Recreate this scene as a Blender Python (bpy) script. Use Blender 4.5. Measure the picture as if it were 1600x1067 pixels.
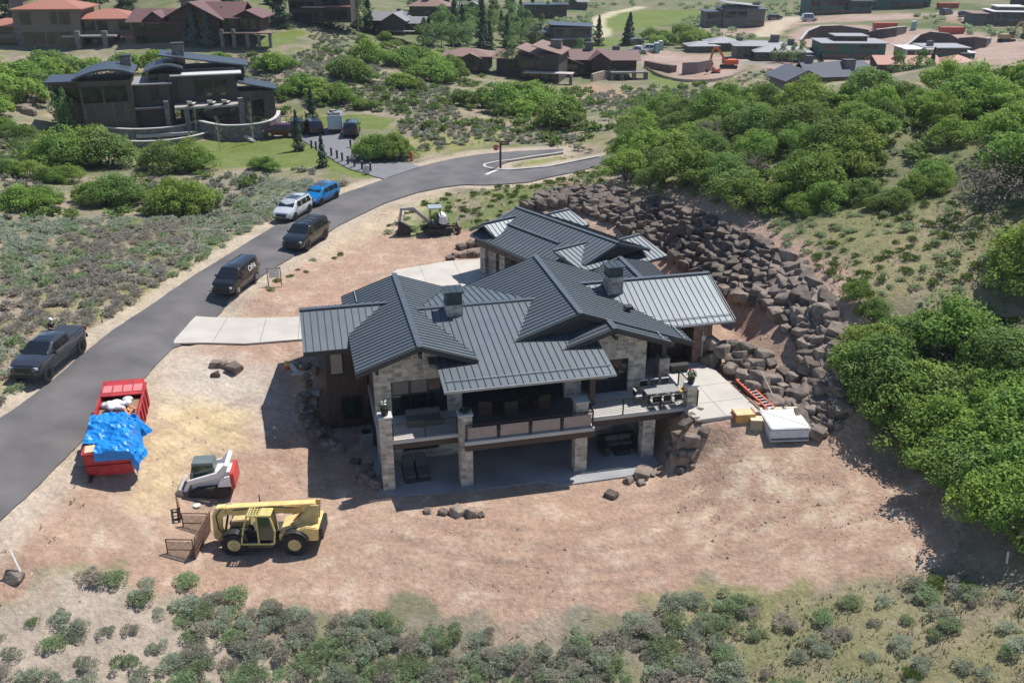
import bpy, bmesh, math, random
import numpy as np
from mathutils import Vector, Matrix, Euler
R=math.radians; PI=math.pi
for o in list(bpy.data.objects): bpy.data.objects.remove(o)
S=bpy.context.scene; COL=S.collection
# ---------------- camera
F=1480.; PH=R(24.0); CH=30.
cam=bpy.data.cameras.new('camera'); co=bpy.data.objects.new('camera',cam); COL.objects.link(co)
co.location=(0,0,CH); co.rotation_euler=(R(90)-PH,0,0)
cam.sensor_width=36; cam.lens=F/1600*36; cam.clip_start=.5; cam.clip_end=8000
S.camera=co
# ---------------- light
SX,SY=.430,.362                       # horizontal offset towards the sun per metre of height
SEL=math.atan(1/math.hypot(SX,SY)); SAZ=math.atan2(SX,SY)
W=bpy.data.worlds.new('World'); S.world=W; W.use_nodes=True
nt=W.node_tree; sky=nt.nodes.new('ShaderNodeTexSky'); sky.sky_type='NISHITA'; sky.sun_disc=False
sky.sun_elevation=SEL; sky.sun_rotation=SAZ; sky.altitude=2000; sky.air_density=1.0; sky.dust_density=.6
nt.links.new(sky.outputs[0],nt.nodes['Background'].inputs[0]); nt.nodes['Background'].inputs[1].default_value=.125
sl=bpy.data.lights.new('sun','SUN'); sl.energy=5.0; sl.angle=R(.5); sl.color=(1,.955,.89)
so=bpy.data.objects.new('sun',sl); COL.objects.link(so); so.location=(60,40,120)
so.rotation_euler=Vector((SX,SY,1)).to_track_quat('Z','Y').to_euler()
S.view_settings.view_transform='Standard'; S.view_settings.look='None'; S.view_settings.gamma=1
S.view_settings.exposure=.27; S.cycles.caustics_reflective=False; S.cycles.caustics_refractive=False
# ---------------- helpers
rnd=random.Random(7)
def ray(x,y):
    u=(x-800)/F; v=(y-533.5)/F
    return (u,math.cos(PH)-v*math.sin(PH),-(math.sin(PH)+v*math.cos(PH)))
def Zp(x,y,z):
    d=ray(x,y); t=(z-CH)/d[2]; return (d[0]*t,d[1]*t,z)
def lin(c): return tuple(((v/255)/12.92 if v/255<.04045 else ((v/255+.055)/1.055)**2.4) for v in c)
MATS={}
def M(name,c,rough=.6,metal=0,var=.12,scale=2.5,bump=0,bscale=None,c2=None,spec=.5,emit=0,coord='Object',rand=0,det=6,alpha=1,stretch=None,coat=0,sheen=0):
    if name in MATS: return MATS[name]
    m=bpy.data.materials.new(name); m.use_nodes=True; n=m.node_tree.nodes; l=m.node_tree.links; b=n['Principled BSDF']
    b.inputs['Roughness'].default_value=rough; b.inputs['Metallic'].default_value=metal
    b.inputs['Specular IOR Level'].default_value=spec
    if coat: b.inputs['Coat Weight'].default_value=coat; b.inputs['Coat Roughness'].default_value=.08
    tc=n.new('ShaderNodeTexCoord'); vec=tc.outputs[coord]
    if stretch:
        mp=n.new('ShaderNodeMapping'); mp.inputs['Scale'].default_value=stretch; l.new(vec,mp.inputs[0]); vec=mp.outputs[0]
    no=n.new('ShaderNodeTexNoise'); no.inputs['Scale'].default_value=scale; no.inputs['Detail'].default_value=det; l.new(vec,no.inputs['Vector'])
    mx=n.new('ShaderNodeMix'); mx.data_type='RGBA'
    ca=tuple(max(0,v*(1-var)) for v in c); cb=tuple(min(1,v*(1+var)) for v in (c2 or c))
    if c2: ca=c
    mx.inputs[6].default_value=(*ca,1); mx.inputs[7].default_value=(*cb,1)
    rp=n.new('ShaderNodeMapRange'); rp.inputs[1].default_value=.3; rp.inputs[2].default_value=.7; l.new(no.outputs[0],rp.inputs[0]); l.new(rp.outputs[0],mx.inputs[0])
    out=mx.outputs[2]
    if rand:
        oi=n.new('ShaderNodeObjectInfo'); hs=n.new('ShaderNodeHueSaturation')
        r1=n.new('ShaderNodeMapRange'); r1.inputs[3].default_value=1-rand; r1.inputs[4].default_value=1+rand; l.new(oi.outputs['Random'],r1.inputs[0])
        l.new(r1.outputs[0],hs.inputs['Value']); l.new(out,hs.inputs['Color']); out=hs.outputs[0]
    l.new(out,b.inputs['Base Color'])
    if bump:
        bp=n.new('ShaderNodeBump'); bp.inputs['Strength'].default_value=1; bp.inputs['Distance'].default_value=bump
        n2=n.new('ShaderNodeTexNoise'); n2.inputs['Scale'].default_value=bscale or scale*3; n2.inputs['Detail'].default_value=6; l.new(vec,n2.inputs['Vector'])
        l.new(n2.outputs[0],bp.inputs['Height']); l.new(bp.outputs[0],b.inputs['Normal'])
    if emit: b.inputs['Emission Strength'].default_value=emit; b.inputs['Emission Color'].default_value=(*c,1)
    MATS[name]=m; return m
def tag(o,label=None,cat=None,group=None,kind=None):
    if label: o['label']=label
    if cat: o['category']=cat
    if group: o['group']=group
    if kind: o['kind']=kind
    return o
def thing(name,label,cat,loc=(0,0,0),rz=0,group=None):
    o=bpy.data.objects.new(name,None); COL.objects.link(o); o.empty_display_size=.2
    o.location=loc; o.rotation_euler=(0,0,rz) if not isinstance(rz,tuple) else rz
    return tag(o,label,cat,group)
class B:
    """collects faces, builds one mesh object"""
    def __init__(s): s.v=[]; s.f=[]; s.mi=[]; s.T=None; s.st=[]
    def add(s,vs,fs,mi=0):
        n=len(s.v)
        if s.T is not None: vs=[tuple(s.T@Vector(p)) for p in vs]
        s.st.append((n,len(s.f)))
        s.v+= [tuple(p) for p in vs]; s.f+=[tuple(i+n for i in f) for f in fs]; s.mi+=[mi]*len(fs); return s
    def box(s,c,d,rz=0,ry=0,rx=0,mi=0,tx=1,ty=1):
        x,y,z=d[0]/2,d[1]/2,d[2]/2
        vs=[(-x,-y,-z),(x,-y,-z),(x,y,-z),(-x,y,-z),(-x*tx,-y*ty,z),(x*tx,-y*ty,z),(x*tx,y*ty,z),(-x*tx,y*ty,z)]
        if rz or ry or rx:
            e=Euler((rx,ry,rz)).to_matrix(); vs=[tuple(e@Vector(p)) for p in vs]
        vs=[(p[0]+c[0],p[1]+c[1],p[2]+c[2]) for p in vs]
        return s.add(vs,[(0,3,2,1),(4,5,6,7),(0,1,5,4),(1,2,6,5),(2,3,7,6),(3,0,4,7)],mi)
    def bb(s,x0,x1,y0,y1,z0,z1,mi=0): return s.box(((x0+x1)/2,(y0+y1)/2,(z0+z1)/2),(x1-x0,y1-y0,z1-z0),mi=mi)
    def beam(s,p,q,w,h=None,mi=0,up=(0,0,1)):
        h=h or w; p=Vector(p); q=Vector(q); d=(q-p).normalized(); u=Vector(up)
        if abs(d.dot(u))>.98: u=Vector((1,0,0))
        sx=d.cross(u).normalized()*w/2; sz=sx.cross(d).normalized()*h/2
        vs=[p-sx-sz,p+sx-sz,p+sx+sz,p-sx+sz,q-sx-sz,q+sx-sz,q+sx+sz,q-sx+sz]
        return s.add(vs,[(0,1,2,3),(7,6,5,4),(0,4,5,1),(1,5,6,2),(2,6,7,3),(3,7,4,0)],mi)
    def cyl(s,p,q,r0,r1=None,n=12,mi=0,cap=True):
        r1=r0 if r1 is None else r1; p=Vector(p); q=Vector(q); d=(q-p).normalized(); u=Vector((0,0,1)) if abs(d.z)<.9 else Vector((1,0,0))
        a=d.cross(u).normalized(); b=d.cross(a)
        vs=[p+(a*math.cos(2*PI*i/n)+b*math.sin(2*PI*i/n))*r0 for i in range(n)]+[q+(a*math.cos(2*PI*i/n)+b*math.sin(2*PI*i/n))*r1 for i in range(n)]
        fs=[(i,(i+1)%n,n+(i+1)%n,n+i) for i in range(n)]
        if cap: fs+=[tuple(range(n-1,-1,-1)),tuple(range(n,2*n))]
        return s.add(vs,fs,mi)
    def prism(s,pts,d,mi=0):
        """extrude 3D polygon by vector d"""
        n=len(pts); a=[Vector(p) for p in pts]; b=[p+Vector(d) for p in a]
        return s.add(a+b,[tuple(range(n-1,-1,-1)),tuple(range(n,2*n))]+[(i,(i+1)%n,n+(i+1)%n,n+i) for i in range(n)],mi)
    def side(s,pts,y0,y1,mi=0): return s.prism([(x,y0,z) for x,z in pts],(0,y1-y0,0),mi)
    def sph(s,c,r,n=10,m=7,mi=0):
        if not isinstance(r,(tuple,list)): r=(r,r,r)
        vs=[(c[0],c[1],c[2]+r[2])]; fs=[]
        for j in range(1,m):
            for i in range(n):
                a=PI*j/m; b=2*PI*i/n; vs.append((c[0]+r[0]*math.sin(a)*math.cos(b),c[1]+r[1]*math.sin(a)*math.sin(b),c[2]+r[2]*math.cos(a)))
        vs.append((c[0],c[1],c[2]-r[2])); L=len(vs)-1
        for i in range(n):
            fs.append((0,1+i,1+(i+1)%n)); fs.append((L,L-n+(i+1)%n,L-n+i))
            for j in range(m-2):
                a=1+j*n; fs.append((a+i,a+n+i,a+n+(i+1)%n,a+(i+1)%n))
        return s.add(vs,fs,mi)
    def tube(s,pts,r,n=6,mi=0):
        for a,b in zip(pts,pts[1:]): s.cyl(a,b,r,n=n,mi=mi)
        return s
    def split(s,name,mats,parent=None,**k):
        E=s.st+[(len(s.v),len(s.f))]; out=[]
        for (a,c),(d,e) in zip(E,E[1:]):
            b=B(); b.v=s.v[a:d]; b.f=[tuple(i-a for i in f) for f in s.f[c:e]]; b.mi=s.mi[c:e]; out.append(b.build(name,mats,parent,**k))
        return out
    def build(s,name,mats,parent=None,smooth=None,bevel=0,loc=None,rz=None):
        me=bpy.data.meshes.new(name); me.from_pydata(s.v,[],s.f)
        if not isinstance(mats,(list,tuple)): mats=[mats]
        for m in mats: me.materials.append(m)
        if len(mats)>1: me.polygons.foreach_set('material_index',s.mi)
        bm=bmesh.new(); bm.from_mesh(me); bmesh.ops.recalc_face_normals(bm,faces=bm.faces)
        if bevel: 
            bmesh.ops.remove_doubles(bm,verts=bm.verts,dist=1e-5)
            bmesh.ops.bevel(bm,geom=[e for e in bm.edges if len(e.link_faces)==2 and e.calc_face_angle(0)>.5],offset=bevel,segments=2,affect='EDGES',clamp_overlap=True)
        bm.to_mesh(me); bm.free()
        if smooth is not None:
            me.polygons.foreach_set('use_smooth',[True]*len(me.polygons)); me.set_sharp_from_angle(angle=R(smooth))
        o=bpy.data.objects.new(name,me); COL.objects.link(o)
        if parent: o.parent=parent
        if loc: o.location=loc
        if rz is not None: o.rotation_euler=(0,0,rz) if not isinstance(rz,tuple) else rz
        return o
def dup(o,parent=None,loc=None,rz=None,sc=None,label=None,group=None):
    c=o.copy(); COL.objects.link(c)
    if parent: c.parent=parent
    if loc is not None: c.location=loc
    if rz is not None: c.rotation_euler=(0,0,rz) if not isinstance(rz,tuple) else rz
    if sc is not None: c.scale=(sc,sc,sc) if not isinstance(sc,tuple) else sc
    if label: c['label']=label
    if group: c['group']=group
    for ch in o.children: dup(ch,c)
    return c
# ---------------- numpy noise
def vn(x,y,seed=0):
    xi=np.floor(x).astype(np.int64); yi=np.floor(y).astype(np.int64); fx=x-xi; fy=y-yi
    fx=fx*fx*(3-2*fx); fy=fy*fy*(3-2*fy)
    def h(a,b):
        n=(a*374761393+b*668265263+seed*974634777)&0xffffffff; n=((n^(n>>13))*1274126177)&0xffffffff; n=n^(n>>16); return (n&0xffff)/65535.
    return (h(xi,yi)*(1-fx)+h(xi+1,yi)*fx)*(1-fy)+(h(xi,yi+1)*(1-fx)+h(xi+1,yi+1)*fx)*fy
def fbm(x,y,sc,seed=0,o=4):
    a=.5; r=0; t=0
    for i in range(o): r=r+a*vn(x/sc*2**i,y/sc*2**i,seed+i*17); t+=a; a*=.5
    return r/t
def sstep(a,b,x): t=np.clip((x-a)/(b-a),0,1); return t*t*(3-2*t)
def pdist(X,Y,poly,closed=True):
    """distance to polyline, inside mask"""
    P=np.array(poly,float); n=len(P); d=np.full(X.shape,1e9); ins=np.zeros(X.shape,bool)
    for i in range(n if closed else n-1):
        x0,y0=P[i]; x1,y1=P[(i+1)%n]; dx,dy=x1-x0,y1-y0; L=dx*dx+dy*dy+1e-12
        t=np.clip(((X-x0)*dx+(Y-y0)*dy)/L,0,1); d=np.minimum(d,np.hypot(X-x0-t*dx,Y-y0-t*dy))
        if closed:
            c=((y0>Y)!=(y1>Y)); xx=(dx*(Y-y0)/(dy if abs(dy)>1e-12 else 1e-12)+x0); ins^=(c&(X<xx))
    return d,ins
# ---------------- house frame
AN=R(13.2); HO=(-7.22,46.93); EX=(math.cos(AN),math.sin(AN)); EY=(-math.sin(AN),math.cos(AN))
def HW(a,b,z=0): return (HO[0]+a*EX[0]+b*EY[0],HO[1]+a*EX[1]+b*EY[1],z)
# ---------------- terrain height: thin-plate through surveyed points
CP=[(0,700,3.7),(0,800,3.2),(60,620,4.0),(80,600,4.0),(130,555,4.1),(200,520,4.1),(300,440,4.0),(375,440,3.8),(250,570,3.6),(480,385,3.7),(460,330,3.8),(520,300,3.9),(600,300,4.0),(700,270,4.2),(783,262,4.4),(870,240,4.8),(930,252,5.0),(880,235,4.8),
(160,640,3.4),(137,744,2.5),(222,660,3.1),(300,600,2.9),(320,540,3.2),(400,560,3.0),(440,520,3.15),(400,650,1.6),(290,785,.7),(350,790,.4),(420,740,.4),(368,868,0),(462,868,0),(300,870,.3),(200,800,1.6),(100,830,2.0),(30,880,2.0),(0,950,1.2),(100,1000,.3),(0,1060,.2),(250,1000,-.3),(450,950,-.3),(500,1060,-1.5),(700,900,-.2),(800,1060,-1.8),(900,950,-.6),(1100,880,0),(1100,1060,-1.2),(1300,850,.8),(1400,1060,.2),(1600,1000,1.8),(1500,880,1.6),(1430,800,1.5),(1600,850,3),(1380,700,1.8),(1230,710,1.9),(1150,680,2.3),(1100,720,1.0),(1050,760,.2),(1200,800,.6),(1000,800,0),(850,800,0),(700,800,0),(560,780,0.1),(480,780,.2),
(1500,700,3.2),(1600,700,4.5),(1450,600,4.0),(1600,550,7),(1340,560,5.2),(1500,480,7.6),(1330,630,3.8),(1300,480,7.0),(1290,660,2.4),(1262,420,7.2),(1200,380,7),(1120,345,6.8),(1040,315,6.6),(960,300,6.2),(880,297,5.7),(845,305,5.2),
(1037,397,3.3),(1088,432,3.3),(1146,483,4.0),(1190,512,4.3),(1235,553,4.1),(1250,620,2.9),
(1300,380,8.3),(1400,400,8.7),(1500,350,10.2),(1600,400,9.8),(1400,300,10.2),(1300,300,9.2),(1200,300,8.7),(1600,250,13),(1500,200,13.2),(1400,200,13),(1250,200,11),(1100,250,8.5),(1000,250,6.3),(1000,200,6.5),(1150,160,11),(1300,150,12.8),(1450,140,14.6),(1600,130,15.8),(1450,116,15),(1590,104,16.4),
(950,170,4),(900,180,4),(850,150,3),(700,200,4.6),(750,160,4.2),(620,200,4.5),(560,230,4.2),(480,210,4.0),(600,130,6),(520,110,8),(480,60,9.5),(520,35,10),(600,55,7),(650,90,5),(700,110,3.5),(830,130,2),(900,135,1.5),(1000,130,1.2),(1050,100,1),(1100,110,1.5),(1180,95,1),
(400,250,4.0),(300,250,3.8),(300,300,3.8),(200,330,4.0),(100,300,4.5),(0,300,5),(0,450,4.6),(0,600,4.4),(150,430,4.3),(120,210,3.5),(250,205,3.2),(350,235,3),(430,215,3.6),(40,180,5.5),(0,100,8),(100,75,8.5),(200,80,8.5),(300,75,9),(350,100,7),(420,65,9.5),(440,140,6),(100,0,14),(300,0,15),(450,0,13),(600,20,8),(650,15,7),
(750,30,2),(850,40,1),(980,40,0),(1050,20,0),(1000,60,0),(900,70,0.5),(1150,42,0),(1300,90,0),(1400,95,0),(1300,60,0.5),(1450,50,0.5),(1300,25,1.5),(1500,30,2),(1580,50,1),(1590,90,1),(750,0,4),(900,0,2),(1100,0,2),(1400,5,3),(1590,5,4)]
CW=[(54,130,10),(75,135,11),(50,150,4),(95,150,7),(100,100,19),(70,60,15),(70,30,12),(40,20,4),(0,15,-3),(-40,15,1),(-70,50,6),(-100,100,8),(-160,200,14),(0,600,14),(-400,600,24),(400,600,12),(-2500,3400,26),(0,3400,24),(2500,3400,26),(-900,1500,26),(900,1500,20),(0,1500,20)]
pts=np.array([Zp(*c) for c in CP]+CW)
def dom(X,Y): return 80*X/(Y+15.),80*np.log(np.maximum(Y,1)+15.)
su,sv=dom(pts[:,0],pts[:,1])
def Uk(d2): return .5*d2*np.log(d2+1e-9)
n_=len(pts); K=Uk((su[:,None]-su)**2+(sv[:,None]-sv)**2)+np.eye(n_)*4.0
Pm=np.c_[np.ones(n_),su,sv]; A_=np.block([[K,Pm],[Pm.T,np.zeros((3,3))]])
TW=np.linalg.solve(A_,np.r_[pts[:,2],0,0,0])
PLAT=[([(-12.5,16.6),(-11,22),(-4.1,20),(0,22),(4,28.6),(8.6,29.6),(16,29),(24,24),(23,14),(22.5,5.2),(-3,8.3),(-4.5,14.8),(-6.5,14.6)],3.08,2.0),
      ([(17.6,-2.0),(22.3,-1.9),(22.3,6),(26,8),(26,14),(17.6,14)],2.9,1.5),
      ([(-3.2,-1),(-2.6,-2.2),(1,-2.6),(15,-2.6),(16.4,-1),(16.4,8.5),(-3.0,8.3)],-.06,1.6)]
PLAT=[([HW(*p)[:2] for p in P],z,f) for P,z,f in PLAT]
def H0(X,Y):
    X=np.asarray(X,float); Y=np.asarray(Y,float); sh=X.shape; x=X.ravel(); y=Y.ravel(); out=np.empty(x.shape)
    for i in range(0,len(x),20000):
        a,b=dom(x[i:i+20000],y[i:i+20000])
        out[i:i+20000]=Uk((a[:,None]-su)**2+(b[:,None]-sv)**2)@TW[:n_]+TW[n_]+TW[n_+1]*a+TW[n_+2]*b
    near=(np.abs(x)<60)&(y>30)&(y<100)
    if near.any():
        xn=x[near]; yn=y[near]; z=out[near]
        for P,pz,f in PLAT:
            d,ins=pdist(xn,yn,P); d=np.where(ins,0,d); w=1-sstep(0,f,d); z=z*(1-w)+pz*w
        out[near]=z
    return out.reshape(sh)
def h0(x,y): return float(H0(np.array([x]),np.array([y]))[0])
TT=np.concatenate([np.arange(22,140,.5),np.arange(140,700,2.5)])
def G(x,y):
    """where the view line through (x,y) of the survey photo meets the ground"""
    d=ray(x,y); xs=d[0]*TT; ys=d[1]*TT; zs=CH+d[2]*TT; g=H0(xs,ys)-zs
    k=np.where(g>0)[0]
    if len(k)==0: t=TT[-1]
    else:
        i=k[0]
        if i==0: t=TT[0]
        else: t=TT[i-1]+(TT[i]-TT[i-1])*(-g[i-1])/(g[i]-g[i-1])
    X,Y=d[0]*t,d[1]*t
    return (X,Y,h0(X,Y))
def g2(L): return [G(*p)[:2] for p in L]
# ================= GROUND
NR,NC=860,500
U_=np.linspace(math.log(30),math.log(4500),NR)
# denser rows nearby
k_=np.linspace(0,1,NR); lo,hi=math.log(33.),math.log(4500.)
v_=lo+(hi-lo)*(0.62*k_+0.38*k_**3.2)
Yr=np.exp(v_)-15; cr=np.linspace(-1.25,1.25,NC)
YY=np.repeat(Yr[:,None],NC,1); XX=(YY+15)*cr[None,:]
ZZ=H0(XX,YY)
def mask(poly,soft=.45,ns=2.0,nsc=3,seed=1):
    P=g2(poly) if len(poly[0])==2 and max(abs(p[0]) for p in poly)>60 else poly
    P=np.array(P); m=np.zeros(XX.shape); pad=soft+ns+1
    sel=(XX>P[:,0].min()-pad)&(XX<P[:,0].max()+pad)&(YY>P[:,1].min()-pad)&(YY<P[:,1].max()+pad)
    if sel.any():
        x=XX[sel]; y=YY[sel]; d,ins=pdist(x,y,P); sd=np.where(ins,d,-d)+(fbm(x,y,nsc,seed)-.5)*2*ns
        m[sel]=sstep(-soft,soft,sd)
    return m
RL=[(-90,700),(22,640),(184,509),(287,440),(431,351),(487,327),(529,304),(580,287),(600,280),(655,260),(700,249),(755,240),(820,235),(880,232)]
RR=[(-60,880),(0,815),(60,758),(100,715),(220,597),(254,560),(295,527),(350,480),(416,426),(455,402),(530,351),(600,317),(680,292),(760,270),(792,252),(830,246),(880,239)]
BU=[(655,285),(720,265),(766,260),(795,266),(855,261),(900,252),(935,245),(960,238)]
BD=[(655,300),(690,292.5),(725,288),(765,289),(805,286),(830,284),(855,277),(900,268),(930,260),(960,253)]
DL=[(600,280),(575,272),(540,262),(505,240),(478,222),(458,212),(452,203)]
DR=[(660,260),(628,254),(600,248),(572,238),(553,224),(548,210),(545,200)]
road_poly=g2(RL)+g2(RR)[::-1]; br_poly=g2(BU)+g2(BD)[::-1]; dr_poly=g2(DL)+g2(DR)[::-1]
def near_line(polys,w,seed=5,ns=.5):
    m=np.zeros(XX.shape)
    for P in polys:
        P_=np.array(P); sel=(XX>P_[:,0].min()-4)&(XX<P_[:,0].max()+4)&(YY>P_[:,1].min()-4)&(YY<P_[:,1].max()+4)
        x=XX[sel]; y=YY[sel]; d,ins=pdist(x,y,P); d=np.where(ins,0,d)+(fbm(x,y,1.6,seed)-.5)*2*ns
        m[sel]=np.maximum(m[sel],1-sstep(w*.6,w*1.4,d))
    return m
onroad=near_line([road_poly,br_poly,dr_poly],.8,ns=0)
shoulder=near_line([road_poly,br_poly],1.5)
DIRT=[(-60,960),(60,905),(140,872),(180,905),(270,928),(420,945),(590,955),(640,925),(780,970),(900,955),(1000,928),(1150,908),(1290,918),(1440,885),(1520,860),(1480,750),(1400,690),(1340,660),(1330,560),(1335,480),(1300,430),(1260,395),(1170,350),(1100,318),(1040,300),(900,290),(840,312),(760,352),(700,375),(640,370),(618,345),(640,318),(700,294),(600,322),(530,360),(455,410),(350,490),(250,570),(100,730),(0,830),(-60,880)]
SAND=[(235,600),(330,615),(405,655),(400,700),(330,715),(280,745),(240,790),(205,775),(225,700),(240,650)]
SAND2=[(1140,690),(1260,720),(1440,800),(1400,850),(1150,860),(1050,820),(1080,740)]
SAND3=[(470,410),(560,345),(640,315),(700,300),(620,360),(560,380)]
PALE=[(-40,930),(60,905),(170,900),(330,960),(440,1020),(470,1090),(-60,1090)]
LAWNS=[[(455,215),(500,225),(560,262),(590,275),(560,280),(500,262),(430,262),(330,262),(250,262),(180,232),(160,215),(110,212),(150,207),(300,222)],
 [(395,75),(430,52),(470,45),(480,52),(450,70),(410,78)],[(440,185),(560,180),(620,185),(600,205),(545,200),(450,198)],
 [(930,28),(1010,16),(1110,14),(1140,24),(1070,34),(1010,44),(960,52),(932,46)],[(1005,100),(1040,118),(1080,132),(1060,142),(1015,128)],[(915,78),(960,72),(985,66),(960,58),(930,62)],[(600,95),(640,90),(690,75),(700,90),(660,105)]]
CONS=[(1170,110),(1240,75),(1235,50),(1260,42),(1300,38),(1420,45),(1500,48),(1600,62),(1660,80),(1660,115),(1540,110),(1500,100),(1400,108),(1300,108)]
CONS2=[(995,90),(1020,80),(1100,84),(1170,90),(1165,108),(1140,122),(1090,130),(1040,122),(1010,108)]
CONS3=[(1105,45),(1240,28),(1340,22),(1460,22),(1440,30),(1340,34),(1250,40),(1200,56),(1120,58)]
CONS4=[(1460,22),(1500,16),(1560,20),(1620,42),(1560,44),(1500,36)]
GRASS=[(1100,960),(1170,915),(1300,925),(1440,895),(1530,870),(1640,860),(1660,1100),(1080,1100)]
HILL=[(1160,330),(1250,300),(1420,310),(1560,300),(1640,330),(1660,560),(1500,500),(1420,470),(1310,470),(1270,410),(1190,365)]
VERGE=[(600,365),(625,335),(680,310),(760,290),(860,285),(930,262),(960,270),(930,290),(850,305),(770,345),(700,372),(640,365)]
PATCH=[[(200,275),(245,270),(240,310),(205,315)],[(930,128),(1000,150),(960,160),(880,142)],[(700,190),(800,190),(790,200),(710,205)],[(1080,45),(1180,52),(1100,58)],[(20,125),(50,125),(60,170),(35,170)]]
YEL=[[(640,250),(760,228),(800,215),(760,205),(640,215),(620,235)],[(800,262),(860,255),(900,245),(880,238),(800,250)],[(120,500),(300,410),(430,335),(500,300),(520,305),(440,340),(300,432),(180,505)],[(880,132),(980,140),(1060,140),(1010,150),(900,150)]]
f1=fbm(XX,YY,7,3); f2=fbm(XX,YY,2.2,11); f3=fbm(XX,YY,.8,23,3); f4=fbm(XX,YY,25,31); f5=fbm(XX,YY,60,41)
def C3(*c): return np.array(c)[None,None,:]
def mixc(a,b,m): return a*(1-m[...,None])+b*m[...,None]
soil=C3(.31,.25,.19); dry=C3(.26,.235,.115); grn=C3(.125,.155,.055); sage=C3(.15,.16,.115)
col=soil+np.zeros(XX.shape+(3,))
col=mixc(col,dry,sstep(.42,.62,f2)*.8); col=mixc(col,grn,sstep(.44,.66,f1*.5+f2*.5)*(.12+.63*sstep(52,85,YY))); col=mixc(col,sage,sstep(.45,.6,fbm(XX,YY,4,51))*.5)
far=sstep(150,260,YY); fgr=C3(.115,.135,.06); col=mixc(col,fgr,far*.55); col=mixc(col,C3(.075,.115,.035),far*sstep(.5,.6,f4)*.7)
vfar=sstep(350,600,YY); col=mixc(col,C3(.07,.11,.04),vfar*.8)
m_gr=np.maximum(mask(GRASS,1.5,2,4,9),mask(HILL,2,2,5,10)); col=mixc(col,C3(.26,.23,.125),m_gr*(.35+.5*f2)); col=mixc(col,C3(.155,.17,.07),m_gr*sstep(.45,.6,f3*.5+f1*.5)*.5)
m_h2=mask([(960,262),(1000,215),(1100,180),(1450,135),(1660,118),(1660,345),(1500,320),(1200,345),(1060,305)],2,2,5,13); col=mixc(col,C3(.15,.165,.07),m_h2*.7)
m_vg=mask(VERGE,1,1,3,12); col=mixc(col,C3(.3,.27,.14),m_vg*.5*(f2)); col=mixc(col,C3(.14,.18,.06),m_vg*sstep(.42,.56,f2)*.8)
for i,P in enumerate(YEL): m=mask(P,1.2,1.2,3,60+i); col=mixc(col,C3(.33,.30,.13),m*(.4+.4*f2)); col=mixc(col,C3(.16,.21,.05),m*sstep(.45,.6,f3)*.6)
m_pale=mask(PALE,1.5,1.5,3,15); col=mixc(col,C3(.40,.33,.27),m_pale*.85)
m_d=mask(DIRT,.35,1.8,1.6,2)
dirt=C3(.385,.262,.192)+np.zeros(col.shape); dirt=mixc(dirt,C3(.43,.325,.24),sstep(.40,.66,f1)*.6); dirt=mixc(dirt,C3(.36,.225,.175),sstep(.5,.66,f2)*.3); dirt=mixc(dirt,C3(.50,.43,.34),sstep(.6,.75,f3)*.35)
col=mixc(col,dirt,m_d)
m_s=mask(SAND,1.2,1.2,2,4)*.85; col=mixc(col,C3(.57,.46,.26),np.clip(m_s*(.75+.6*(f2-.3)),0,1))
gp=mask([(255,560),(330,560),(420,580),(440,640),(400,650),(240,610)],2,2,3,71); col=mixc(col,C3(.50,.45,.39),gp*.75)
col=mixc(col,C3(.52,.43,.31),mask(SAND2,3,2.5,3,14)*sstep(.4,.6,f3)*.55); col=mixc(col,C3(.50,.42,.29),mask(SAND3,1.5,1.5,3,16)*.7)
for i,P in enumerate(PATCH): col=mixc(col,C3(.33,.22,.17),mask(P,1,1.2,3,80+i)*.8)
for i,P in enumerate(LAWNS): m=mask(P,.4,.3,3,20+i); col=mixc(col,C3(.135,.175,.045)+.05*(f1[...,None]-.5),m*.95)
for P in (CONS,CONS2,CONS3,CONS4): m=mask(P,2,3,9,33); col=mixc(col,C3(.36,.26,.215)+.12*(f1[...,None]-.5),m*.92)
for P in ([(900,0),(1240,0),(1240,25),(1000,12)],): pass
trail=[(1000,12),(960,20),(935,30),(933,40),(945,50),(938,57)]
T_=np.array(g2(trail)); d,_=pdist(XX,YY,T_,False); col=mixc(col,C3(.45,.40,.27),1-sstep(1.5,3,d))
tr2=[(1240,28),(1215,38),(1195,56)]; d,_=pdist(XX,YY,np.array(g2(tr2)),False); col=mixc(col,C3(.45,.38,.28),1-sstep(2,5,d))
tr3=[(1170,98),(1230,103),(1320,112),(1400,112)]; d,_=pdist(XX,YY,np.array(g2(tr3)),False); col=mixc(col,C3(.22,.22,.20),1-sstep(2.5,3.2,d))
# swale path above the boulder wall
sw=g2([(1060,308),(1110,325),(1180,358),(1240,392),(1290,430),(1325,480),(1340,540)]); d,_=pdist(XX,YY,np.array(sw),False); col=mixc(col,C3(.40,.28,.22),1-sstep(.5,1.6,d+(f3-.5)))
col=mixc(col,C3(.46,.38,.30),shoulder*.85)
col*= (.86+.28*f3)[...,None]
# relief
rough=(f3-.5)*.10+(f2-.5)*.25+(f1-.5)*.5*sstep(55,100,YY)
q_=1-np.clip(onroad,0,1); flat=np.ones(XX.shape)
for P,pz,f in PLAT:
    sel=(np.abs(XX)<40)&(YY>35)&(YY<90); d,ins=pdist(XX[sel],YY[sel],P); flat[sel]=np.minimum(flat[sel],sstep(0,2,np.where(ins,0,d)))
ZZ+=rough*q_*flat*(1-.55*m_d)-.11*np.clip(onroad,0,1)
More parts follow.
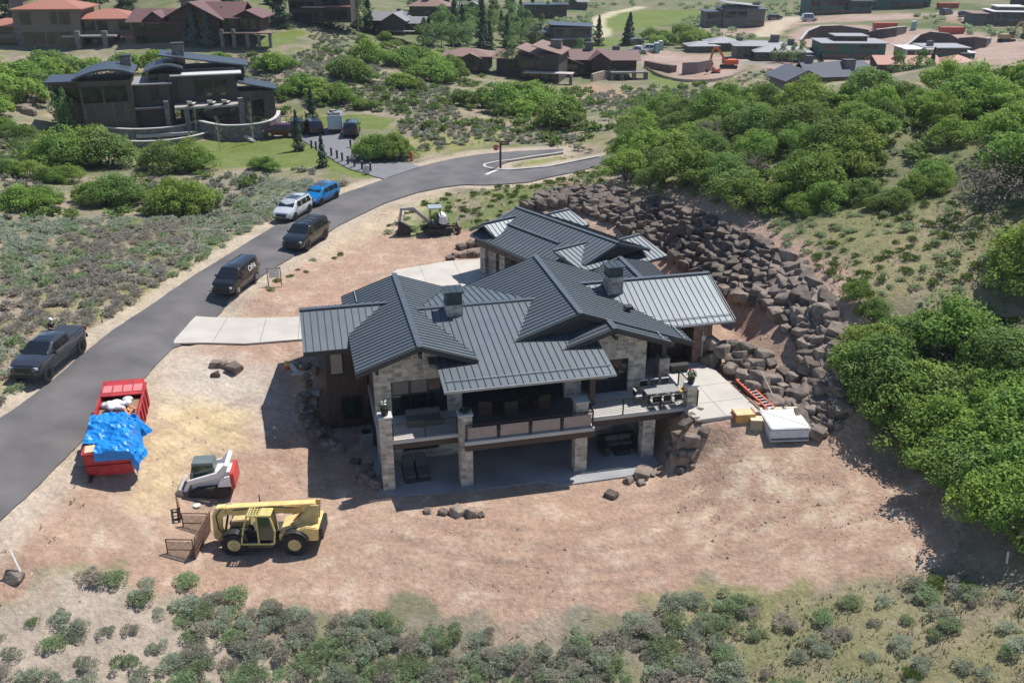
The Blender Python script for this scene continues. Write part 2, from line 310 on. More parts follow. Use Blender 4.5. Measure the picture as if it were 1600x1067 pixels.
# wheel ruts and scraped ridges on the bare lot
for i,L in enumerate([[(560,800),(700,850),(900,880),(1150,850),(1350,790)],[(540,840),(700,890),(920,915),(1180,880)],[(250,640),(330,680),(420,700)],[(230,700),(330,660),(390,640)],[(500,790),(480,700),(430,650)],[(1000,790),(1150,760),(1300,770)],[(620,860),(800,900),(1000,890)],[(260,760),(330,745),(420,730),(470,790)],[(640,830),(900,850),(1100,800)],[(540,350),(480,400),(560,410),(640,380)]]):
    A=np.array(g2(L)); sel=(YY<70)&(YY>30); d,_=pdist(XX[sel],YY[sel],A,False); w_=np.exp(-((d-.9)/.24)**2)*m_d[sel]*.38*(.4+f3[sel]); col[sel]=col[sel]*(1-w_[:,None])+np.array([.30,.20,.155])*w_[:,None]; ZZ[sel]-=.05*np.exp(-((d-.9)/.22)**2)*m_d[sel]; ZZ[sel]+=.03*np.exp(-((d-1.3)/.2)**2)*m_d[sel]
vs=np.stack([XX,YY,ZZ],-1).reshape(-1,3)
i_=np.arange((NR-1)*(NC-1)); r_=i_//(NC-1); c_=i_%(NC-1); a_=r_*NC+c_
fc=np.stack([a_,a_+1,a_+NC+1,a_+NC],-1)
me=bpy.data.meshes.new('ground'); me.vertices.add(len(vs)); me.vertices.foreach_set('co',vs.ravel())
me.loops.add(fc.size); me.loops.foreach_set('vertex_index',fc.ravel()); me.polygons.add(len(fc)); me.polygons.foreach_set('loop_start',np.arange(len(fc))*4)
me.polygons.foreach_set('use_smooth',np.ones(len(fc),bool)); me.update(calc_edges=True)
at=me.color_attributes.new('soil','FLOAT_COLOR','POINT'); at.data.foreach_set('color',np.concatenate([np.clip(col,0,1),np.clip(m_d,0,1)[...,None]],-1).ravel())
m=bpy.data.materials.new('ground'); m.use_nodes=True; n=m.node_tree.nodes; l=m.node_tree.links; b=n['Principled BSDF']; b.inputs['Roughness'].default_value=.95; b.inputs['Specular IOR Level'].default_value=.15
ca=n.new('ShaderNodeVertexColor'); ca.layer_name='soil'; tc=n.new('ShaderNodeTexCoord')
def noise(sc,det=6,ro=.6):
    t=n.new('ShaderNodeTexNoise'); t.inputs['Scale'].default_value=sc; t.inputs['Detail'].default_value=det; t.inputs['Roughness'].default_value=ro; l.new(tc.outputs['Object'],t.inputs['Vector']); return t
def rng(i,a,b_,c,d):
    t=n.new('ShaderNodeMapRange'); 
    for k,v in zip((1,2,3,4),(a,b_,c,d)): t.inputs[k].default_value=v
    l.new(i,t.inputs[0]); return t.outputs[0]
def mulc(a,fac):
    t=n.new('ShaderNodeVectorMath'); t.operation='SCALE'; l.new(a,t.inputs[0]); l.new(fac,t.inputs['Scale']); return t.outputs[0]
o1=mulc(ca.outputs[0],rng(noise(3.5,8).outputs[0],.25,.75,.72,1.26)); o1=mulc(o1,rng(noise(.6,6).outputs[0],.3,.7,.88,1.1))
vo=n.new('ShaderNodeTexVoronoi'); vo.inputs['Scale'].default_value=5.5; l.new(tc.outputs['Object'],vo.inputs['Vector'])
mx=n.new('ShaderNodeMix'); mx.data_type='RGBA'; mx.inputs[7].default_value=(.62,.54,.45,1); l.new(o1,mx.inputs[6])
sp=n.new('ShaderNodeMath'); sp.operation='MULTIPLY'; l.new(rng(vo.outputs['Distance'],.1,.2,.75,0),sp.inputs[0]); l.new(rng(noise(.9,3).outputs[0],.48,.7,0,1),sp.inputs[1])
sp2=n.new('ShaderNodeMath'); sp2.operation='MULTIPLY'; l.new(sp.outputs[0],sp2.inputs[0]); l.new(ca.outputs['Alpha'],sp2.inputs[1]); l.new(sp2.outputs[0],mx.inputs[0])
l.new(mx.outputs[2],b.inputs['Base Color'])
bp=n.new('ShaderNodeBump'); bp.inputs['Distance'].default_value=.15; l.new(noise(4,10,.65).outputs[0],bp.inputs['Height']); l.new(bp.outputs[0],b.inputs['Normal'])
me.materials.append(m); go=bpy.data.objects.new('ground',me); COL.objects.link(go); tag(go,kind='structure')
# ================= ROADS
def resample(P,n):
    P=np.array(P,float); s=np.r_[0,np.cumsum(np.hypot(*np.diff(P,axis=0).T))]
    # smooth by catmull-like cubic on the cumulative length
    q=np.linspace(0,s[-1],n); x=np.interp(q,s,P[:,0]); y=np.interp(q,s,P[:,1])
    w=max(3,n//len(P)//1|1); k=np.hanning(w+2)[1:-1]; k/=k.sum(); pad=w//2
    xs=np.convolve(np.pad(x,pad,'reflect',reflect_type='odd'),k,'valid'); ys=np.convolve(np.pad(y,pad,'reflect',reflect_type='odd'),k,'valid')
    return np.c_[xs,ys][:n]
def strip(name,L,Rt,dz,mt,n=200,m_=9,jag=.08):
    A=resample(g2(L),n); Bq=resample(g2(Rt),n); t=np.linspace(0,1,m_)[None,:,None]
    Pq=A[:,None,:]*(1-t)+Bq[:,None,:]*t
    e=(fbm(Pq[...,0],Pq[...,1],.9,77)-.5)*jag*2; Pq[:,0,:]+=e[:,0,None]; Pq[:,-1,:]+=e[:,-1,None]
    z=H0(Pq[...,0],Pq[...,1])+dz; z[:,0]-=dz+.02; z[:,-1]-=dz+.02
    V=np.concatenate([Pq,z[...,None]],-1).reshape(-1,3); b=B(); fs=[(i*m_+j,i*m_+j+1,(i+1)*m_+j+1,(i+1)*m_+j) for i in range(n-1) for j in range(m_-1)]
    b.add([tuple(p) for p in V],fs); o=b.build(name,mt,smooth=60); 
    if o.data.polygons[0].normal.z<0: o.data.flip_normals()
    return tag(o,kind='structure')
asph=M('asphalt',(.078,.074,.078),.85,var=.10,scale=.35,bump=.01,bscale=40,det=10,c2=(.13,.122,.12))
strip('road',RL,RR,.06,asph,260)
strip('side_road',BU,BD,.052,asph,90)
strip('driveway',DL,DR,.045,M('pavers',(.17,.17,.18),.8,var=.1,scale=1.5,bump=.01),70)
# kerb and painted stop line at the junction
b=B(); K_=[G(*p) for p in [(880,239),(830,246),(800,251),(775,254),(757,258),(757,262),(770,265),(795,266.5),(855,261.5),(900,252.5),(935,245.5)]]
for p,q in zip(K_,K_[1:]): b.beam((p[0],p[1],p[2]+.05),(q[0],q[1],q[2]+.05),.35,.16)
tag(b.build('kerb',M('conc_kerb',(.42,.40,.36),.9,bump=.01)),kind='structure')
b=B(); p=G(759,274); q=G(778,266); b.beam((p[0],p[1],h0(*p[:2])+.075),(q[0],q[1],h0(*q[:2])+.075),.35,.01); tag(b.build('road_marking',M('line_paint',(.6,.6,.58),.7)),kind='structure')
# concrete driveway, forecourt, side patio
conc=M('concrete',(.45,.42,.37),.8,var=.12,scale=.5,bump=.004,bscale=30)
b=B(); P=[(-13.6,16.4),(-12.9,21.6),(-10.6,20.6),(-7,19.6),(-4.1,19.2),(0.3,21.4),(4,27.8),(8.6,29),(12,28.8),(15,24.7),(14,14.5),(-1,14),(-4.2,15.0),(-8,15.1),(-11,16.0)]
b.prism([HW(x,y,3.12) for x,y in P],(0,0,.1)); tag(b.build('driveway_slab',conc),kind='structure')
b=B()
for p,q in (((-10.2,15.9),(-9.4,20.1)),((-7,15.15),(-6.6,19.5)),((-4.4,15.05),(-4.2,19.2)),((3,14.3),(3,26.4)),((6,14.4),(6,28.2)),((9,14.4),(9,28.9)),((12,14.5),(12,28.7)),((0,18.5),(14.5,18.5)),((1.6,22.8),(14.8,22.8))): b.beam((*HW(*p)[:2],3.219),(*HW(*q)[:2],3.219),.035,.006)
for o_ in b.split('slab_joint',M('joint_dark',(.16,.15,.14),.9)): tag(o_,kind='structure')
b=B()
for p,q in (((18.1,-.2),(22.0,-.1)),((18.1,2.0),(22.0,2.1)),((20.0,-2.0),(20.0,5.5))): b.beam((*HW(*p)[:2],3.111),(*HW(*q)[:2],3.111),.03,.006)
for o_ in b.split('slab_joint',M('joint_dark',(.16,.15,.14),.9)): tag(o_,kind='structure')
b=B(); P=[(18.0,-2.1),(22.2,-1.95),(22.0,4.3),(21.9,5.6),(18.0,5.6)]
b.prism([HW(x,y,2.75) for x,y in P],(0,0,.36)); tag(b.build('patio_slab',conc,bevel=.02),kind='structure')
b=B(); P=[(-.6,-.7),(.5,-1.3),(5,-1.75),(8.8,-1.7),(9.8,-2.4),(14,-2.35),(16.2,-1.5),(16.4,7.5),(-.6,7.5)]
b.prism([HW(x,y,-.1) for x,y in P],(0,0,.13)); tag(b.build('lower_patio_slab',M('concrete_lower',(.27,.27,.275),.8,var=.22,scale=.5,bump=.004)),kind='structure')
# ================= MATERIALS FOR BUILDINGS
def brick(name,c1,c2,mort,bw=.55,bh=.22,ms=.018,rough=.9,vert=False):
    m=bpy.data.materials.new(name); m.use_nodes=True; n=m.node_tree.nodes; l=m.node_tree.links; b=n['Principled BSDF']; b.inputs['Roughness'].default_value=rough
    tc=n.new('ShaderNodeTexCoord'); s=n.new('ShaderNodeSeparateXYZ'); l.new(tc.outputs['Object'],s.inputs[0]); a=n.new('ShaderNodeMath'); l.new(s.outputs[0],a.inputs[0]); l.new(s.outputs[1],a.inputs[1])
    c=n.new('ShaderNodeCombineXYZ'); l.new(a.outputs[0],c.inputs[1 if vert else 0]); l.new(s.outputs[2],c.inputs[0 if vert else 1])
    t=n.new('ShaderNodeTexBrick'); t.inputs['Color1'].default_value=(*c1,1); t.inputs['Color2'].default_value=(*c2,1); t.inputs['Mortar'].default_value=(*mort,1)
    t.inputs['Scale'].default_value=1; t.inputs['Mortar Size'].default_value=ms; t.inputs['Brick Width'].default_value=bw; t.inputs['Row Height'].default_value=bh; t.inputs['Bias'].default_value=0
    t.squash=.7; t.squash_frequency=2; l.new(c.outputs[0],t.inputs['Vector'])
    no=n.new('ShaderNodeTexNoise'); no.inputs['Scale'].default_value=2.2; no.inputs['Detail'].default_value=8; l.new(tc.outputs['Object'],no.inputs['Vector'])
    h=n.new('ShaderNodeHueSaturation'); r=n.new('ShaderNodeMapRange'); r.inputs[1].default_value=.3; r.inputs[2].default_value=.7; r.inputs[3].default_value=.68; r.inputs[4].default_value=1.3
    l.new(no.outputs[0],r.inputs[0]); l.new(r.outputs[0],h.inputs['Value']); l.new(t.outputs[0],h.inputs['Color']); l.new(h.outputs[0],b.inputs['Base Color'])
    bp=n.new('ShaderNodeBump'); bp.inputs['Distance'].default_value=.03; bp.invert=True; l.new(t.outputs['Fac'],bp.inputs['Height']); l.new(bp.outputs[0],b.inputs['Normal'])
    MATS[name]=m; return m
stone=brick('ashlar_stone',(.60,.52,.43),(.27,.235,.205),(.50,.45,.38),.62,.25,.03)
fstone=brick('field_stone',(.22,.20,.19),(.13,.12,.12),(.2,.19,.18),.6,.3,.03)
wood=brick('dark_timber',(.080,.050,.040),(.060,.037,.030),(.02,.015,.012),6,.2,.01,.6,True)
woodr=brick('red_timber',(.20,.115,.085),(.17,.095,.07),(.05,.03,.025),6,.25,.008,.6,True)
roofm=M('roof_metal',(.105,.128,.147),.52,.3,var=.07,scale=.7,det=2)
seamm=M('roof_seam',(.045,.055,.062),.5,.3,var=.05)
fasc=M('fascia',(.035,.035,.036),.55,var=.1); soff=M('soffit_wood',(.13,.075,.045),.6,stretch=(1,12,1),var=.3)
glass=M('window_glass',(.012,.016,.018),.06,0,var=.2,scale=.3,spec=.8); frame=M('window_frame',(.025,.024,.024),.4)
blk=M('black_steel',(.02,.02,.022),.4,.3); cap=M('limestone_cap',(.5,.48,.45),.8)
def scan(poly,c,ax):
    """intervals along axis ax where the line other=c crosses the polygon"""
    xs=[]; n=len(poly)
    for i in range(n):
        p=poly[i]; q=poly[(i+1)%n]; u0,u1=p[1-ax],q[1-ax]
        if (u0>c)!=(u1>c): t=(c-u0)/(u1-u0); xs.append(p[ax]+t*(q[ax]-p[ax]))
    xs.sort(); return list(zip(xs[::2],xs[1::2]))
def roof(b,bs,poly,z0,a0,b0,ga,gb,th=.22,sp=.43,ribs=True):
    f=lambda a,y:z0+ga*(a-a0)+gb*(y-b0)
    b.prism([(a,y,f(a,y)-th) for a,y in poly],(0,0,th))
    if not ribs: return
    ax=0 if abs(ga)>abs(gb) else 1; lo=min(p[1-ax] for p in poly); hi=max(p[1-ax] for p in poly); k=lo+sp*.5
    while k<hi:
        for s,e in scan(poly,k,ax):
            if e-s<.15: continue
            P,Q=((s,k),(e,k)) if ax==0 else ((k,s),(k,e))
            bs.beam((*P,f(*P)+.022),(*Q,f(*Q)+.022),.03,.055)
        k+=sp
# ================= MAIN HOUSE
HR=thing('house','large house with dark standing seam metal gables, pale stone columns and two deck levels','house',(HO[0],HO[1],0),AN)
def HP(name,b,m,parent=HR,**k): return b.build(name,m,parent,**k)
def HS(name,b,m,parent=HR): b.split(name,m,parent)
def ridgecap(b,p,q,w=.34): b.beam((p[0],p[1],p[2]+.03),(q[0],q[1],q[2]+.03),w,.09)
def gable_end(poly,b0,th): pass
# roofs: every wing its own roof
def mk_roof(name,pieces,caps=(),th=.22,extra=None):
    b=B(); s=B()
    for pc in pieces: roof(b,s,*pc,th=th)
    r=HP(name,b,[roofm]); HP('standing_seams',s,seamm,r); c=B()
    for p,q in caps: ridgecap(c,p,q)
    if caps: HP('ridge_cap',c,M('ridge_metal',(.10,.115,.13),.45,.4),r)
    return r
s1=.355
Lp=(-4.1,5.75,9.5)
mk_roof('roof',[([(2.38,1.25),(2.38,13.7),(-1.3,13.7),(-1.3,1.25)],7.95,2.38,0,s1,0),([(2.38,1.25),(5.7,1.25),(5.7,13.7),(2.38,13.7)],7.95,2.38,0,-s1,0)],[((2.38,1.2,7.95),(2.38,13.75,7.95))])
mk_roof('roof',[([(-4.1,5.75),(1.6,5.75),(1.6,9.5),(-4.1,9.5)],7.55,0,9.5,0,.347),([(-4.1,9.5),(1.6,9.5),(1.6,13.2),(-4.1,13.2)],7.55,0,9.5,0,-.347)],[((-4.12,9.5,7.55),(1.4,9.5,7.55))])
mk_roof('roof',[([(3.3,-1.1),(13.3,-1.1),(13.3,3.4),(12.4,4),(12.4,7.6),(2.9,7.6),(2.9,1.6),(3.3,1.4)],7.7,0,7.6,0,.167),([(3.0,7.6),(10.6,7.6),(9,13.4),(4,13.4)],7.7,0,7.6,0,-.167)],[((2.95,7.6,7.7),(10.9,7.6,7.7))])
g2z=8.35
mk_roof('roof',[([(7.0,3.0),(12.4,3.0),(12.4,14.1),(7.0,14.1)],g2z,12.4,0,s1,0),([(12.4,3.0),(19.9,3.0),(19.9,6.1),(17.2,9.2),(17.2,14.1),(12.4,14.1)],g2z,12.4,0,-s1,0)],[((12.4,2.95,g2z),(12.4,14.15,g2z))])
mk_roof('roof',[([(10.8,1.7),(14.15,1.7),(14.15,4.6),(10.8,4.6)],7.73,14.15,0,.335,0),([(14.15,1.7),(17.95,1.7),(17.95,3.0),(14.15,3.0)],g2z,12.4,0,-s1,0)],[((14.15,1.66,7.73),(14.15,3.2,7.73))])
mk_roof('roof',[([(13.5,5.3),(23.75,5.3),(23.75,9.9),(13.5,9.9)],7.6,0,9.9,0,.359),([(15.5,9.9),(23.75,9.9),(23.75,13.6),(15.5,13.6)],7.6,0,9.9,0,-.359)],[((14.4,9.9,7.6),(23.78,9.9,7.6))])
mk_roof('roof',[([(16.6,9.2),(19.1,9.2),(19.1,15.4),(16.6,15.4)],7.35,19.1,0,.4,0),([(19.1,9.2),(22.4,9.2),(22.3,17.3),(19.1,15.0)],7.35,19.1,0,-.4,0)],[((19.1,9.5,7.35),(19.1,15.2,7.35))])
# snow guards: pale rails parallel to the eaves
b=B()
for p,q in [((3.5,-.35,6.44),(13.2,-.35,6.44)),((14.9,5.75,6.2),(23.65,5.75,6.2)),((19.3,3.05,6.02),(19.3,5.9,6.02)),((17.35,1.75,6.7),(17.35,3.0,6.7)),((-.4,13.6,7.05),(-.4,11.4,7.05))]:
    b.beam(p,q,.05,.05); 
HS('snow_guard',b,M('galv',(.5,.52,.54),.35,.7))
# pale gutter of the middle eave
b=B(); b.beam((3.3,-1.16,6.16),(13.3,-1.16,6.16),.12,.14); b.beam((13.6,5.24,5.86),(23.75,5.24,5.86),.1,.12); HS('gutter',b,M('galv2',(.38,.40,.42),.4,.6))
# walls
def wall_gable(b,a0,a1,y,zb,zl,zr,ap=None,zp=None,t=.35):
    P=[(a0,y,zb),(a1,y,zb),(a1,y,zr)]+([(ap,y,zp)] if ap is not None else [])+[(a0,y,zl)]; b.prism(P,(0,t,0))
b=B()   # left bay, stone: jambs, spandrel over the window, gable
b.bb(-.25,.7,2.3,2.65,3.15,5.42); b.bb(4.0,4.9,2.3,2.65,3.15,5.42); wall_gable(b,-.25,4.9,2.3,5.42,6.75,6.8,2.38,7.66)
b.bb(-.25,1.25,2.5,2.85,0,2.85); b.bb(3.45,4.9,2.5,2.85,0,2.85); b.bb(1.25,3.45,2.5,2.85,0,.62); b.bb(1.25,3.45,2.5,2.85,1.6,2.85)
HP('stone_wall',b,stone)
b=B()   # right bay
b.bb(11.26,12.3,2.3,2.7,3.15,6.3); b.bb(15.32,16.45,2.3,2.7,3.15,6.5); wall_gable(b,12.3,15.32,2.3,5.45,6.75,7.05,14.15,7.45); b.prism([(15.32,2.3,6.5),(16.45,2.3,6.5),(16.45,2.3,6.62),(15.32,2.3,7.02)],(0,.4,0))
b.bb(11.9,12.6,2.5,2.85,0,2.85); b.bb(14.9,16.3,2.5,2.85,0,2.85); b.bb(12.6,14.9,2.5,2.85,0,.9); b.bb(12.6,14.9,2.5,2.85,1.9,2.85); b.bb(16.1,16.45,2.7,6.5,0,6.3)
HP('stone_wall',b,stone)
b=B(); b.bb(-2.85,-.3,7.5,13.0,0,6.2); b.bb(-.22,.1,2.7,7.5,0,6.75); b.bb(.1,5,12.8,13.0,0,6.6)
HP('timber_wall',b,wood)
b=B(); b.bb(16.5,20.9,6.6,13,0,6.2); b.bb(4.9,11.3,6.6,6.9,3.15,6.6); b.bb(4.9,16.4,7.0,7.2,0,3.1); b.bb(7.6,16,13.2,13.4,2.5,6.4)
HP('timber_wall',b,wood)
b=B(); b.bb(20.9,22.2,5.35,13,0,5.74); HP('timber_wall',b,woodr)
# gable infill above the middle roof under the big front gable
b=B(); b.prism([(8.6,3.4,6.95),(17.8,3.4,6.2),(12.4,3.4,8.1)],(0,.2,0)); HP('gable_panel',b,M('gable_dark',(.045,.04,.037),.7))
# eave lines: fascia boards
b=B()
for p,q in [((-1.3,1.22,6.55),(2.38,1.22,7.86)),((2.38,1.22,7.86),(5.7,1.22,6.68)),((10.8,1.67,6.53),(14.15,1.67,7.64)),((14.15,1.67,7.64),(17.95,1.67,6.3)),((7.0,2.97,6.34),(12.4,2.97,8.26)),((12.4,2.97,8.26),(19.9,2.97,5.6)),((-4.1,5.72,6.16),(-1.3,5.72,6.16)),((23.77,5.3,5.87),(23.77,9.9,7.5))]: b.beam(p,q,.07,.3)
for a,y,z in ((2.38,1.6,7.45),(-.1,1.9,6.55),(14.15,1.9,7.3)): b.bb(a-.1,a+.1,y-.5,y+.7,z-.15,z+.15)
HS('fascia_board',b,fasc)
# windows
def window(a0,a1,z0,z1,y,nx=2,nz=1,parent=HR,blind=0,ft=.06,facing=-1,split=None):
    b=B(); yy=y; 
    for x in [a0+ft/2,a1-ft/2]+[a0+(a1-a0)*i/nx for i in range(1,nx)]: b.bb(x-ft/2,x+ft/2,yy-.05,yy+.05,z0,z1)
    for z in [z0+ft/2,z1-ft/2]+[z0+(z1-z0)*i/nz for i in range(1,nz)]+(split or []): b.bb(a0+ft,a1-ft,yy-.044,yy+.044,z-ft/2,z+ft/2)
    f=b.build('window',frame,parent); g=B(); g.bb(a0+.02,a1-.02,yy-.012,yy+.012,z0+.02,z1-.02); g.build('pane',glass,f)
    if blind:
        c=B(); k=0
        for i in range(nx):
            x0=a0+(a1-a0)*i/nx+.1; x1=a0+(a1-a0)*(i+1)/nx-.1
            if i>=blind: break
            z=z1-.1
            while z>z1-.85: c.bb(x0,x1,yy-.035,yy-.02,z-.035,z); z-=.065
        c.build('blind',M('blind_slat',(.28,.26,.23),.6),f)
    return f
window(.7,4.0,3.2,5.42,2.42,3,1,blind=2,split=[4.5]); window(12.95,15.32,3.2,5.45,2.45,2,blind=1,split=[4.6]); window(1.25,3.45,.62,1.6,2.6,2); window(12.6,14.9,.9,1.9,2.6,2)
window(5.0,11.2,3.2,5.9,6.5,4,split=[5.3]); window(17.2,20.4,4.9,5.7,6.5,3); window(-2.55,-1.75,3.75,5.45,7.44,2); window(-2.05,-.75,.55,2.2,7.44,2); window(5.1,7.6,.1,2.5,6.9,3); window(8.0,10.6,.1,2.5,6.9,3)
window(16.62,18.4,3.2,5.3,6.48,2)
b=B(); b.bb(-2.5,-1.8,7.38,7.42,3.9,5.35); HP('window_screen',b,M('screen_tan',(.30,.26,.24),.7))
b=B(); b.bb(12.45,12.8,1.0,1.3,3.15,6.2); b.bb(18.15,18.45,3.9,4.2,4.5,5.9); HS('timber_post',b,wood)
b=B(); b.bb(17.95,18.65,3.7,4.4,3.15,4.45); HP('stone_pier',b,stone)
# decks
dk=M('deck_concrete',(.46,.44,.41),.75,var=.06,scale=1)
b=B(); b.bb(-.35,4.5,-.55,6.9,2.93,3.15); HP('deck',b,dk,bevel=.01)
b=B(); b.bb(4.5,11.75,-.55,6.9,2.93,3.152); b.bb(4.3,11.95,-1.65,-.55,2.93,3.152); HP('deck',b,dk,bevel=.01)
b=B(); b.bb(11.75,18.95,-.55,6.9,2.93,3.15); HP('deck',b,dk,bevel=.01)
b=B(); b.bb(4.6,11.65,-.6,6.4,3.153,3.165); HP('porch_shade_floor',b,M('porch_shade_stone',(.10,.095,.09),.6,var=.2,scale=1.5))  # dark stone sheet over the deck, colour deepened for the porch's shade
b=B(); b.bb(-.3,4.4,-.5,-.25,2.55,2.93); b.bb(4.35,11.9,-1.6,-1.35,2.55,2.93); b.bb(11.8,18.9,-.5,-.25,2.55,2.93); b.bb(18.6,18.9,-.25,5.3,2.55,2.93); b.bb(4.85,5.1,-1.35,2.4,2.55,2.93); b.bb(10.68,10.93,-1.35,2.4,2.55,2.93); HS('deck_beam',b,M('beam_brown',(.055,.036,.028),.6))
for a0,a1,y0,y1,z1 in ((-.3,.38,-.62,.06,4.65),(4.12,4.84,-1.2,-.5,4.58),(10.95,11.68,-1.2,-.5,4.58),(15.4,16.16,-.52,.2,2.55)):
    b=B(); b.bb(a0,a1,y0,y1,-.05,z1); c=HP('stone_column',b,stone)
    if z1>3: k=B(); k.bb(a0-.06,a1+.06,y0-.06,y1+.06,z1,z1+.09); HP('column_cap',k,cap,c,bevel=.01)
b=B(); b.bb(18.1,18.72,-.52,.1,3.16,4.5); c=HP('stone_column',b,stone); k=B(); k.bb(18.04,18.78,-.58,.16,4.5,4.59); HP('column_cap',k,cap,c)
def railing(P,gap=2.2,panel=None,h=1.02):
    b=B()
    for p,q in zip(P,P[1:]):
        L=math.dist(p,q); n=max(1,round(L/gap)); 
        for i in range(n+1): x=p[0]+(q[0]-p[0])*i/n; y=p[1]+(q[1]-p[1])*i/n; b.bb(x-.035,x+.035,y-.035,y+.035,3.15,3.15+h)
        b.beam((p[0],p[1],3.15+h),(q[0],q[1],3.15+h),.07,.05)
        if not panel:
            for k in range(1,9): b.beam((p[0],p[1],3.15+k*.11),(q[0],q[1],3.15+k*.11),.018,.018)
    r=HP('railing',b,blk)
    if panel:
        c=B()
        for p,q in zip(P,P[1:]):
            n=max(1,round(math.dist(p,q)/gap)); 
            for i in range(n): 
                s=(p[0]+(q[0]-p[0])*(i+.06)/n,p[1]+(q[1]-p[1])*(i+.06)/n); e=(p[0]+(q[0]-p[0])*(i+.94)/n,p[1]+(q[1]-p[1])*(i+.94)/n)
                c.beam((*s,3.62),(*e,3.62),.02,.72)
        HP('mesh_panel',c,M('panel_mesh',(.30,.24,.22),.5),r)
railing([(.42,-.45),(4.1,-.45)]); railing([(4.42,-1.52),(11.86,-1.52)],1.9,True); railing([(11.86,-1.5),(11.86,-.5)],1.2); railing([(11.72,-.45),(18.8,-.45),(18.8,.1)],2.3); railing([(18.75,.15),(18.75,2.4)],1.6)
# chimneys
def chimney(a0,a1,y0,y1,z0,zs,zt):
    b=B(); b.bb(a0,a1,y0,y1,z0,zs); c=HP('chimney',b,stone)
    k=B(); k.bb(a0+.04,a1-.04,y0+.04,y1-.04,zs,zt); k.bb(a0-.02,a1+.02,y0-.02,y1+.02,zs,zs+.05); k.bb(a0-.1,a1+.1,y0-.1,y1+.1,zt,zt+.07)
    for i in range(1,3): x=a0-.1+(a1-a0+.2)*i/3; k.bb(x-.015,x+.015,y0-.1,y1+.1,zt+.07,zt+.1)
    HP('chimney_cap',k,M('chimney_metal',(.06,.075,.085),.4,.5),c)
chimney(4.75,5.8,6.4,7.5,7.0,8.25,9.05); chimney(16.0,17.05,8.6,9.7,6.8,8.35,9.0)
b=B(); b.cyl((16.6,6.2,6.6),(16.6,6.2,7.1),.12); b.bb(16.35,16.85,5.95,6.5,7.05,7.25); b.cyl((15,8.4,7.3),(15,8.4,7.6),.05); HS('roof_vent',b,fasc)
# flue/pipe and utility box on the right wall
b=B(); b.beam((21.55,5.28,3.2),(21.55,5.28,5.3),.06); b.bb(21.45,21.7,5.2,5.34,4.7,5.05); HP('conduit',b,M('conduit_grey',(.45,.43,.40),.5))
# ---- garage wing (rotated), a part group of the same house
AD=R(38.2); OD=(5.,75.); ca_,sa_=math.cos(AD-AN),math.sin(AD-AN)
ox,oy=OD[0]-HO[0],OD[1]-HO[1]; oa,ob=ox*EX[0]+oy*EX[1],ox*EY[0]+oy*EY[1]
TD=Matrix.Translation((oa,ob,0))@Matrix.Rotation(AD-AN,4,'Z')
def dB(): b=B(); b.T=TD; return b
def mk_roofD(pieces,caps=()):
    b=dB(); s=dB()
    for pc in pieces: roof(b,s,*pc)
    r=HP('garage_roof',b,[roofm]); HP('standing_seams',s,seamm,r); c=dB()
    for p,q in caps: ridgecap(c,p,q,.28)
    HP('ridge_cap',c,M('ridge_metal',(.10,.115,.13),.45,.4),r); return r
mk_roofD([([(-2.4,-7.75),(-2.4,4.5),(-7.2,4.5),(-7.2,3.2),(-7.3,-3.2),(-5.7,-7.75)],8,-2.4,0,.30,0),([(-2.4,-7.75),(1.1,-7.75),(1.1,4.5),(-2.4,4.5)],8,-2.4,0,-.34,0)],[((-2.4,-7.8,8),(-2.4,4.55,8)),((-4.6,-3.6,7.36),(-4.6,3.2,7.36))])
mk_roofD([([(-6.8,3.2),(-3.5,3.2),(-3.5,1.9),(-6.6,1.9)],7.68,0,3.2,0,.62),([(-6.8,3.2),(-3.5,3.2),(-3.5,5),(-6.8,5)],7.68,0,3.2,0,-.45)],[((-6.85,3.2,7.7),(-3.5,3.2,7.7))])
mk_roofD([([(-6.7,-5.4),(-3.4,-5.4),(-3.4,-8.2),(-6.2,-8.2)],7.66,0,-5.4,0,.33)],[((-6.75,-5.4,7.68),(-3.4,-5.4,7.68))])
mk_roofD([([(-5.2,-8.1),(2.7,-8.1),(2.4,-5.3),(-4.6,-5.3)],7.12,0,-5.3,0,.38),([(-1,-5.3),(2.4,-5.3),(2.4,-2.6),(-1,-2.6)],7.12,0,-5.3,0,-.38)],[((-.5,-5.3,7.12),(2.45,-5.3,7.12))])
mk_roofD([([(-1.0,.9),(2.7,.9),(2.3,3.1),(-1.0,3.1)],7.3,0,3.1,0,.4),([(-1.0,3.1),(2.3,3.1),(2.3,5),(-1,5)],7.3,0,3.1,0,-.4)],[((-.8,3.1,7.3),(2.3,3.1,7.3))])
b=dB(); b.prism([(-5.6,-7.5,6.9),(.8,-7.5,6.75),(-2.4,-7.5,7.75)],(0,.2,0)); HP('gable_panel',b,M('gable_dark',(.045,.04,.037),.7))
b=dB(); b.bb(-4.6,.6,-7,4.0,2.5,6.3); HP('garage_wall',b,wood)
b=dB()
for y in (4.0,1.4,-1.2,-3.8): b.bb(-6.3,-5.6,y-.35,y+.35,3.0,5.6)
b.bb(-6.0,-4.7,2.6,3.8,3.0,6.0); HS('garage_column',b,stone)
b=dB()
for y in (2.7,.1,-2.5): b.bb(-4.66,-4.6,y-1.1,y+1.1,3.2,5.6)
HS('garage_door',b,M('garage_door_wood',(.16,.10,.07),.5,stretch=(1,1,6)))
b=dB(); b.bb(-7.0,-4.6,-3.4,4.2,5.75,6.15); HP('garage_beam',b,wood)
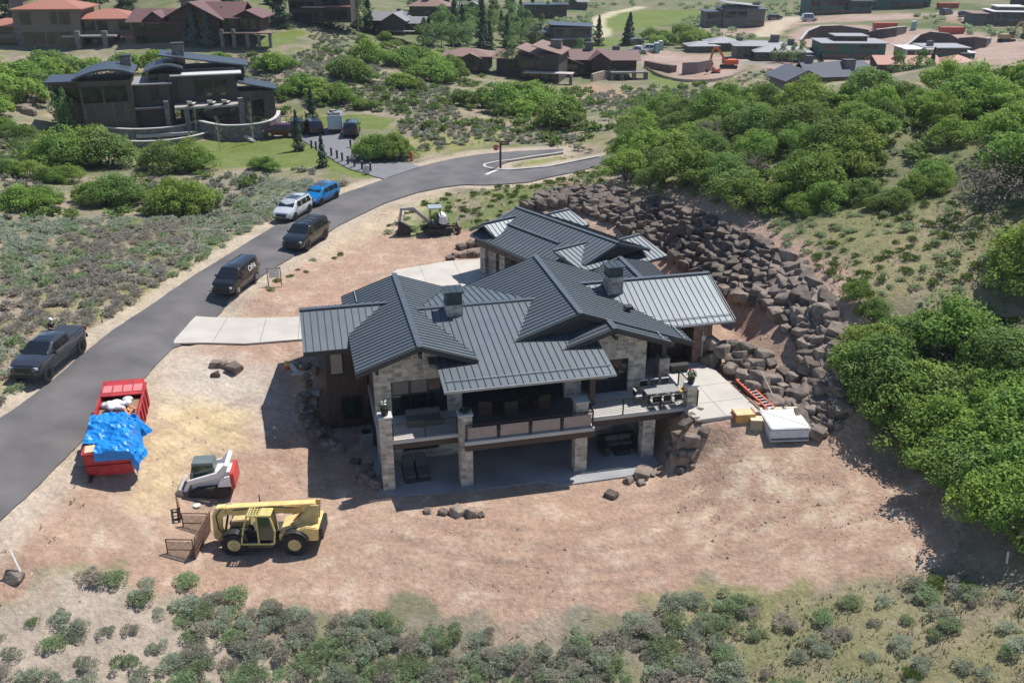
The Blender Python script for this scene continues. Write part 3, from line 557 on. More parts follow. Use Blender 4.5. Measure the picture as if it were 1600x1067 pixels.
# ================= FURNITURE ON THE DECKS
def HT(name,label,cat,a,y,z,rz=0,group=None): p=HW(a,y,z); return thing(name,label,cat,p,AN+rz,group)
cush=M('cushion_dark',(.10,.105,.10),.9,var=.1); wick=M('wicker_dark',(.03,.028,.027),.7,bump=.01,bscale=60)
def chaise(a,label):
    t=HT('chaise_lounge',label,'lounge chair',a,.75,.03,0,'patio lounge chairs')
    b=B(); b.bb(-.36,.36,-.95,.95,0,.28); b.build('frame',wick,t,bevel=.02)
    b=B(); b.box((0,-.35,.35),(.66,1.15,.12)); b.build('seat_cushion',cush,t,bevel=.03)
    b=B(); b.box((0,.52,.58),(.66,.85,.12),rx=R(38)); b.build('back_cushion',cush,t,bevel=.03)
chaise(1.35,'left one of two dark lounge chairs under the left deck'); chaise(2.12,'right one of two dark lounge chairs under the left deck')
t=HT('outdoor_sofa','black cushioned outdoor sofa under the right deck','sofa',14.4,.95,.03)
b=B(); b.bb(-1.2,1.2,.2,.6,0,.75); b.bb(-1.2,-.85,-.9,.2,0,.6); b.bb(.85,1.2,-.9,.2,0,.6); b.bb(-.85,.85,-.3,.2,0,.38); b.build('frame',wick,t,bevel=.03)
b=B(); b.bb(-.83,-.02,-.35,.15,.38,.5); b.bb(.02,.83,-.35,.15,.38,.5); b.bb(-.83,-.02,.05,.2,.5,.85); b.bb(.02,.83,.05,.2,.5,.85); b.build('cushion',cush,t,bevel=.04)
b=B(); b.bb(-.5,.5,-1.0,-.5,0,.3); b.build('ottoman',wick,t,bevel=.02)
t=HT('patio_table','long grey dining table on the right upper deck beside the railing','table',16.9,.75,3.15)
b=B(); b.bb(-1.05,1.05,-.5,.5,.7,.75); b.build('table_top',M('table_grey',(.27,.27,.26),.5),t)
for x in (-.9,.9):
    for y in (-.4,.4): b=B(); b.bb(x-.04,x+.04,y-.04,y+.04,0,.7); b.build('leg',blk,t)
chf=M('chair_white',(.62,.60,.56),.5)
k=0
for x,y,r,lab in ((-.7,.85,0,'leftmost patio chair behind the grey table'),(0,.85,0,'middle patio chair behind the grey table'),(.7,.85,0,'rightmost patio chair behind the grey table'),(-.7,-.85,PI,'leftmost patio chair at the railing side of the grey table'),(0,-.85,PI,'middle patio chair at the railing side of the grey table'),(.7,-.85,PI,'rightmost patio chair at the railing side of the grey table'),(-1.45,0,PI/2,'patio chair at the left end of the grey table')):
    t=HT('patio_chair','black steel frame '+lab,'chair',16.9+x,.75+y,3.15,r,'patio chairs around the deck table')
    b=B(); b.bb(-.24,.24,-.24,.24,.42,.47); b.build('seat',chf,t)
    b=B(); b.bb(-.24,.24,.22,.26,.5,.9); b.build('backrest',blk,t); b=B(); b.bb(-.25,.25,.2,.28,.88,.93); b.build('top_rail',chf,t)
    b=B()
    for i in (-.22,.22):
        for j in (-.22,.22): b.cyl((i,j,0),(i,j,.42),.015,n=5)
        b.cyl((i,-.22,.62),(i,.24,.62),.015,n=5)
    b.build('leg_frame',blk,t)
t=HT('wooden_chair','yellow wooden chair at the right end of the grey table on the upper deck','chair',18.3,.95,3.15,-PI/2)
yw=M('yellow_wood',(.50,.30,.10),.5); b=B(); b.bb(-.28,.28,-.25,.25,.38,.43); b.build('seat',yw,t); b=B(); b.box((0,.3,.68),(.56,.04,.5),rx=-.15); b.build('backrest',yw,t)
for x in (-.25,.25):
    for y in (-.22,.25): b=B(); b.bb(x-.03,x+.03,y-.03,y+.03,0,.55 if y<0 else .4); b.build('leg',yw,t)
for a,lab in ((.9,'dark low sofa on the left upper deck behind the railing'),(15.9,None)):
    if lab:
        t=HT('deck_sofa',lab,'sofa',2.4,1.1,3.15); b=B(); b.bb(-1,1,-.4,.4,0,.4); b.build('seat',cush,t,bevel=.03); b=B(); b.bb(-1,1,.3,.5,.4,.8); b.build('backrest',cush,t,bevel=.03)
t=HT('fire_table','low black fire table on the right deck beside the dark timber wall','table',19.6,4.6,3.15); b=B(); b.bb(-.6,.6,-.4,.4,0,.4); b.build('body',blk,t,bevel=.02); b=B(); b.bb(-.65,.65,-.45,.45,.4,.46); b.build('top',fasc,t)
# potted plants on the piers
def leafball(b,c,r,n,sz,rg=rnd,mi=0,fl=1.0):
    for _ in range(n):
        while True:
            d=Vector((rg.uniform(-1,1),rg.uniform(-1,1),rg.uniform(-1,1)))
            if .05<d.length<1: break
        rr=(.55+.45*rg.random()); d.normalize(); p=Vector(c)+Vector((d.x*r[0],d.y*r[1],d.z*r[2]))*rr
        nn=(d+Vector((rg.gauss(0,.5),rg.gauss(0,.5),rg.gauss(0,.5)))).normalized(); u=nn.orthogonal().normalized(); a=rg.random()*6.28
        q=Matrix.Rotation(a,3,nn); u=q@u; w=nn.cross(u); s_=sz*(.6+.8*rg.random())
        b.add([p-u*s_,p-w*s_*.6*fl,p+u*s_,p+w*s_*.6*fl],[(0,1,2,3)],mi)
lgreen=M('leaf_pot',(.06,.11,.03),.6,rand=.1); fl_red=M('petal_red',(.55,.03,.03),.6); fl_w=M('petal_white',(.8,.78,.76),.6)
for a,y,z,lab in ((.04,-.28,4.74,'potted plant with small white flowers on the leftmost stone column'),(18.4,-.2,4.59,'potted plant with red and white flowers on the right deck pier')):
    t=HT('potted_plant',lab,'plant',a,y,z); b=B(); b.cyl((0,0,0),(0,0,.35),.18,.24,14); b.build('pot',blk,t)
    b=B(); leafball(b,(0,0,.6),(.33,.33,.33),220,.06); b.build('foliage',lgreen,t); b=B(); leafball(b,(0,-.05,.78),(.25,.25,.16),26,.06); b.build('flowers',fl_w,t)
    if a>10: b=B(); leafball(b,(-.1,0,.9),(.14,.14,.1),16,.07); b.build('flowers',fl_red,t)
t=HT('planter_bowl','dark low bowl on the second stone column','planter',4.48,-.85,4.67); b=B(); b.cyl((0,0,0),(0,0,.16),.2,.3,16); b.build('bowl',blk,t); b=B(); leafball(b,(0,0,.2),(.26,.26,.1),60,.05); b.build('foliage',lgreen,t)
brn=M('brown_wicker',(.10,.06,.04),.7)
for a,y,r,lab in ((6.2,1.6,PI*.9,'left brown armchair in the shade of the middle porch'),(7.6,1.3,PI,'middle brown armchair in the shade of the middle porch'),(9.6,1.6,PI*1.1,'right brown armchair in the shade of the middle porch')):
    t=HT('porch_chair','deep '+lab,'chair',a,y,3.17,r,'armchairs on the middle porch'); b=B(); b.bb(-.4,.4,-.4,.4,.0,.42); b.build('seat',brn,t,bevel=.03); b=B(); b.bb(-.4,.4,.28,.42,.42,.9); b.build('backrest',brn,t,bevel=.03)
t=HT('porch_table','low round dark table on the middle porch','table',8.6,2.6,3.17); b=B(); b.cyl((0,0,.4),(0,0,.45),.55,n=24); b.build('table_top',brn,t); b=B(); b.cyl((0,0,0),(0,0,.4),.12,n=10); b.build('leg',brn,t)
# air conditioners by the left wall
for a,y,lab in ((-.75,5.0,'grey air conditioner unit standing in the shade by the left house wall'),(-2.1,4.3,'second air conditioner unit, further left and lower behind the boulders')):
    if a<-1: continue
    t=HT('air_conditioner',lab,'air conditioner',a,y,-.02); b=B(); b.bb(-.4,.4,-.4,.4,.05,.9); b.build('casing',M('ac_grey',(.22,.22,.21),.5),t,bevel=.03); b=B(); b.cyl((0,0,.9),(0,0,.93),.3,n=20); b.build('fan_grille',blk,t); b=B(); b.bb(-.45,.45,-.45,.45,0,.05); b.build('pad',conc,t)
# ================= VEHICLES
tyre=M('tyre',(.022,.022,.022),.85,bump=.004,bscale=40); rim=M('rim_dark',(.05,.05,.05),.3,.8); rimc=M('rim_silver',(.5,.5,.52),.3,.9)
dglass=M('car_glass',(.01,.013,.015),.05,spec=.9); lampc=M('lamp_clear',(.6,.6,.62),.15,spec=.8); lampr=M('lamp_red',(.3,.01,.01),.2); trim=M('trim_black',(.02,.02,.02),.5)
def ip(P,x):
    return float(np.interp(x,[p[0] for p in P],[p[1] for p in P]))
def car(name,label,cat,col,L,Wd,H,wb,top,zb=.28,belt=1.0,wr=.36,wx=0,rims=rimc,win=(),shield=None,rear=None,group=None,rails=False,metal=.3,text=None,cover=None):
    """x forward, y left; top = roofline points from tail to nose"""
    t=thing(name,label,cat,group=group); pm=M('paint_'+name+label[:14],col,.25,metal,var=.03,coat=.7); W2=Wd/2
    xs=sorted(set([round(-L/2+L*i/22,3) for i in range(23)]+[p[0] for p in top])); b=B(); secs=[]
    def tp(x):
        e=min(x+L/2,L/2-x); return W2*(1-.16*max(0,1-e/.5)**2)
    def sec(x):
        zt=ip(top,x); ws=tp(x); lo=zb+.12*max(0,1-min(x+L/2,L/2-x)/.35)
        if zt<belt+.14: zb2=zt-.1; w_r=ws*.93; sh=.02
        else: zb2=belt; k=min(1,(zt-belt)/(H-belt)); w_r=ws*(.985-.185*k); sh=.07
        return [(0,lo),(ws*.86,lo),(ws*.97,lo+.13),(ws,(lo+zb2)/2+.05),(ws*.98,zb2),(w_r,zt-sh),(w_r-.12,zt),(0,zt+.02)]
    for x in xs:
        h=sec(x); ring=[(x,y,z) for y,z in h]+[(x,-y,z) for y,z in h[-2:0:-1]]; secs.append(ring)
    n=len(secs[0]); V=[p for r in secs for p in r]; fs=[(i*n+j,i*n+(j+1)%n,(i+1)*n+(j+1)%n,(i+1)*n+j) for i in range(len(secs)-1) for j in range(n)]
    fs+=[tuple(range(n)),tuple((len(secs)-1)*n+j for j in range(n-1,-1,-1))]; b.add(V,fs); b.build('body',pm,t,smooth=38)
    def sp(x,z,s):
        zt=ip(top,x); ws=tp(x); k=min(1,(zt-belt)/(H-belt)); w_r=ws*(.985-.185*k); f=(z-belt)/max(.05,zt-.07-belt); return (x,s*(ws*.98+(w_r-ws*.98)*f+.008),z)
    for s in (1,-1):
        for x0,x1,u0,u1 in win:
            g=B(); zt=H-.16; P=[sp(x0,belt+.05,s),sp(x1,belt+.05,s),sp(u1,min(zt,ip(top,u1)-.13),s),sp(u0,min(zt,ip(top,u0)-.13),s)]; g.prism(P,(0,s*.01,-.003)); g.build('side_window',dglass,t)
    def scr(nm,x0,x1,inset=.1):
        z0,z1=ip(top,x0)+.02,ip(top,x1)-.0; w0=tp(x0)*.86; w1=tp(x1)*.80-inset; g=B(); d=Vector((z0-z1,0,x0-x1)) if x0>x1 else Vector((z1-z0,0,x1-x0)); d=d.normalized()*.03
        if d.z<0: d=-d
        g.prism([(x0,-w0,z0),(x0,w0,z0),(x1,w1,z1),(x1,-w1,z1)],d); g.build(nm,dglass,t)
    if shield: scr('windscreen',*shield)
    if rear: scr('rear_window',*rear)
    for x in (wb/2,-wb/2):
        for s in (1,-1):
            a=B(); a.cyl((x+wx,s*(W2-.12),wr),(x+wx,s*(W2+.006),wr),wr*1.2,n=22); a.build('wheel_arch',trim,t)
            w=B(); w.cyl((x+wx,s*(W2-.24),wr),(x+wx,s*(W2+.02),wr),wr,n=22); w=w.build('wheel',tyre,t,bevel=.02,smooth=40)
            r=B(); r.cyl((x+wx,s*(W2+.0),wr),(x+wx,s*(W2+.028),wr),wr*.64,n=18)
            for k in range(6): a_=k*PI/3; r.beam((x+wx,s*(W2+.032),wr),(x+wx+math.cos(a_)*wr*.6,s*(W2+.032),wr+math.sin(a_)*wr*.6),.06,.03)
            r.build('rim',rims,w)
    zf=ip(top,L/2-.15)
    for s in (1,-1):
        b=B(); b.box((L/2-.13,s*(W2-.28),zf-.16),(.16,.36,.14),rz=-s*.35); b.build('headlight',lampc,t)
        b=B(); b.box((-L/2+.04,s*(W2-.17),belt-.08),(.1,.2,.26)); b.build('tail_light',lampr,t)
        b=B(); b.box((shield[0]-.45 if shield else 1,s*(W2+.1),belt+.1),(.12,.2,.16)); b.build('mirror',trim if sum(col)<.3 else pm,t,bevel=.02)
    b=B(); b.bb(L/2-.1,L/2+.015,-W2*.55,W2*.55,zf-.42,zf-.12); b.build('grille',trim,t,bevel=.015)
    b=B(); b.bb(L/2-.2,L/2+.03,-W2*.8,W2*.8,zb+.02,zb+.2); b.build('bumper',trim,t,bevel=.02)
    for s in (1,-1):
        b=B(); 
        for z,x in ((belt-.28,0),): b.bb(-.35,-.2,s*W2-.005,s*W2+.02,z+.1,z+.13); b.bb(.75,.9,s*W2-.005,s*W2+.02,z+.1,z+.13)
        b.split('door_handle',trim,t)
        b=B(); b.bb(-wb/2+wr*1.25,wb/2-wr*1.25,s*W2*.98-.02,s*W2*.98+.03,zb-.02,zb+.07); b.build('side_step',trim,t)
    if rails:
        for s in (1,-1): b=B(); b.beam((-L*.4,s*(W2*.72),H+.06),(L*.12,s*(W2*.72),H+.06),.05,.05); b.build('roof_rail',trim if sum(col)<.3 else M('rail_silver',(.5,.5,.5),.3,.8),t)
    return t
def place(t,fpx,rpx,wb,Wd,dz=.06):
    f=G(*fpx); r=G(*rpx); d=Vector((f[0]-r[0],f[1]-r[1],0)).normalized(); l=Vector((-d.y,d.x,0)); m=Vector(((f[0]+r[0])/2,(f[1]+r[1])/2,0))-l*(Wd/2)
    hf=h0(m.x+d.x*wb/2,m.y+d.y*wb/2); hr=h0(m.x-d.x*wb/2,m.y-d.y*wb/2); t.location=(m.x,m.y,(hf+hr)/2+dz); t.rotation_euler=(0,-math.atan2(hf-hr,wb),math.atan2(d.y,d.x))
# pickup
T=car('pickup_truck','dark grey crew cab pickup truck with a bed cover parked on the left shoulder','pickup truck',(.055,.06,.078),6.0,1.96,1.95,4.05,
 [(-3.0,1.28),(-2.95,1.42),(-1.15,1.42),(-1.05,1.46),(-.88,1.9),(-.5,1.95),(.75,1.95),(1.6,1.46),(2.4,1.40),(2.85,1.30),(3.0,1.1)],zb=.5,belt=1.34,wr=.46,rims=rim,win=[(-.85,.1,-.75,.1),(.18,1.2,.18,.72)],shield=(1.62,.78),rear=None,metal=.5)
b=B(); b.bb(-2.9,-1.2,-.84,.84,1.42,1.455); b.build('bed_cover',M('bed_cover',(.03,.035,.045),.45),T,bevel=.01)
b=B(); b.bb(-.05,.62,-.5,.5,1.96,1.985); b.build('sunroof',dglass,T); b=B(); b.bb(-3.08,-2.97,-.88,.88,.6,.85); b.build('rear_bumper',trim,T,bevel=.02)
place(T,(80,597),(131,552),4.05,1.96); TRUCK=T
suvtop=lambda L,H,hd: [(-L/2,.9),(-L/2+.08,1.15),(-L/2+.45,H-.06),(-L/2+.7,H),(L*.1,H),(L*.1+.3,H-.05),(L*.1+1.05,hd+.08),(L/2-.5,hd-.04),(L/2-.1,hd-.2),(L/2,hd-.45)]
T=car('suv','black long sport utility vehicle parked on the right road edge above the excavated lot','suv',(.016,.018,.022),5.7,2.06,1.92,3.4,suvtop(5.7,1.92,1.22),zb=.32,belt=1.16,wr=.41,rims=rim,win=[(-2.35,-1.35,-2.2,-1.35),(-1.25,-.3,-1.25,-.3),(-.2,1.05,-.2,.7)],shield=(1.62,.85),rear=(-2.83,-2.45),rails=True,group='vehicles parked along the road')
b=B(); [b.bb(x,x+.5,-.6,.6,1.94,1.955) for x in (-1.9,-1.1,-.3)]; b.split('roof_panel',trim,T)
place(T,(483,391),(510,373),3.4,2.06); T['label']='long black sport utility vehicle parked on the right edge of the road, past the van'
T=car('suv','white sport utility vehicle with roof rails parked on the left edge of the road','suv',(.62,.64,.66),4.95,1.95,1.76,2.95,suvtop(4.95,1.76,1.12),zb=.3,belt=1.06,wr=.38,rims=rim,win=[(-2.0,-1.2,-1.8,-1.2),(-1.1,-.15,-1.1,-.15),(-.05,.95,-.05,.6)],shield=(1.45,.72),rear=(-2.43,-2.1),rails=True,group='vehicles parked along the road')
b=B(); b.bb(-.9,.4,-.5,.5,1.775,1.795); b.build('sunroof',dglass,T); place(T,(464,345),(483,333.5),2.95,1.95)
T=car('suv','bright blue compact sport utility vehicle parked behind the white one','suv',(.005,.22,.55),4.5,1.84,1.66,2.68,suvtop(4.5,1.66,1.08),zb=.28,belt=1.02,wr=.36,rims=rim,win=[(-1.8,-1.15,-1.6,-1.15),(-1.05,-.15,-1.05,-.15),(-.05,.85,-.05,.5)],shield=(1.3,.62),rear=(-2.2,-1.9),rails=True,group='vehicles parked along the road')
b=B(); b.bb(-.8,.35,-.5,.5,1.675,1.69); b.build('sunroof',dglass,T); place(T,(505.5,321),(524.5,312),2.68,1.84)
T=car('van','black compact delivery van with white letters on its side on the right road edge','van',(.017,.018,.02),4.85,1.85,1.86,3.06,[(-2.42,.95),(-2.4,1.7),(-2.25,1.85),(0.2,1.86),(.75,1.80),(1.55,1.18),(2.2,.98),(2.38,.8),(2.42,.6)],zb=.26,belt=1.1,wr=.34,win=[(-.0,.98,.0,.66)],shield=(1.6,.82),rear=None,group='vehicles parked along the road')
def text(s,size,loc,rot,mt,parent,name='lettering',ext=.004):
    c=bpy.data.curves.new(name,'FONT'); c.body=s; c.size=size; c.extrude=ext; c.align_x='CENTER'; c.align_y='CENTER'; o=bpy.data.objects.new(name,c); COL.objects.link(o)
    bpy.context.view_layer.update(); me=bpy.data.meshes.new_from_object(o.evaluated_get(bpy.context.evaluated_depsgraph_get())); bpy.data.objects.remove(o)
    q=bpy.data.objects.new(name,me); COL.objects.link(q); me.materials.append(mt); q.location=loc; q.rotation_euler=rot; q.parent=parent; return q
wp=M('white_letter',(.8,.8,.8),.5,var=.02); text('OPA',.62,(-.95,.93,1.33),(R(82),0,PI),wp,T); text('OPA',.62,(-.95,-.93,1.33),(R(82),0,0),wp,T)
place(T,(373.7,461.5),(402,440.5),3.06,1.85)
# vehicles on the neighbour's drive
def park(T,px,hd,dz=.05): p=G(*px); T.location=(p[0],p[1],p[2]+dz); T.rotation_euler=(0,0,hd)
smallwin=dict(zb=.3,belt=1.08,wr=.38,rims=rim,win=[(-2.0,-1.2,-1.8,-1.2),(-1.1,-.15,-1.1,-.15),(-.05,.95,-.05,.6)],shield=(1.45,.72),rear=(-2.43,-2.1))
A_='vehicles on the neighbour driveway'
T=car('suv','black sport utility vehicle parked beside the grey trailer on the far driveway','suv',(.016,.018,.022),4.95,1.95,1.8,2.95,suvtop(4.95,1.8,1.15),group=A_,**smallwin); park(T,(491,207),R(110))
T=dup(T,loc=None,label='dark sport utility vehicle half hidden behind a small spruce on the far driveway'); park(T,(465,207),R(104))
T=dup(T,label='dark vehicle under the big oak at the right of the far driveway'); park(T,(550,210),R(95))
T=car('suv','dark maroon sport utility vehicle next to the stone terrace of the curved roof house','suv',(.10,.012,.02),4.6,1.85,1.65,2.7,suvtop(4.6,1.65,1.08),group=A_,zb=.28,belt=1.0,wr=.36,win=[(-1.8,-1.15,-1.6,-1.15),(-1.05,-.15,-1.05,-.15),(-.05,.85,-.05,.5)],shield=(1.3,.62),rear=(-2.2,-1.9)); park(T,(441,213),R(175))
t=thing('cargo_trailer','pale blue grey enclosed trailer loaded with odds and ends on its roof','trailer'); park(t,(525,204),R(98)); t.scale=(.82,.82,.82)
b=B(); b.bb(-2.4,2.2,-1.15,1.15,.55,2.75); b.build('body',M('trailer_skin',(.34,.40,.46),.35,.4),t,bevel=.05)
b=B(); b.bb(-2.44,-2.4,-1.0,1.0,.65,2.6); b.build('rear_door',M('trailer_door',(.40,.46,.52),.35,.3),t)
b=B(); b.bb(-1.8,-.6,-.9,.2,2.76,3.1); b.box((.3,.3,3.0),(1.2,.8,.45),rz=.4); b.box((-1.6,.7,2.9),(.7,.5,.3),rz=.8); b.split('roof_load',M('load_grey',(.25,.23,.21),.8),t)
for s in (1,-1): b=B(); b.cyl((-.5,s*.95,.36),(-.5,s*1.18,.36),.36,n=16); b.build('wheel',tyre,t)
b=B(); b.beam((2.2,.7,.5),(3.3,0,.5),.08); b.beam((2.2,-.7,.5),(3.3,0,.5),.08); b.build('hitch',trim,t)
# ---------------- telehandler
yel=M('machine_yellow',(.66,.44,.15),.5,var=.16,scale=2.2,c2=(.72,.54,.24)); yeld=M('machine_yellow_worn',(.52,.40,.19),.6,var=.25,scale=3); rust=M('rust_steel',(.15,.085,.06),.85,var=.35,scale=4)
p0=G(368,868); p1=G(462,868)
T=thing('telehandler','cream yellow telehandler with a long boom and a rusty mesh work cage on its forks','telehandler',((p0[0]+p1[0])/2,(p0[1]+p1[1])/2,(p0[2]+p1[2])/2),math.atan2(p1[1]-p0[1],p1[0]-p0[0]))
b=B(); b.bb(-2.0,2.4,.55,1.65,.55,1.0); b.build('chassis',M('chassis_dark',(.05,.045,.035),.7),T,bevel=.03)
b=B(); b.side([(.75,.75),(2.75,.75),(2.8,1.5),(2.2,1.62),(1.5,1.35),(.75,1.15)],.2,1.9); b.build('rear_hood',yel,T,bevel=.05)
for y in (.68,1.24): b=B(); b.side([(1.1,1.1),(2.1,1.5),(2.72,1.5),(2.82,2.6),(2.4,2.6)],y,y+.06); b.build('boom_bracket',yeld,T)
b=B(); b.tube([(-2.2,.7,2.4),(-2.5,.68,2.0),(-2.45,.68,1.2),(-2.2,.7,.8)],.03); b.tube([(-1.6,.73,2.3),(.2,.73,2.5),(1.6,.73,2.45)],.025); b.build('hydraulic_hose',trim,T)
b=B(); b.bb(-.85,.4,.005,.018,.5,.62); b.build('decal_strip',M('decal_dark',(.06,.06,.06),.5),T)
b=B(); b.bb(2.78,2.98,.3,1.75,.75,1.45); b.build('counterweight',trim,T,bevel=.03)
b=B(); b.side([(-2.1,.8),(-.9,.8),(-.9,1.45),(-1.9,1.35)],1.15,2.0); b.build('engine_cover',yeld,T,bevel=.04)
b=B(); b.beam((-1.75,.98,2.18),(2.6,.98,2.42),.42,.5); b.beam((-2.0,.98,2.17),(-1.7,.98,2.18),.34,.42); bo=b.build('boom',yel,T,bevel=.02)
b=B(); b.beam((1.1,.98,1.1),(2.3,.98,2.0),.14,.16); b.build('lift_cylinder',M('steel_grey',(.3,.3,.3),.4,.7),T)
b=B(); b.bb(1.0,1.9,.72,.76,2.1,2.55); b.build('boom_plate',M('machine_orange',(.55,.33,.12),.5),T)
b=B(); b.side([(-2.05,2.42),(-2.5,2.38),(-2.75,1.9),(-2.8,.55),(-2.5,.3),(-2.25,.55),(-2.3,1.75),(-2.0,1.95)],.78,1.18); b.build('boom_head',yel,T,bevel=.03)
b=B(); b.beam((-2.2,.98,.9),(-1.95,.98,1.95),.1,.1); b.build('tilt_cylinder',trim,T)
# cab: frame, glass, roof grille, seat
cabm=M('cab_yellow',(.56,.47,.17),.5)
b=B(); 
for P,Q in [((-1.15,.02,.72),(-1.0,.02,1.55)),((-1.0,.02,1.55),(-.72,.02,2.42)),((.52,.02,.72),(.62,.02,1.5)),((.62,.02,1.5),(.42,.02,2.42)),((-.25,.02,.72),(-.25,.02,2.42)),((-1.15,.02,.72),(.52,.02,.72)),((-.72,.02,2.42),(.42,.02,2.42)),((-1.0,.95,.72),(-.72,.95,2.42)),((.55,.95,.72),(.42,.95,2.42)),((-.72,.02,2.42),(-.72,.95,2.42)),((-1.15,.02,.72),(-1.1,.95,.72))]: b.beam(P,Q,.08,.08)
b.build('cab_frame',cabm,T)
b=B(); b.bb(-.1,.5,.0,.98,2.40,2.47); 
for i in range(5): x=-.75+i*.15; b.bb(x-.02,x+.02,.0,.98,2.41,2.46)
for i in range(6): y=.02+i*.186; b.bb(-.78,-.1,y-.02,y+.02,2.405,2.455)
b.build('cab_roof',cabm,T)
gg=M('tinted_glass',(.03,.06,.035),.08,spec=.9); b=B(); b.prism([(-.2,.03,.95),(.5,.03,.95),(.58,.03,1.5),(.4,.03,2.36),(-.2,.03,2.36)],(0,.015,0)); b.build('side_window',gg,T)
b=B(); b.bb(-1.1,.5,.05,.93,.7,.78); b.bb(.3,.5,.1,.9,.78,2.3); b.build('cab_floor',trim,T); b=B(); b.bb(-.35,.1,.3,.75,.8,1.2); b.bb(-.02,.1,.3,.75,1.2,1.75); b.build('seat',cush,T,bevel=.04); b=B(); b.cyl((-.75,.5,1.35),(-.68,.5,1.42),.19,n=14); b.build('steering_wheel',trim,T)
b=B(); b.bb(-.95,.5,.02,.3,.45,.7); b.build('fuel_tank',trim,T,bevel=.03)
for x in (-1.55,1.55):
    for y in (.22,1.95):
        w=B(); w.cyl((x,y-.22,.65),(x,y+.22,.65),.65,n=28)
        for k in range(22): a=k*2*PI/22; 
        for k in range(22):
            a=k*2*PI/22; s_=1 if k%2 else -1; w.beam((x+math.cos(a)*.65,y+s_*.03,.65+math.sin(a)*.65),(x+math.cos(a+.1)*.65,y+s_*.22,.65+math.sin(a+.1)*.65),.07,.08)
        w=w.build('wheel',tyre,T); r=B(); ys=-1 if y<1 else 1; r.cyl((x,y+ys*.2,.65),(x,y+ys*.235,.65),.34,n=20); r.cyl((x,y+ys*.2,.65),(x,y+ys*.27,.65),.14,n=12); r.build('rim',yeld,w)
        if y<1:
            f=B(); 
            for k in range(7): a=R(20)+k*R(140)/7; c=R(20)+(k+1)*R(140)/7; f.prism([(x+math.cos(a)*.74,y-.26,.65+math.sin(a)*.74),(x+math.cos(c)*.74,y-.26,.65+math.sin(c)*.74),(x+math.cos(c)*.78,y-.26,.65+math.sin(c)*.78),(x+math.cos(a)*.78,y-.26,.65+math.sin(a)*.78)],(0,.5,0))
            f.build('mudguard',trim,T)
b=B(); b.cyl((-.4,1.5,2.3),(-.4,1.5,2.75),.03); b.build('mast',trim,T)
# work cage resting on the forks
meshm=bpy.data.materials.new('wire_mesh'); meshm.use_nodes=True; n=meshm.node_tree.nodes; l=meshm.node_tree.links; q=n['Principled BSDF']; q.inputs['Base Color'].default_value=(.13,.075,.055,1); q.inputs['Roughness'].default_value=.8
tc=n.new('ShaderNodeTexCoord'); s=n.new('ShaderNodeSeparateXYZ'); l.new(tc.outputs['Object'],s.inputs[0]); ms=[]
for k in range(3):
    w=n.new('ShaderNodeMath'); w.operation='PINGPONG'; w.inputs[1].default_value=.03; l.new(s.outputs[k],w.inputs[0]); c=n.new('ShaderNodeMath'); c.operation='LESS_THAN'; c.inputs[1].default_value=.007; l.new(w.outputs[0],c.inputs[0]); ms.append(c)
a=n.new('ShaderNodeMath'); a.operation='MAXIMUM'; l.new(ms[0].outputs[0],a.inputs[0]); l.new(ms[1].outputs[0],a.inputs[1]); c=n.new('ShaderNodeMath'); c.operation='MAXIMUM'; l.new(a.outputs[0],c.inputs[0]); l.new(ms[2].outputs[0],c.inputs[1]); l.new(c.outputs[0],q.inputs['Alpha'])
K=thing('work_cage','rusty steel mesh personnel cage held in front of the yellow boom','cage',tuple(T.matrix_basis@Vector((-4.0,.62,.22))),T.rotation_euler.z+R(-2))
def cf(b,P):
    for p,q in zip(P,P[1:]+P[:1]): b.beam(p,q,.05,.05)
for y in (-1.15,1.15):
    b=B(); cf(b,[(-.75,y,.05),(.6,y,.05),(.6,y,1.2),(-.75,y,1.2)]); b.beam((-.75,y,.58),(.6,y,.58),.035); f=b.build('side_frame',rust,K); b=B(); b.bb(-.72,.58,y*1.0087-.004,y*1.0087+.004,.08,1.08); b.build('mesh',meshm,f)
b=B(); cf(b,[(.64,-1.2,.05),(.64,1.2,.05),(.74,1.2,1.3),(.74,-1.2,1.3)]); [b.beam((.64+.1*k/4,-1.2,.05+1.25*k/4),(.64+.1*k/4,1.2,.05+1.25*k/4),.06) for k in range(1,4)]; f=b.build('back_frame',rust,K); b=B(); b.prism([(.65,-1.15,.1),(.65,1.15,.1),(.745,1.15,1.28),(.745,-1.15,1.28)],(.01,0,0)); b.build('mesh',meshm,f)
b=B(); b.bb(-.75,.6,-1.15,-.35,.0,.05); b.build('floor_panel',rust,K); b=B(); b.bb(-.65,.6,.35,1.15,.0,.05); b.build('floor_panel',rust,K); b=B(); b.bb(-.72,.6,-.33,.33,.0,.045); b.build('floor_panel',M('rust_red',(.24,.09,.06),.8),K)
# ---------------- compact track loader
wht=M('machine_white',(.78,.76,.75),.45,var=.08); gry=M('machine_grey',(.10,.115,.11),.5); redm=M('machine_red',(.50,.06,.05),.45); mudm=M('track_rubber',(.045,.037,.032),.9,var=.3)
p=G(325,783)
T=thing('track_loader','white and red compact track loader with grey cab roof beside the sand patch','skid steer loader',(p[0],p[1]+.2,p[2]),R(6))
for y in (.22,1.55):
    b=B(); b.side([(-1.05,.08),(-.8,0),(.95,0),(1.2,.18),(1.25,.5),(1.0,.72),(-.6,.62),(-1.1,.35)],y-.2,y+.2); k=b.build('track',mudm,T,bevel=.04); 
    for x in (-.8,-.4,0,.4,.85): b=B(); b.cyl((x,y-.22,.2),(x,y+.22,.2),.15,n=12); b.build('roller',trim,k)
b=B(); b.bb(-.95,1.3,.42,1.36,.35,1.15); b.side([(.2,1.1),(1.3,1.1),(1.3,1.45),(.3,1.5)],.42,1.36); b.build('body',wht,T,bevel=.03)
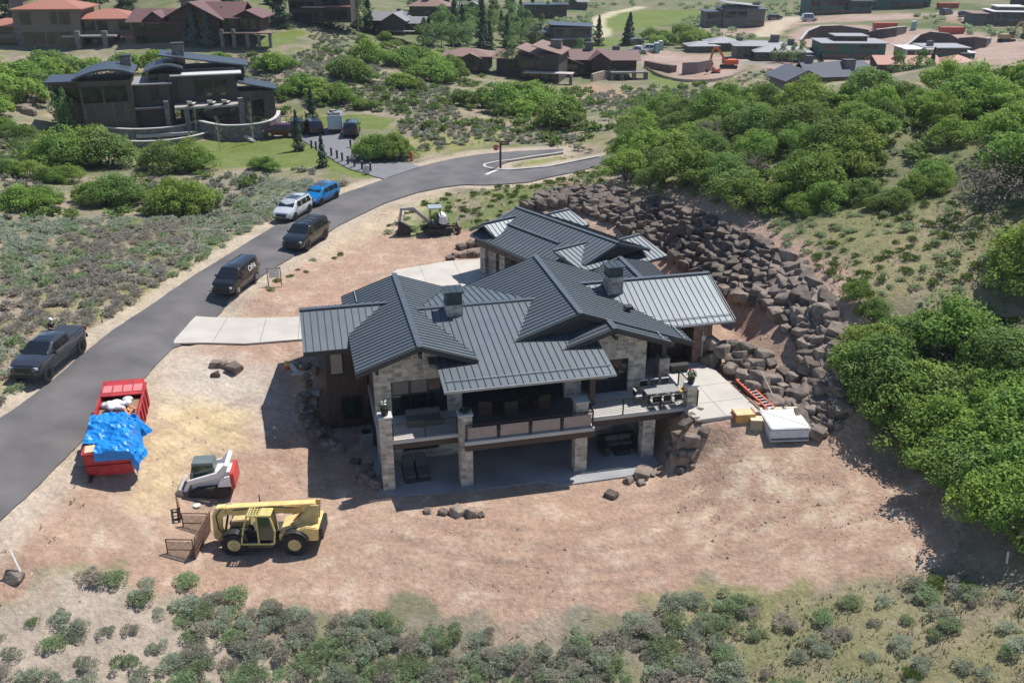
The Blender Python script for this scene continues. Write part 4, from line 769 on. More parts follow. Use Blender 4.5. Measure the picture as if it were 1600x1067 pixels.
b=B(); b.side([(1.25,.45),(1.5,.55),(1.45,1.5),(1.2,1.45)],.1,1.68); b.build('rear_door',redm,T,bevel=.03)
b=B(); b.bb(-.8,.35,.42,1.36,1.95,2.06); b.side([(-.8,1.95),(.35,1.95),(.45,1.5),(.3,1.5),(.25,1.88),(-.75,1.88)],.42,1.36); b.build('cab_roof',M('cab_roof_grey',(.13,.16,.155),.4),T,bevel=.03)
b=B(); 
for y in (.45,1.33): b.beam((-.95,y,1.1),(-.75,y,1.95),.06); b.beam((.3,y,1.1),(.3,y,1.95),.06); b.beam((-.95,y,1.12),(.3,y,1.12),.06)
b.build('cab_frame',gry,T); b=B(); b.bb(-.8,.3,.44,.455,1.15,1.9); b.build('side_window',gg,T); b=B(); b.bb(-.2,.2,.65,1.15,.9,1.6); b.build('seat',cush,T)
for y in (.06,1.60):
    b=B(); b.side([(-1.35,.55),(-1.15,.5),(-.9,.95),(.75,1.35),(1.25,2.0),(1.05,2.1),(.6,1.62),(-1.0,1.2)],y,y+.14); b.build('lift_arm',wht,T,bevel=.02)
b=B(); b.bb(1.02,1.24,.1,1.7,1.92,2.04); b.build('cross_bar',wht,T); b=B(); b.side([(.55,.75),(1.3,.75),(1.25,1.4),(.8,1.3)],-.02,.1); b.build('side_panel',wht,T,bevel=.02)
b=B(); b.side([(-1.3,.1),(-2.0,.02),(-2.15,.06),(-1.55,.75),(-1.35,.7)],-.05,1.85); b.build('bucket',M('bucket_steel',(.38,.35,.33),.6,.3,var=.2),T,bevel=.02)
p=G(281,805); T=thing('pallet_forks','rusty pallet fork attachment lying on the dirt left of the telehandler cage','fork attachment',p,R(205))
b=B(); b.bb(-.05,.05,-.6,.6,.1,.2); b.bb(-.05,.05,-.6,.6,.75,.85); [b.bb(-.04,.04,y-.03,y+.03,.1,.85) for y in (-.57,-.3,0,.3,.57)]; b.build('carriage',rust,T)
for y in (-.35,.35): b=B(); b.bb(0,1.25,y-.05,y+.05,.02,.07); b.bb(.0,.06,y-.05,y+.05,.02,.8); b.build('fork',trim,T)
p=G(308,790.5); t=thing('bucket_lid','small round white lid on the dirt under the track loader','lid',p); b=B(); b.cyl((0,0,0),(0,0,.08),.2,n=18); b.build('lid',M('plastic_white',(.6,.6,.58),.5),t)
# ---------------- dumpster
rd=M('dumpster_red',(.40,.028,.035),.55,var=.3,scale=2.2); rdl=M('dumpster_red_sunlit',(.62,.20,.20),.5)
a=Zp(137.5,744,2.6); TZ=h0(a[0],a[1]); th=R(10.5); pt=math.atan((h0(a[0]-1.2,a[1]+6.2)-TZ)/6.3)
T=thing('dumpster','long red open top dumpster by the road with a tarp over its near half','dumpster',(a[0],a[1],TZ+.1),(pt,0,th))
b=B(); LN,WD_,HH=6.5,2.35,1.5
b.bb(0,WD_,0,LN,0,.12); b.bb(0,.07,0,LN,.12,HH); b.bb(WD_-.07,WD_,0,LN,.12,HH); b.bb(.07,WD_-.07,0,.07,.12,HH); b.bb(.07,WD_-.07,LN-.07,LN,.12,HH+.1)
b.bb(-.06,.05,-.04,LN,HH-.1,HH+.03); b.bb(WD_-.05,WD_+.06,-.04,LN,HH-.1,HH+.03); b.bb(.05,WD_-.05,-.04,.05,HH-.1,HH+.025)
for i in range(9): y=.5+i*.68; b.bb(-.07,0,y-.05,y+.05,.12,HH-.1); b.bb(WD_,WD_+.07,y-.05,y+.05,.12,HH-.1)
b.bb(.0,WD_,-.06,0,.62,.72); b.build('container',rd,T,bevel=.01)
b=B(); b.side([(0,0)]*1+[(1,0)],0,0) if 0 else None
b.prism([(.02,LN-1.25,HH+.0),(WD_-.02,LN-1.25,HH+.0),(WD_-.02,LN,HH+.22),(.02,LN,HH+.22)],(0,0,.06)); b.build('lid',rd,T)
b=B()
for i in range(4): x=.12+i*.56; b.prism([(x,LN-1.0,HH+.11),(x+.48,LN-1.0,HH+.11),(x+.48,LN-.45,HH+.205),(x,LN-.45,HH+.205)],(0,0,.02))
b.split('sunlit_panel',rdl,T)  # paler red paints the sunlit ledge at the far end
b=B(); b.bb(-.28,-.08,2.9,3.9,.0,.35); b.bb(.1,.3,-.5,.1,0,.1); b.build('roller_rail',trim,T)
tp=bpy.data.meshes.new('blue_tarp'); nx,ny=110,120; V=[]; rg=np.random.RandomState(3)
xs=np.linspace(-.12,3.5,nx); ys=np.linspace(-.55,3.3,ny); XT,YT=np.meshgrid(xs,ys); wr_=fbm(XT*1.0+YT*.6,YT-XT*.35,.9,5,3)-.5; wr2=fbm(XT*3,YT*.6+XT,.8,9,3)-.5; rdg=1-np.abs(2*fbm(XT*.7+YT*1.1,YT*.35-XT*.5,.55,14,3)-1)
edge=WD_+.05; zt=HH+.14+.28*np.sin(np.clip(XT/WD_,0,1)*PI)*np.sin(np.clip((YT+.1)/3.3,0,1)*PI)*.6-.28*np.exp(-((XT-.9)**2+(YT-1.3)**2)/.6)+wr_*.30+wr2*.10+(rdg-.75)*.30
over=np.clip(XT-edge,0,None); PX=np.where(XT>edge,edge+over*.36*(1+.5*np.sin(YT*2.2))+wr2*.25*np.clip(over,0,1)+(rdg-.75)*.25*np.clip(over*3,0,1),XT+wr_*.1); PZ=np.where(XT>edge,HH+.1-over*.97+wr_*.15,zt)
fr=np.clip(-YT,0,None); PZ=np.where((YT<0),np.minimum(PZ,HH+.1)-fr*.95,PZ); PY=np.where(YT<0,-.08-fr*.15+wr_*.1,YT+.25*np.sin(XT*1.7)*(YT>2.8)); PZ=np.maximum(PZ,.06+wr_*.05)
PY=PY+np.where((XT>edge)&(YT>0),np.clip(over,0,1.5)*(2.0-YT)*.12,0)
V=np.stack([PX,PY,PZ],-1).reshape(-1,3); fs=[(j*nx+i,j*nx+i+1,(j+1)*nx+i+1,(j+1)*nx+i) for j in range(ny-1) for i in range(nx-1) if not(xs[i]<.55 and ys[j]<.75) and not (ys[j]<0 and .0<xs[i]<.55)]
b=B(); b.add([tuple(p) for p in V],fs); tq=b.build('tarp',M('tarp_blue',(.01,.22,.62),.38,var=.12,scale=1.2),None,smooth=60)
tq.location=T.location; tq.rotation_euler=T.rotation_euler; tag(tq,'crumpled bright blue tarp spilling over the side of the red dumpster','tarp')
t=thing('rubbish_pile','heap of white bags and orange offcuts inside the far half of the dumpster','rubbish',tuple(T.matrix_basis@Vector((0,0,.12))),tuple(T.rotation_euler))
b=B(); b.bb(.1,WD_-.1,.1,5.2,.0,1.15)
b.build('fill',M('debris_brown',(.28,.17,.11),.9,bump=.05),t)
for k in range(16): x=rnd.uniform(.3,1.9); y=4.0+.35*x*.5+rnd.uniform(-.15,.6); b=B(); b.sph((x,y,1.25+rnd.uniform(0,.25)),(rnd.uniform(.2,.36),rnd.uniform(.15,.26),rnd.uniform(.12,.22)),8,6); b.build('bag',M('bag_white',(.72,.70,.70),.6,bump=.03,bscale=8),t,smooth=80)
for k in range(14): x=rnd.uniform(1.0,2.1); y=rnd.uniform(3.2,4.2); b=B(); b.box((x,y,1.22+rnd.uniform(0,.12)),(rnd.uniform(.3,.9),.1,.04),rz=rnd.uniform(0,3),ry=rnd.uniform(-.3,.3)); b.build('offcut',M('wood_orange',(.55,.25,.12),.7),t)
b=B(); b.box((.32,.4,1.3),(.5,.6,.3),rz=.1); b.build('carton',M('carton_tan',(.62,.45,.30),.8),t)
# ---------------- mini excavator
p=G(683,362); T=thing('mini_excavator','white mini excavator with open canopy digging near the road','excavator',(p[0],p[1],p[2]),R(12))
for y in (-.75,.75):
    b=B(); b.side([(-1.3,.12),(-1.1,0),(1.2,0),(1.4,.2),(1.3,.5),(1.1,.55),(-1.1,.55),(-1.35,.4)],y-.2,y+.2); b.build('track',mudm,T,bevel=.05)
b=B(); b.bb(-.8,.8,-.55,.55,.3,.65); b.build('undercarriage',trim,T); b=B(); b.side([(1.45,.0),(2.05,.05),(2.1,.6),(1.95,.62),(1.9,.2)],-1.0,1.0); b.beam((1.0,.4,.4),(1.9,.4,.35),.12); b.beam((1.0,-.4,.4),(1.9,-.4,.35),.12); b.build('blade',M('blade_rust',(.16,.10,.08),.7),T)
b=B(); b.cyl((0.1,0,.62),(.1,0,.85),.85,n=24); b.bb(-.85,.4,-.75,.75,.7,.9); b.build('turntable',trim,T,bevel=.03)
b=B(); b.side([(.1,.85),(.95,.85),(1.0,1.35),(.7,1.75),(.25,1.7)],-.8,.8); b.build('engine_hood',M('hood_white',(.75,.73,.72),.4),T,bevel=.12,smooth=50)
b=B()
for y in (-.5,.55): b.beam((-.55,y,.9),(-.6,y,2.35),.07); b.beam((.35,y,1.6),(.3,y,2.35),.07)
b.split('canopy_post',trim,T); b=B(); b.bb(-.8,.5,-.65,.7,2.35,2.43); b.build('canopy_roof',M('canopy_grey',(.30,.33,.35),.4),T,bevel=.03)
b=B(); b.bb(-.25,.15,-.25,.25,1.0,1.2); b.bb(.05,.18,-.25,.25,1.2,1.75); b.build('seat',cush,T,bevel=.03)
b=B(); b.side([(-.75,.8),(-.55,.95),(-1.55,1.95),(-2.1,2.5),(-3.2,2.45),(-3.3,2.25),(-2.2,2.2),(-1.75,1.75)],-.12,.12); b.build('boom',M('boom_grey',(.33,.30,.32),.5),T,bevel=.03)
b=B(); b.beam((-3.2,0,2.45),(-3.45,0,1.15),.2,.22); b.beam((-2.9,0,2.2),(-3.05,0,1.2),.07); b.build('stick',M('boom_grey',(.33,.30,.32),.5),T)
b=B(); b.side([(-3.6,1.1),(-3.3,1.15),(-2.6,.75),(-2.3,.25),(-2.6,.1),(-3.7,.05),(-3.9,.12),(-3.6,.4)],-.35,.35); b.build('bucket',trim,T,bevel=.03)
# ---------------- things on the right
p=Zp(1229,690,1.95); sp=M('spa_white',(.82,.81,.80),.5,var=.03)
hz_=h0(p[0],p[1]); T=thing('hot_tub','white boxy hot tub wrapped in film beside the side patio','hot tub',(p[0]-.05,p[1]+.75,hz_),R(4))
b=B(); b.bb(-1.15,1.15,-1.15,1.15,.14,.86); b.build('shell',M('spa_side',(.60,.60,.64),.5),T,bevel=.06)
b=B(); b.bb(-1.17,1.17,-1.17,1.17,.86,.97); b.build('cover',sp,T,bevel=.05); b=B(); b.beam((-1.1,1.0,.985),(1.1,-1.05,.985),.07,.02); b.build('strap',M('strap_grey',(.45,.43,.40),.6),T)
b=B(); b.bb(-1.1,1.1,-1.19,-1.15,.2,.3); b.build('label_band',M('band_dark',(.10,.10,.14),.5),T); b=B(); b.bb(-1.15,1.15,-1.15,1.15,.06,.14); b.build('base_tray',M('tray',(.55,.56,.58),.5),T)
for x in (-.8,.8):
    for y in (-.9,.9): b=B(); b.bb(x-.08,x+.08,y-.08,y+.08,-.05,.07); b.build('foot',sp,T)
p=G(1163,661); T=thing('wooden_crate','open orange yellow plywood crate at the corner of the side patio','crate',(p[0],p[1]+.4,p[2]),R(8)); ow=M('plywood_orange',(.58,.30,.09),.6,var=.2)
b=B(); b.bb(-.6,.6,-.4,.4,0,.08); b.build('bottom',ow,T)
for y in (-.4,.4): b=B(); b.bb(-.6,.6,y-.02,y+.02,.08,.5); b.build('side_board',ow,T)
for x in (-.6,.6): b=B(); b.bb(x-.02,x+.02,-.38,.38,.08,.6); b.build('end_board',M('plywood_red',(.55,.16,.06),.6),T)
b=B(); b.box((.02,-.05,.53),(1.2,.7,.04)); b.build('lid_board',M('plywood_pale',(.68,.48,.24),.6),T)
p=G(1183,672); T=thing('cardboard_box','tan cardboard box standing between the crate and the hot tub','box',(p[0]-.05,p[1]+.25,p[2]),R(-4)); b=B(); b.bb(-.35,.35,-.3,.3,0,.65); b.build('carton',M('cardboard',(.38,.30,.20),.85),T); b=B(); b.bb(-.36,.36,-.31,.31,.65,.67); b.build('flap',M('cardboard_top',(.60,.50,.33),.85),T)
p=G(1215,655); t=tag(B().cyl((-1.15,0,.19),(1.15,.05,.19),.19,n=18).build('carpet_roll',M('roll_cream',(.62,.56,.42),.8),None,loc=(p[0],p[1]+.15,p[2]+.35),rz=R(2),smooth=40),'long cream roll lying behind the white hot tub','roll')
LA_=Vector(Zp(1154,598,3.16)); LB_=Vector(Zp(1194,635,3.16)); LM=(LA_+LB_)/2; T=thing('ladder','orange extension ladder with pale rungs lying at the edge of the side patio','ladder',tuple(LM),math.atan2(LB_.y-LA_.y,LB_.x-LA_.x)); lad=M('ladder_orange',(.62,.10,.04),.5)
for y in (0,.5): b=B(); b.beam((-2.0,y,.05),(2.0,y,.05),.1,.09); b.build('rail',lad,T)
for k in range(12): x=-1.95+k*.355; b=B(); b.beam((x,0,.07),(x,.5,.07),.09,.04); b.build('rung',M('rung_alu',(.7,.68,.68),.35,.5),T)
tag(B().beam(Zp(1189,580,4.9),Zp(1209,620,3.5),.07,.04).build('plank',M('plank_grey',(.42,.37,.31),.8),None),'thin weathered plank leaning over the boulders above the ladder','plank')
# lumber and cooler by the left wing
p=G(474,590)
for k,(x,y,r,lab) in enumerate(((0,0,.5,'pale board in the shade beside the left wing, lowest of three'),(-.7,.6,-1.0,'pale board leaning on the rocks left of the left wing'),(.3,1.0,.2,'pale board in the sun beside the left wing wall'))):
    tag(B().box((0,0,0),(1.5,.28,.06)).build('board',M('board_pale',(.58,.49,.40),.8),None,loc=(p[0]+x,p[1]+y,p[2]+.35),rz=(.2,.1,r)),lab,'board',group='boards by the left wing')
p=G(449,576); T=thing('water_cooler','yellow water cooler with red base in the shade left of the house','cooler',p); b=B(); b.cyl((0,0,.0),(0,0,.25),.17,n=14); b.build('base',redm,T); b=B(); b.cyl((0,0,.25),(0,0,.5),.17,n=14); b.build('tank',M('cooler_yellow',(.65,.42,.05),.5),T)
p=G(492,618); T=thing('utility_box','pale grey utility box on the ground against the left wing wall','utility box',(p[0],p[1],p[2])); b=B(); b.bb(-.35,.35,-.2,.2,0,.35); b.build('casing',M('box_grey',(.30,.32,.34),.6),T,bevel=.02); b=B(); b.bb(-.37,.37,-.22,.22,.35,.39); b.build('lid',M('box_grey2',(.36,.38,.40),.6),T)
# ---------------- roadside things
br=M('sign_brown',(.10,.045,.035),.7)
p=G(782,263); T=thing('street_sign','brown timber street sign post with a red stop sign at the road junction','sign',p)
b=B(); b.bb(-.12,.12,-.12,.12,0,3.0); b.build('post',br,T); b=B(); b.prism([(-.5+.32*math.cos(R(22.5+45*k)),-.16,2.35+.34*math.sin(R(22.5+45*k))) for k in range(8)],(0,.04,0)); s=b.build('stop_plate',M('stop_red',(.55,.03,.04),.5),T)
text('STOP',.2,(-.5,-.17,2.35),(R(90),0,0),wp,s)
for z,r in ((2.7,.12),(2.95,-.25)): b=B(); b.box((.45,0,z),(1.1,.05,.2),rz=r); b.build('name_board',br,T)
p=G(643,251); T=thing('fire_hydrant','orange red fire hydrant at the foot of the neighbour driveway','hydrant',p); hr=M('hydrant_red',(.50,.09,.03),.5); b=B(); b.cyl((0,0,0),(0,0,.9),.13,n=12); b.cyl((0,0,0),(0,0,.08),.2,n=12); b.build('barrel',hr,T); b=B(); b.sph((0,0,.95),(.16,.16,.14)); b.build('bonnet',hr,T,smooth=60); b=B(); b.cyl((-.25,0,.65),(.25,0,.65),.07,n=10); b.build('nozzle',hr,T)
p=G(430,447); T=thing('notice_board','white permit notice hung between two wooden stakes by the road','sign',p,R(10)); wd=M('stake_wood',(.30,.22,.15),.8)
for x in (-.5,.5): b=B(); b.bb(x-.04,x+.04,-.04,.04,0,1.6); b.build('stake',wd,T)
b=B(); b.bb(-.4,.4,-.02,.02,.7,1.45); b.build('sheet',M('sheet_white',(.70,.68,.62),.7),T); b=B(); b.bb(-.5,.5,-.03,.03,1.45,1.53); b.build('crossbar',wd,T)
for k,(px,lab) in enumerate((((436,332),'white survey stake behind the white sport utility vehicle'),((36,902),'white leaning marker stake beside a pale rock at the lower left'),((206,245),'small white marker post on the lawn edge below the curved roof house'),((1573,880),'small white marker post in the grass at the lower right'))):
    p=G(*px); h_=1.5 if k<2 else .6; tag(B().beam((0,0,0),(-.35*(k==1),.1,h_),.09,.05).build('stake',M('stake_white',(.75,.73,.68),.7),None,loc=p),lab,'stake')
bol=[(487,232),(494,234),(518,244),(527,248),(535,252),(544,257),(554,261),(566,265),(579,268),(548,231),(557,236),(620,255)]
sb=None
for k,px in enumerate(bol):
    p=G(*px)
    if sb is None:
        sb=thing('bollard_light','short dark bollard light along the edges of the neighbour driveway','bollard',p,group='bollards along the far driveway'); b=B(); b.bb(-.1,.1,-.1,.1,0,.8); b.build('post',trim,sb); b=B(); b.bb(-.13,.13,-.13,.13,.8,1.0); b.build('head',M('bollard_head',(.12,.10,.08),.6),sb)
    else: dup(sb,loc=p)
p=G(573,271.5); T=thing('address_rock','pale pointed address stone at the entry of the far driveway','stone',p); b=B(); b.box((0,0,.5),(.9,.3,1.0),rz=.3,ry=.25,tx=.5); b.build('slab',M('rock_white',(.6,.58,.55),.8),T,bevel=.05)
# ---------------- person behind the pickup
pb=Zp(130,513,5.95); zg=h0(pb[0],pb[1]); 
def skinned(name,verts,edges,rad,mt,parent,lv=2):
    me=bpy.data.meshes.new(name); me.from_pydata(verts,edges,[]); o=bpy.data.objects.new(name,me); COL.objects.link(o); md=o.modifiers.new('skin','SKIN'); sv=me.skin_vertices[0].data
    for i,r in enumerate(rad): sv[i].radius=(r,r) if not isinstance(r,tuple) else r
    sv[0].use_root=True; s2=o.modifiers.new('sub','SUBSURF'); s2.levels=s2.render_levels=lv; me.materials.append(mt); o.parent=parent
    for p in me.polygons: p.use_smooth=True
    return o
bpy.context.view_layer.update(); pq=TRUCK.matrix_world@Vector((-2.75,-1.45,0)); T=thing('person','person in a white cap and dark shirt standing behind the pickup truck bed','person',(pq[0],pq[1],h0(pq[0],pq[1])+.08),TRUCK.rotation_euler.z+R(170))
skinm=M('skin',(.42,.24,.17),.6)
V=[(0,0,.95),(0,-.02,1.15),(0,-.06,1.35),(0,-.10,1.5),(0,-.13,1.58),(0,-.15,1.70),(.1,0,.9),(.12,-.03,.5),(.12,0,.1),(.13,-.12,.05),(-.1,0,.9),(-.12,.03,.5),(-.12,.04,.1),(-.13,-.08,.05),(.19,-.08,1.42),(.27,-.2,1.2),(.2,-.42,1.15),(.18,-.5,1.14),(-.19,-.08,1.42),(-.27,-.2,1.2),(-.2,-.42,1.15),(-.18,-.5,1.14)]
Ed=[(0,1),(1,2),(2,3),(3,4),(4,5),(0,6),(6,7),(7,8),(8,9),(0,10),(10,11),(11,12),(12,13),(3,14),(14,15),(15,16),(16,17),(3,18),(18,19),(19,20),(20,21)]
skinned('body',V,Ed,[.15,.14,.16,.1,.055,.09,.09,.06,.045,.05,.09,.06,.045,.05,.06,.045,.035,.04,.06,.045,.035,.04],skinm,T)
skinned('shirt',[(0,0,.92),(0,-.02,1.15),(0,-.06,1.35),(0,-.09,1.47),(.19,-.08,1.42),(.26,-.18,1.24),(-.19,-.08,1.42),(-.26,-.18,1.24)],[(0,1),(1,2),(2,3),(3,4),(4,5),(3,6),(6,7)],[.17,.165,.18,.11,.08,.06,.08,.06],M('shirt_dark',(.025,.02,.025),.9),T)
skinned('trousers',[(0,0,.95),(.1,0,.88),(.12,-.03,.5),(.12,0,.08),(-.1,0,.88),(-.12,.03,.5),(-.12,.04,.08)],[(0,1),(1,2),(2,3),(0,4),(4,5),(5,6)],[.16,.11,.08,.065,.11,.08,.065],M('trousers',(.06,.065,.09),.9),T)
b=B(); b.sph((0,-.15,1.77),(.105,.12,.09)); b.box((0,-.28,1.75),(.16,.14,.02)); b.build('cap',M('cap_white',(.8,.8,.78),.7),T,smooth=60)
b=B(); b.sph((0,-.235,1.685),(.016,.02,.022),6,5); b.build('nose',skinm,T)
for s in (1,-1):
    for k in range(4): skinned('finger',[(s*.18+(k-1.5)*.02,-.53,1.14),(s*.18+(k-1.5)*.022,-.575,1.135),(s*.18+(k-1.5)*.022,-.605,1.115)],[(0,1),(1,2)],[.010,.009,.008],skinm,T,1)
# ================= BOULDERS
def leafmat(name,c,c2,tr=.4,orand=.12,irand=.35,rough=.75):
    m=bpy.data.materials.new(name); m.use_nodes=True; n=m.node_tree.nodes; l=m.node_tree.links; b=n['Principled BSDF']; b.inputs['Roughness'].default_value=rough; b.inputs['Specular IOR Level'].default_value=.25
    g=n.new('ShaderNodeNewGeometry'); oi=n.new('ShaderNodeObjectInfo'); mx=n.new('ShaderNodeMix'); mx.data_type='RGBA'; mx.inputs[6].default_value=(*c,1); mx.inputs[7].default_value=(*c2,1); l.new(g.outputs['Random Per Island'],mx.inputs[0])
    hs=n.new('ShaderNodeHueSaturation'); r1=n.new('ShaderNodeMapRange'); r1.inputs[3].default_value=1-orand; r1.inputs[4].default_value=1+orand; l.new(oi.outputs['Random'],r1.inputs[0])
    r2=n.new('ShaderNodeMapRange'); r2.inputs[3].default_value=.5-orand*.12; r2.inputs[4].default_value=.5+orand*.06; l.new(oi.outputs['Random'],r2.inputs[0]); l.new(r2.outputs[0],hs.inputs['Hue'])
    l.new(r1.outputs[0],hs.inputs['Value']); l.new(mx.outputs[2],hs.inputs['Color']); l.new(hs.outputs[0],b.inputs['Base Color'])
    t=n.new('ShaderNodeBsdfTranslucent'); l.new(hs.outputs[0],t.inputs[0]); ms=n.new('ShaderNodeMixShader'); ms.inputs[0].default_value=tr; l.new(b.outputs[0],ms.inputs[1]); l.new(t.outputs[0],ms.inputs[2]); l.new(ms.outputs[0],n['Material Output'].inputs[0])
    MATS[name]=m; return m
rockm=M('boulder_rock',(.088,.072,.060),.9,var=.35,scale=1.3,bump=.08,bscale=4,c2=(.205,.162,.13),rand=.45)
rg=random.Random(11); RM=[]
for k in range(12):
    bm=bmesh.new(); 
    for i in range(8):
        v=[(1 if i>>j&1 else -1)*rg.uniform(.62,1.05) for j in range(3)]; bm.verts.new((v[0]*.60,v[1]*.50,v[2]*.44))
    for i in range(4):
        v=[rg.uniform(-.8,.8) for j in range(3)]; v[rg.randrange(3)]=rg.choice((-1.08,1.08)); bm.verts.new((v[0]*.60,v[1]*.50,v[2]*.44))
    r=bmesh.ops.convex_hull(bm,input=bm.verts); bmesh.ops.delete(bm,geom=[v for v in bm.verts if not v.link_faces],context='VERTS')
    bmesh.ops.bevel(bm,geom=list(bm.edges),offset=.035,segments=1,affect='EDGES')
    me=bpy.data.meshes.new('boulder'); bm.to_mesh(me); bm.free(); me.materials.append(rockm); RM.append(me)
BL=[]   # (x,y,z,size,label,group)
def lerp3(a,b,t): return tuple(a[i]+(b[i]-a[i])*t for i in range(3))
def bank(pairs,rows,sp,size,lab,grp,z0=-.1):
    A=[Zp(*a) for a,_ in pairs]; Bq=[Zp(*b) for _,b in pairs]
    for r in range(rows):
        t=(r+.15)/(rows-.3) if rows>1 else 0; P=[lerp3(a,b,t) for a,b in zip(A,Bq)]; L=[0]
        for p,q in zip(P,P[1:]): L.append(L[-1]+math.dist(p,q))
        s=rg.uniform(0,sp)
        while s<L[-1]:
            k=max(i for i in range(len(L)) if L[i]<=s); k=min(k,len(P)-2); p=lerp3(P[k],P[k+1],(s-L[k])/(L[k+1]-L[k]))
            z=max(p[2],h0(p[0],p[1])+.05); sz=size*rg.uniform(.68,1.42)
            BL.append((p[0]+rg.gauss(0,.12),p[1]+rg.gauss(0,.12),z+z0+rg.uniform(-.1,.15),sz,lab,grp)); s+=sp*sz/size*rg.uniform(.85,1.1)
G1_='boulders of the stacked retaining bank'
bank([((820,335,4.2),(838,306,5.2)),((880,345,3.6),(880,297,5.7)),((960,370,3.4),(960,300,6.2)),((1037,400,3.3),(1040,315,6.6)),((1090,435,3.3),(1120,345,6.8)),((1150,476,4.0),(1200,380,7.0)),((1203,500,4.3),(1262,420,7.2)),((1243,545,4.2),(1298,475,7.0)),((1262,602,3.3),(1315,545,5.4)),((1252,655,2.4),(1325,620,3.9)),((1268,690,2.1),(1310,665,2.7))],8,.88,.86,
 'angular grey brown boulder in the high stacked retaining bank behind the house',G1_,.12)
bank([((1111,566,3.1),(1111,532,4.5)),((1143,580,3.1),(1150,536,4.3)),((1170,600,3.0),(1195,552,4.1)),((1212,640,2.6),(1238,590,3.5)),((1250,672,2.2),(1262,635,2.9))],4,.92,.88,'grey boulder in the low stacked wall beside the orange ladder and side patio','boulders of the low wall by the side patio',.15)
def rocks(L,lab,grp,rep=None):
    for x,y,s in L:
        p=G(x,y); BL.append((p[0],p[1],p[2]+s*.12,s*.76,lab,grp))
rocks([(1076,662,.6),(1082,690,1.2),(1069,694,.6),(1082,711,.8),(1067,709,.8),(1056,714,.7),(1080,727,.5),(1062,736,.8),(1040,719,.7),(1099,677,.7),(1020,742,.6),(1005,744,1.3),(1002,756,.6),(982,752,.7),(1081,652,.6),(1090,660,.6),(1050,700,.6),(1093,643,.6),(1070,668,.9),(1060,682,.8),(1046,690,.7)],'pale grey boulder on the short slope between side patio and lower patio','boulders beside the right end of the lower patio')
rocks([(955,775,.8)],'lone pale boulder on bare dirt in front of the lower patio',None)
rocks([(737,805,.85),(715,803,.95),(692,802,.7),(668,800,.6),(752,806,.5)],'low tan boulder at the sunlit front edge of the lower patio','boulders in front of the lower patio')
rocks([(464,572,.9),(480,575,.8),(492,583,.8),(478,590,.7)],'sunlit pale boulder just left of the left wing wall','sunlit boulders by the left wing')
for _ in range(40):
    a=[(488,605),(478,640),(490,670),(510,690),(540,715),(575,745),(600,760)]; k=rg.randrange(6); t=rg.random(); x=a[k][0]+(a[k+1][0]-a[k][0])*t+rg.gauss(0,8); y=a[k][1]+(a[k+1][1]-a[k][1])*t+rg.gauss(0,6); rocks([(x,y,rg.uniform(.6,1.05))],'boulder in the house shadow between the left wing and the excavated lot','shaded boulders left of the house')
rocks([(703,406,.9),(712,402,.9),(724,403,1.0),(736,400,1.1),(748,399,1.1),(722,388,1.0),(735,384,1.1),(748,382,1.2),(757,390,1.2)],'dark boulder in the low row edging the forecourt by the garage','boulders edging the forecourt')
rocks([(338,572,.9)],'grey boulder at the left of the small rock group on the lot',None); rocks([(367,578,1.2)],'large dark rounded boulder at the right of the small rock group',None); rocks([(352,572,.8)],'upright grey boulder in the middle of the small rock group',None); rocks([(337,587,.7)],'flat pale rock in front of the small rock group',None)
rocks([(22,903,.9)],'flat pale rock beside the leaning white stake',None); rocks([(166,445,.8)],'pale rock in the sagebrush left of the road',None)
BL.sort(key=lambda b:(b[5]==G1_,math.hypot(b[0],b[1]-0)))
def mkrock(b,me):
    o=bpy.data.objects.new('boulder',me); COL.objects.link(o); o.location=b[:3]; s=b[3]; o.scale=(s*rg.uniform(.85,1.15),s*rg.uniform(.85,1.15),s*rg.uniform(.8,1.15)); o.rotation_euler=(rg.uniform(-.35,.35),rg.uniform(-.35,.35),rg.uniform(0,6.3)); return o
for b in BL[:298]: tag(mkrock(b,rg.choice(RM)),b[4],'boulder',b[5])
rest=BL[298:]
V=[];Fc=[];n0=0
for b in rest:
    me=rg.choice(RM); Mx=Matrix.LocRotScale(Vector(b[:3]),Euler((rg.uniform(-.3,.3),rg.uniform(-.3,.3),rg.uniform(0,6.3))),Vector((b[3],b[3],b[3])))
    V+=[tuple(Mx@v.co) for v in me.vertices]; Fc+=[tuple(i+n0 for i in p.vertices) for p in me.polygons]; n0+=len(me.vertices)
if rest:
    me=bpy.data.meshes.new('boulder_bank'); me.from_pydata(V,[],Fc); me.materials.append(rockm); o=bpy.data.objects.new('boulder_bank',me); COL.objects.link(o); tag(o,'farthest grey brown boulders of the stacked bank above the garage','boulders',kind='stuff')
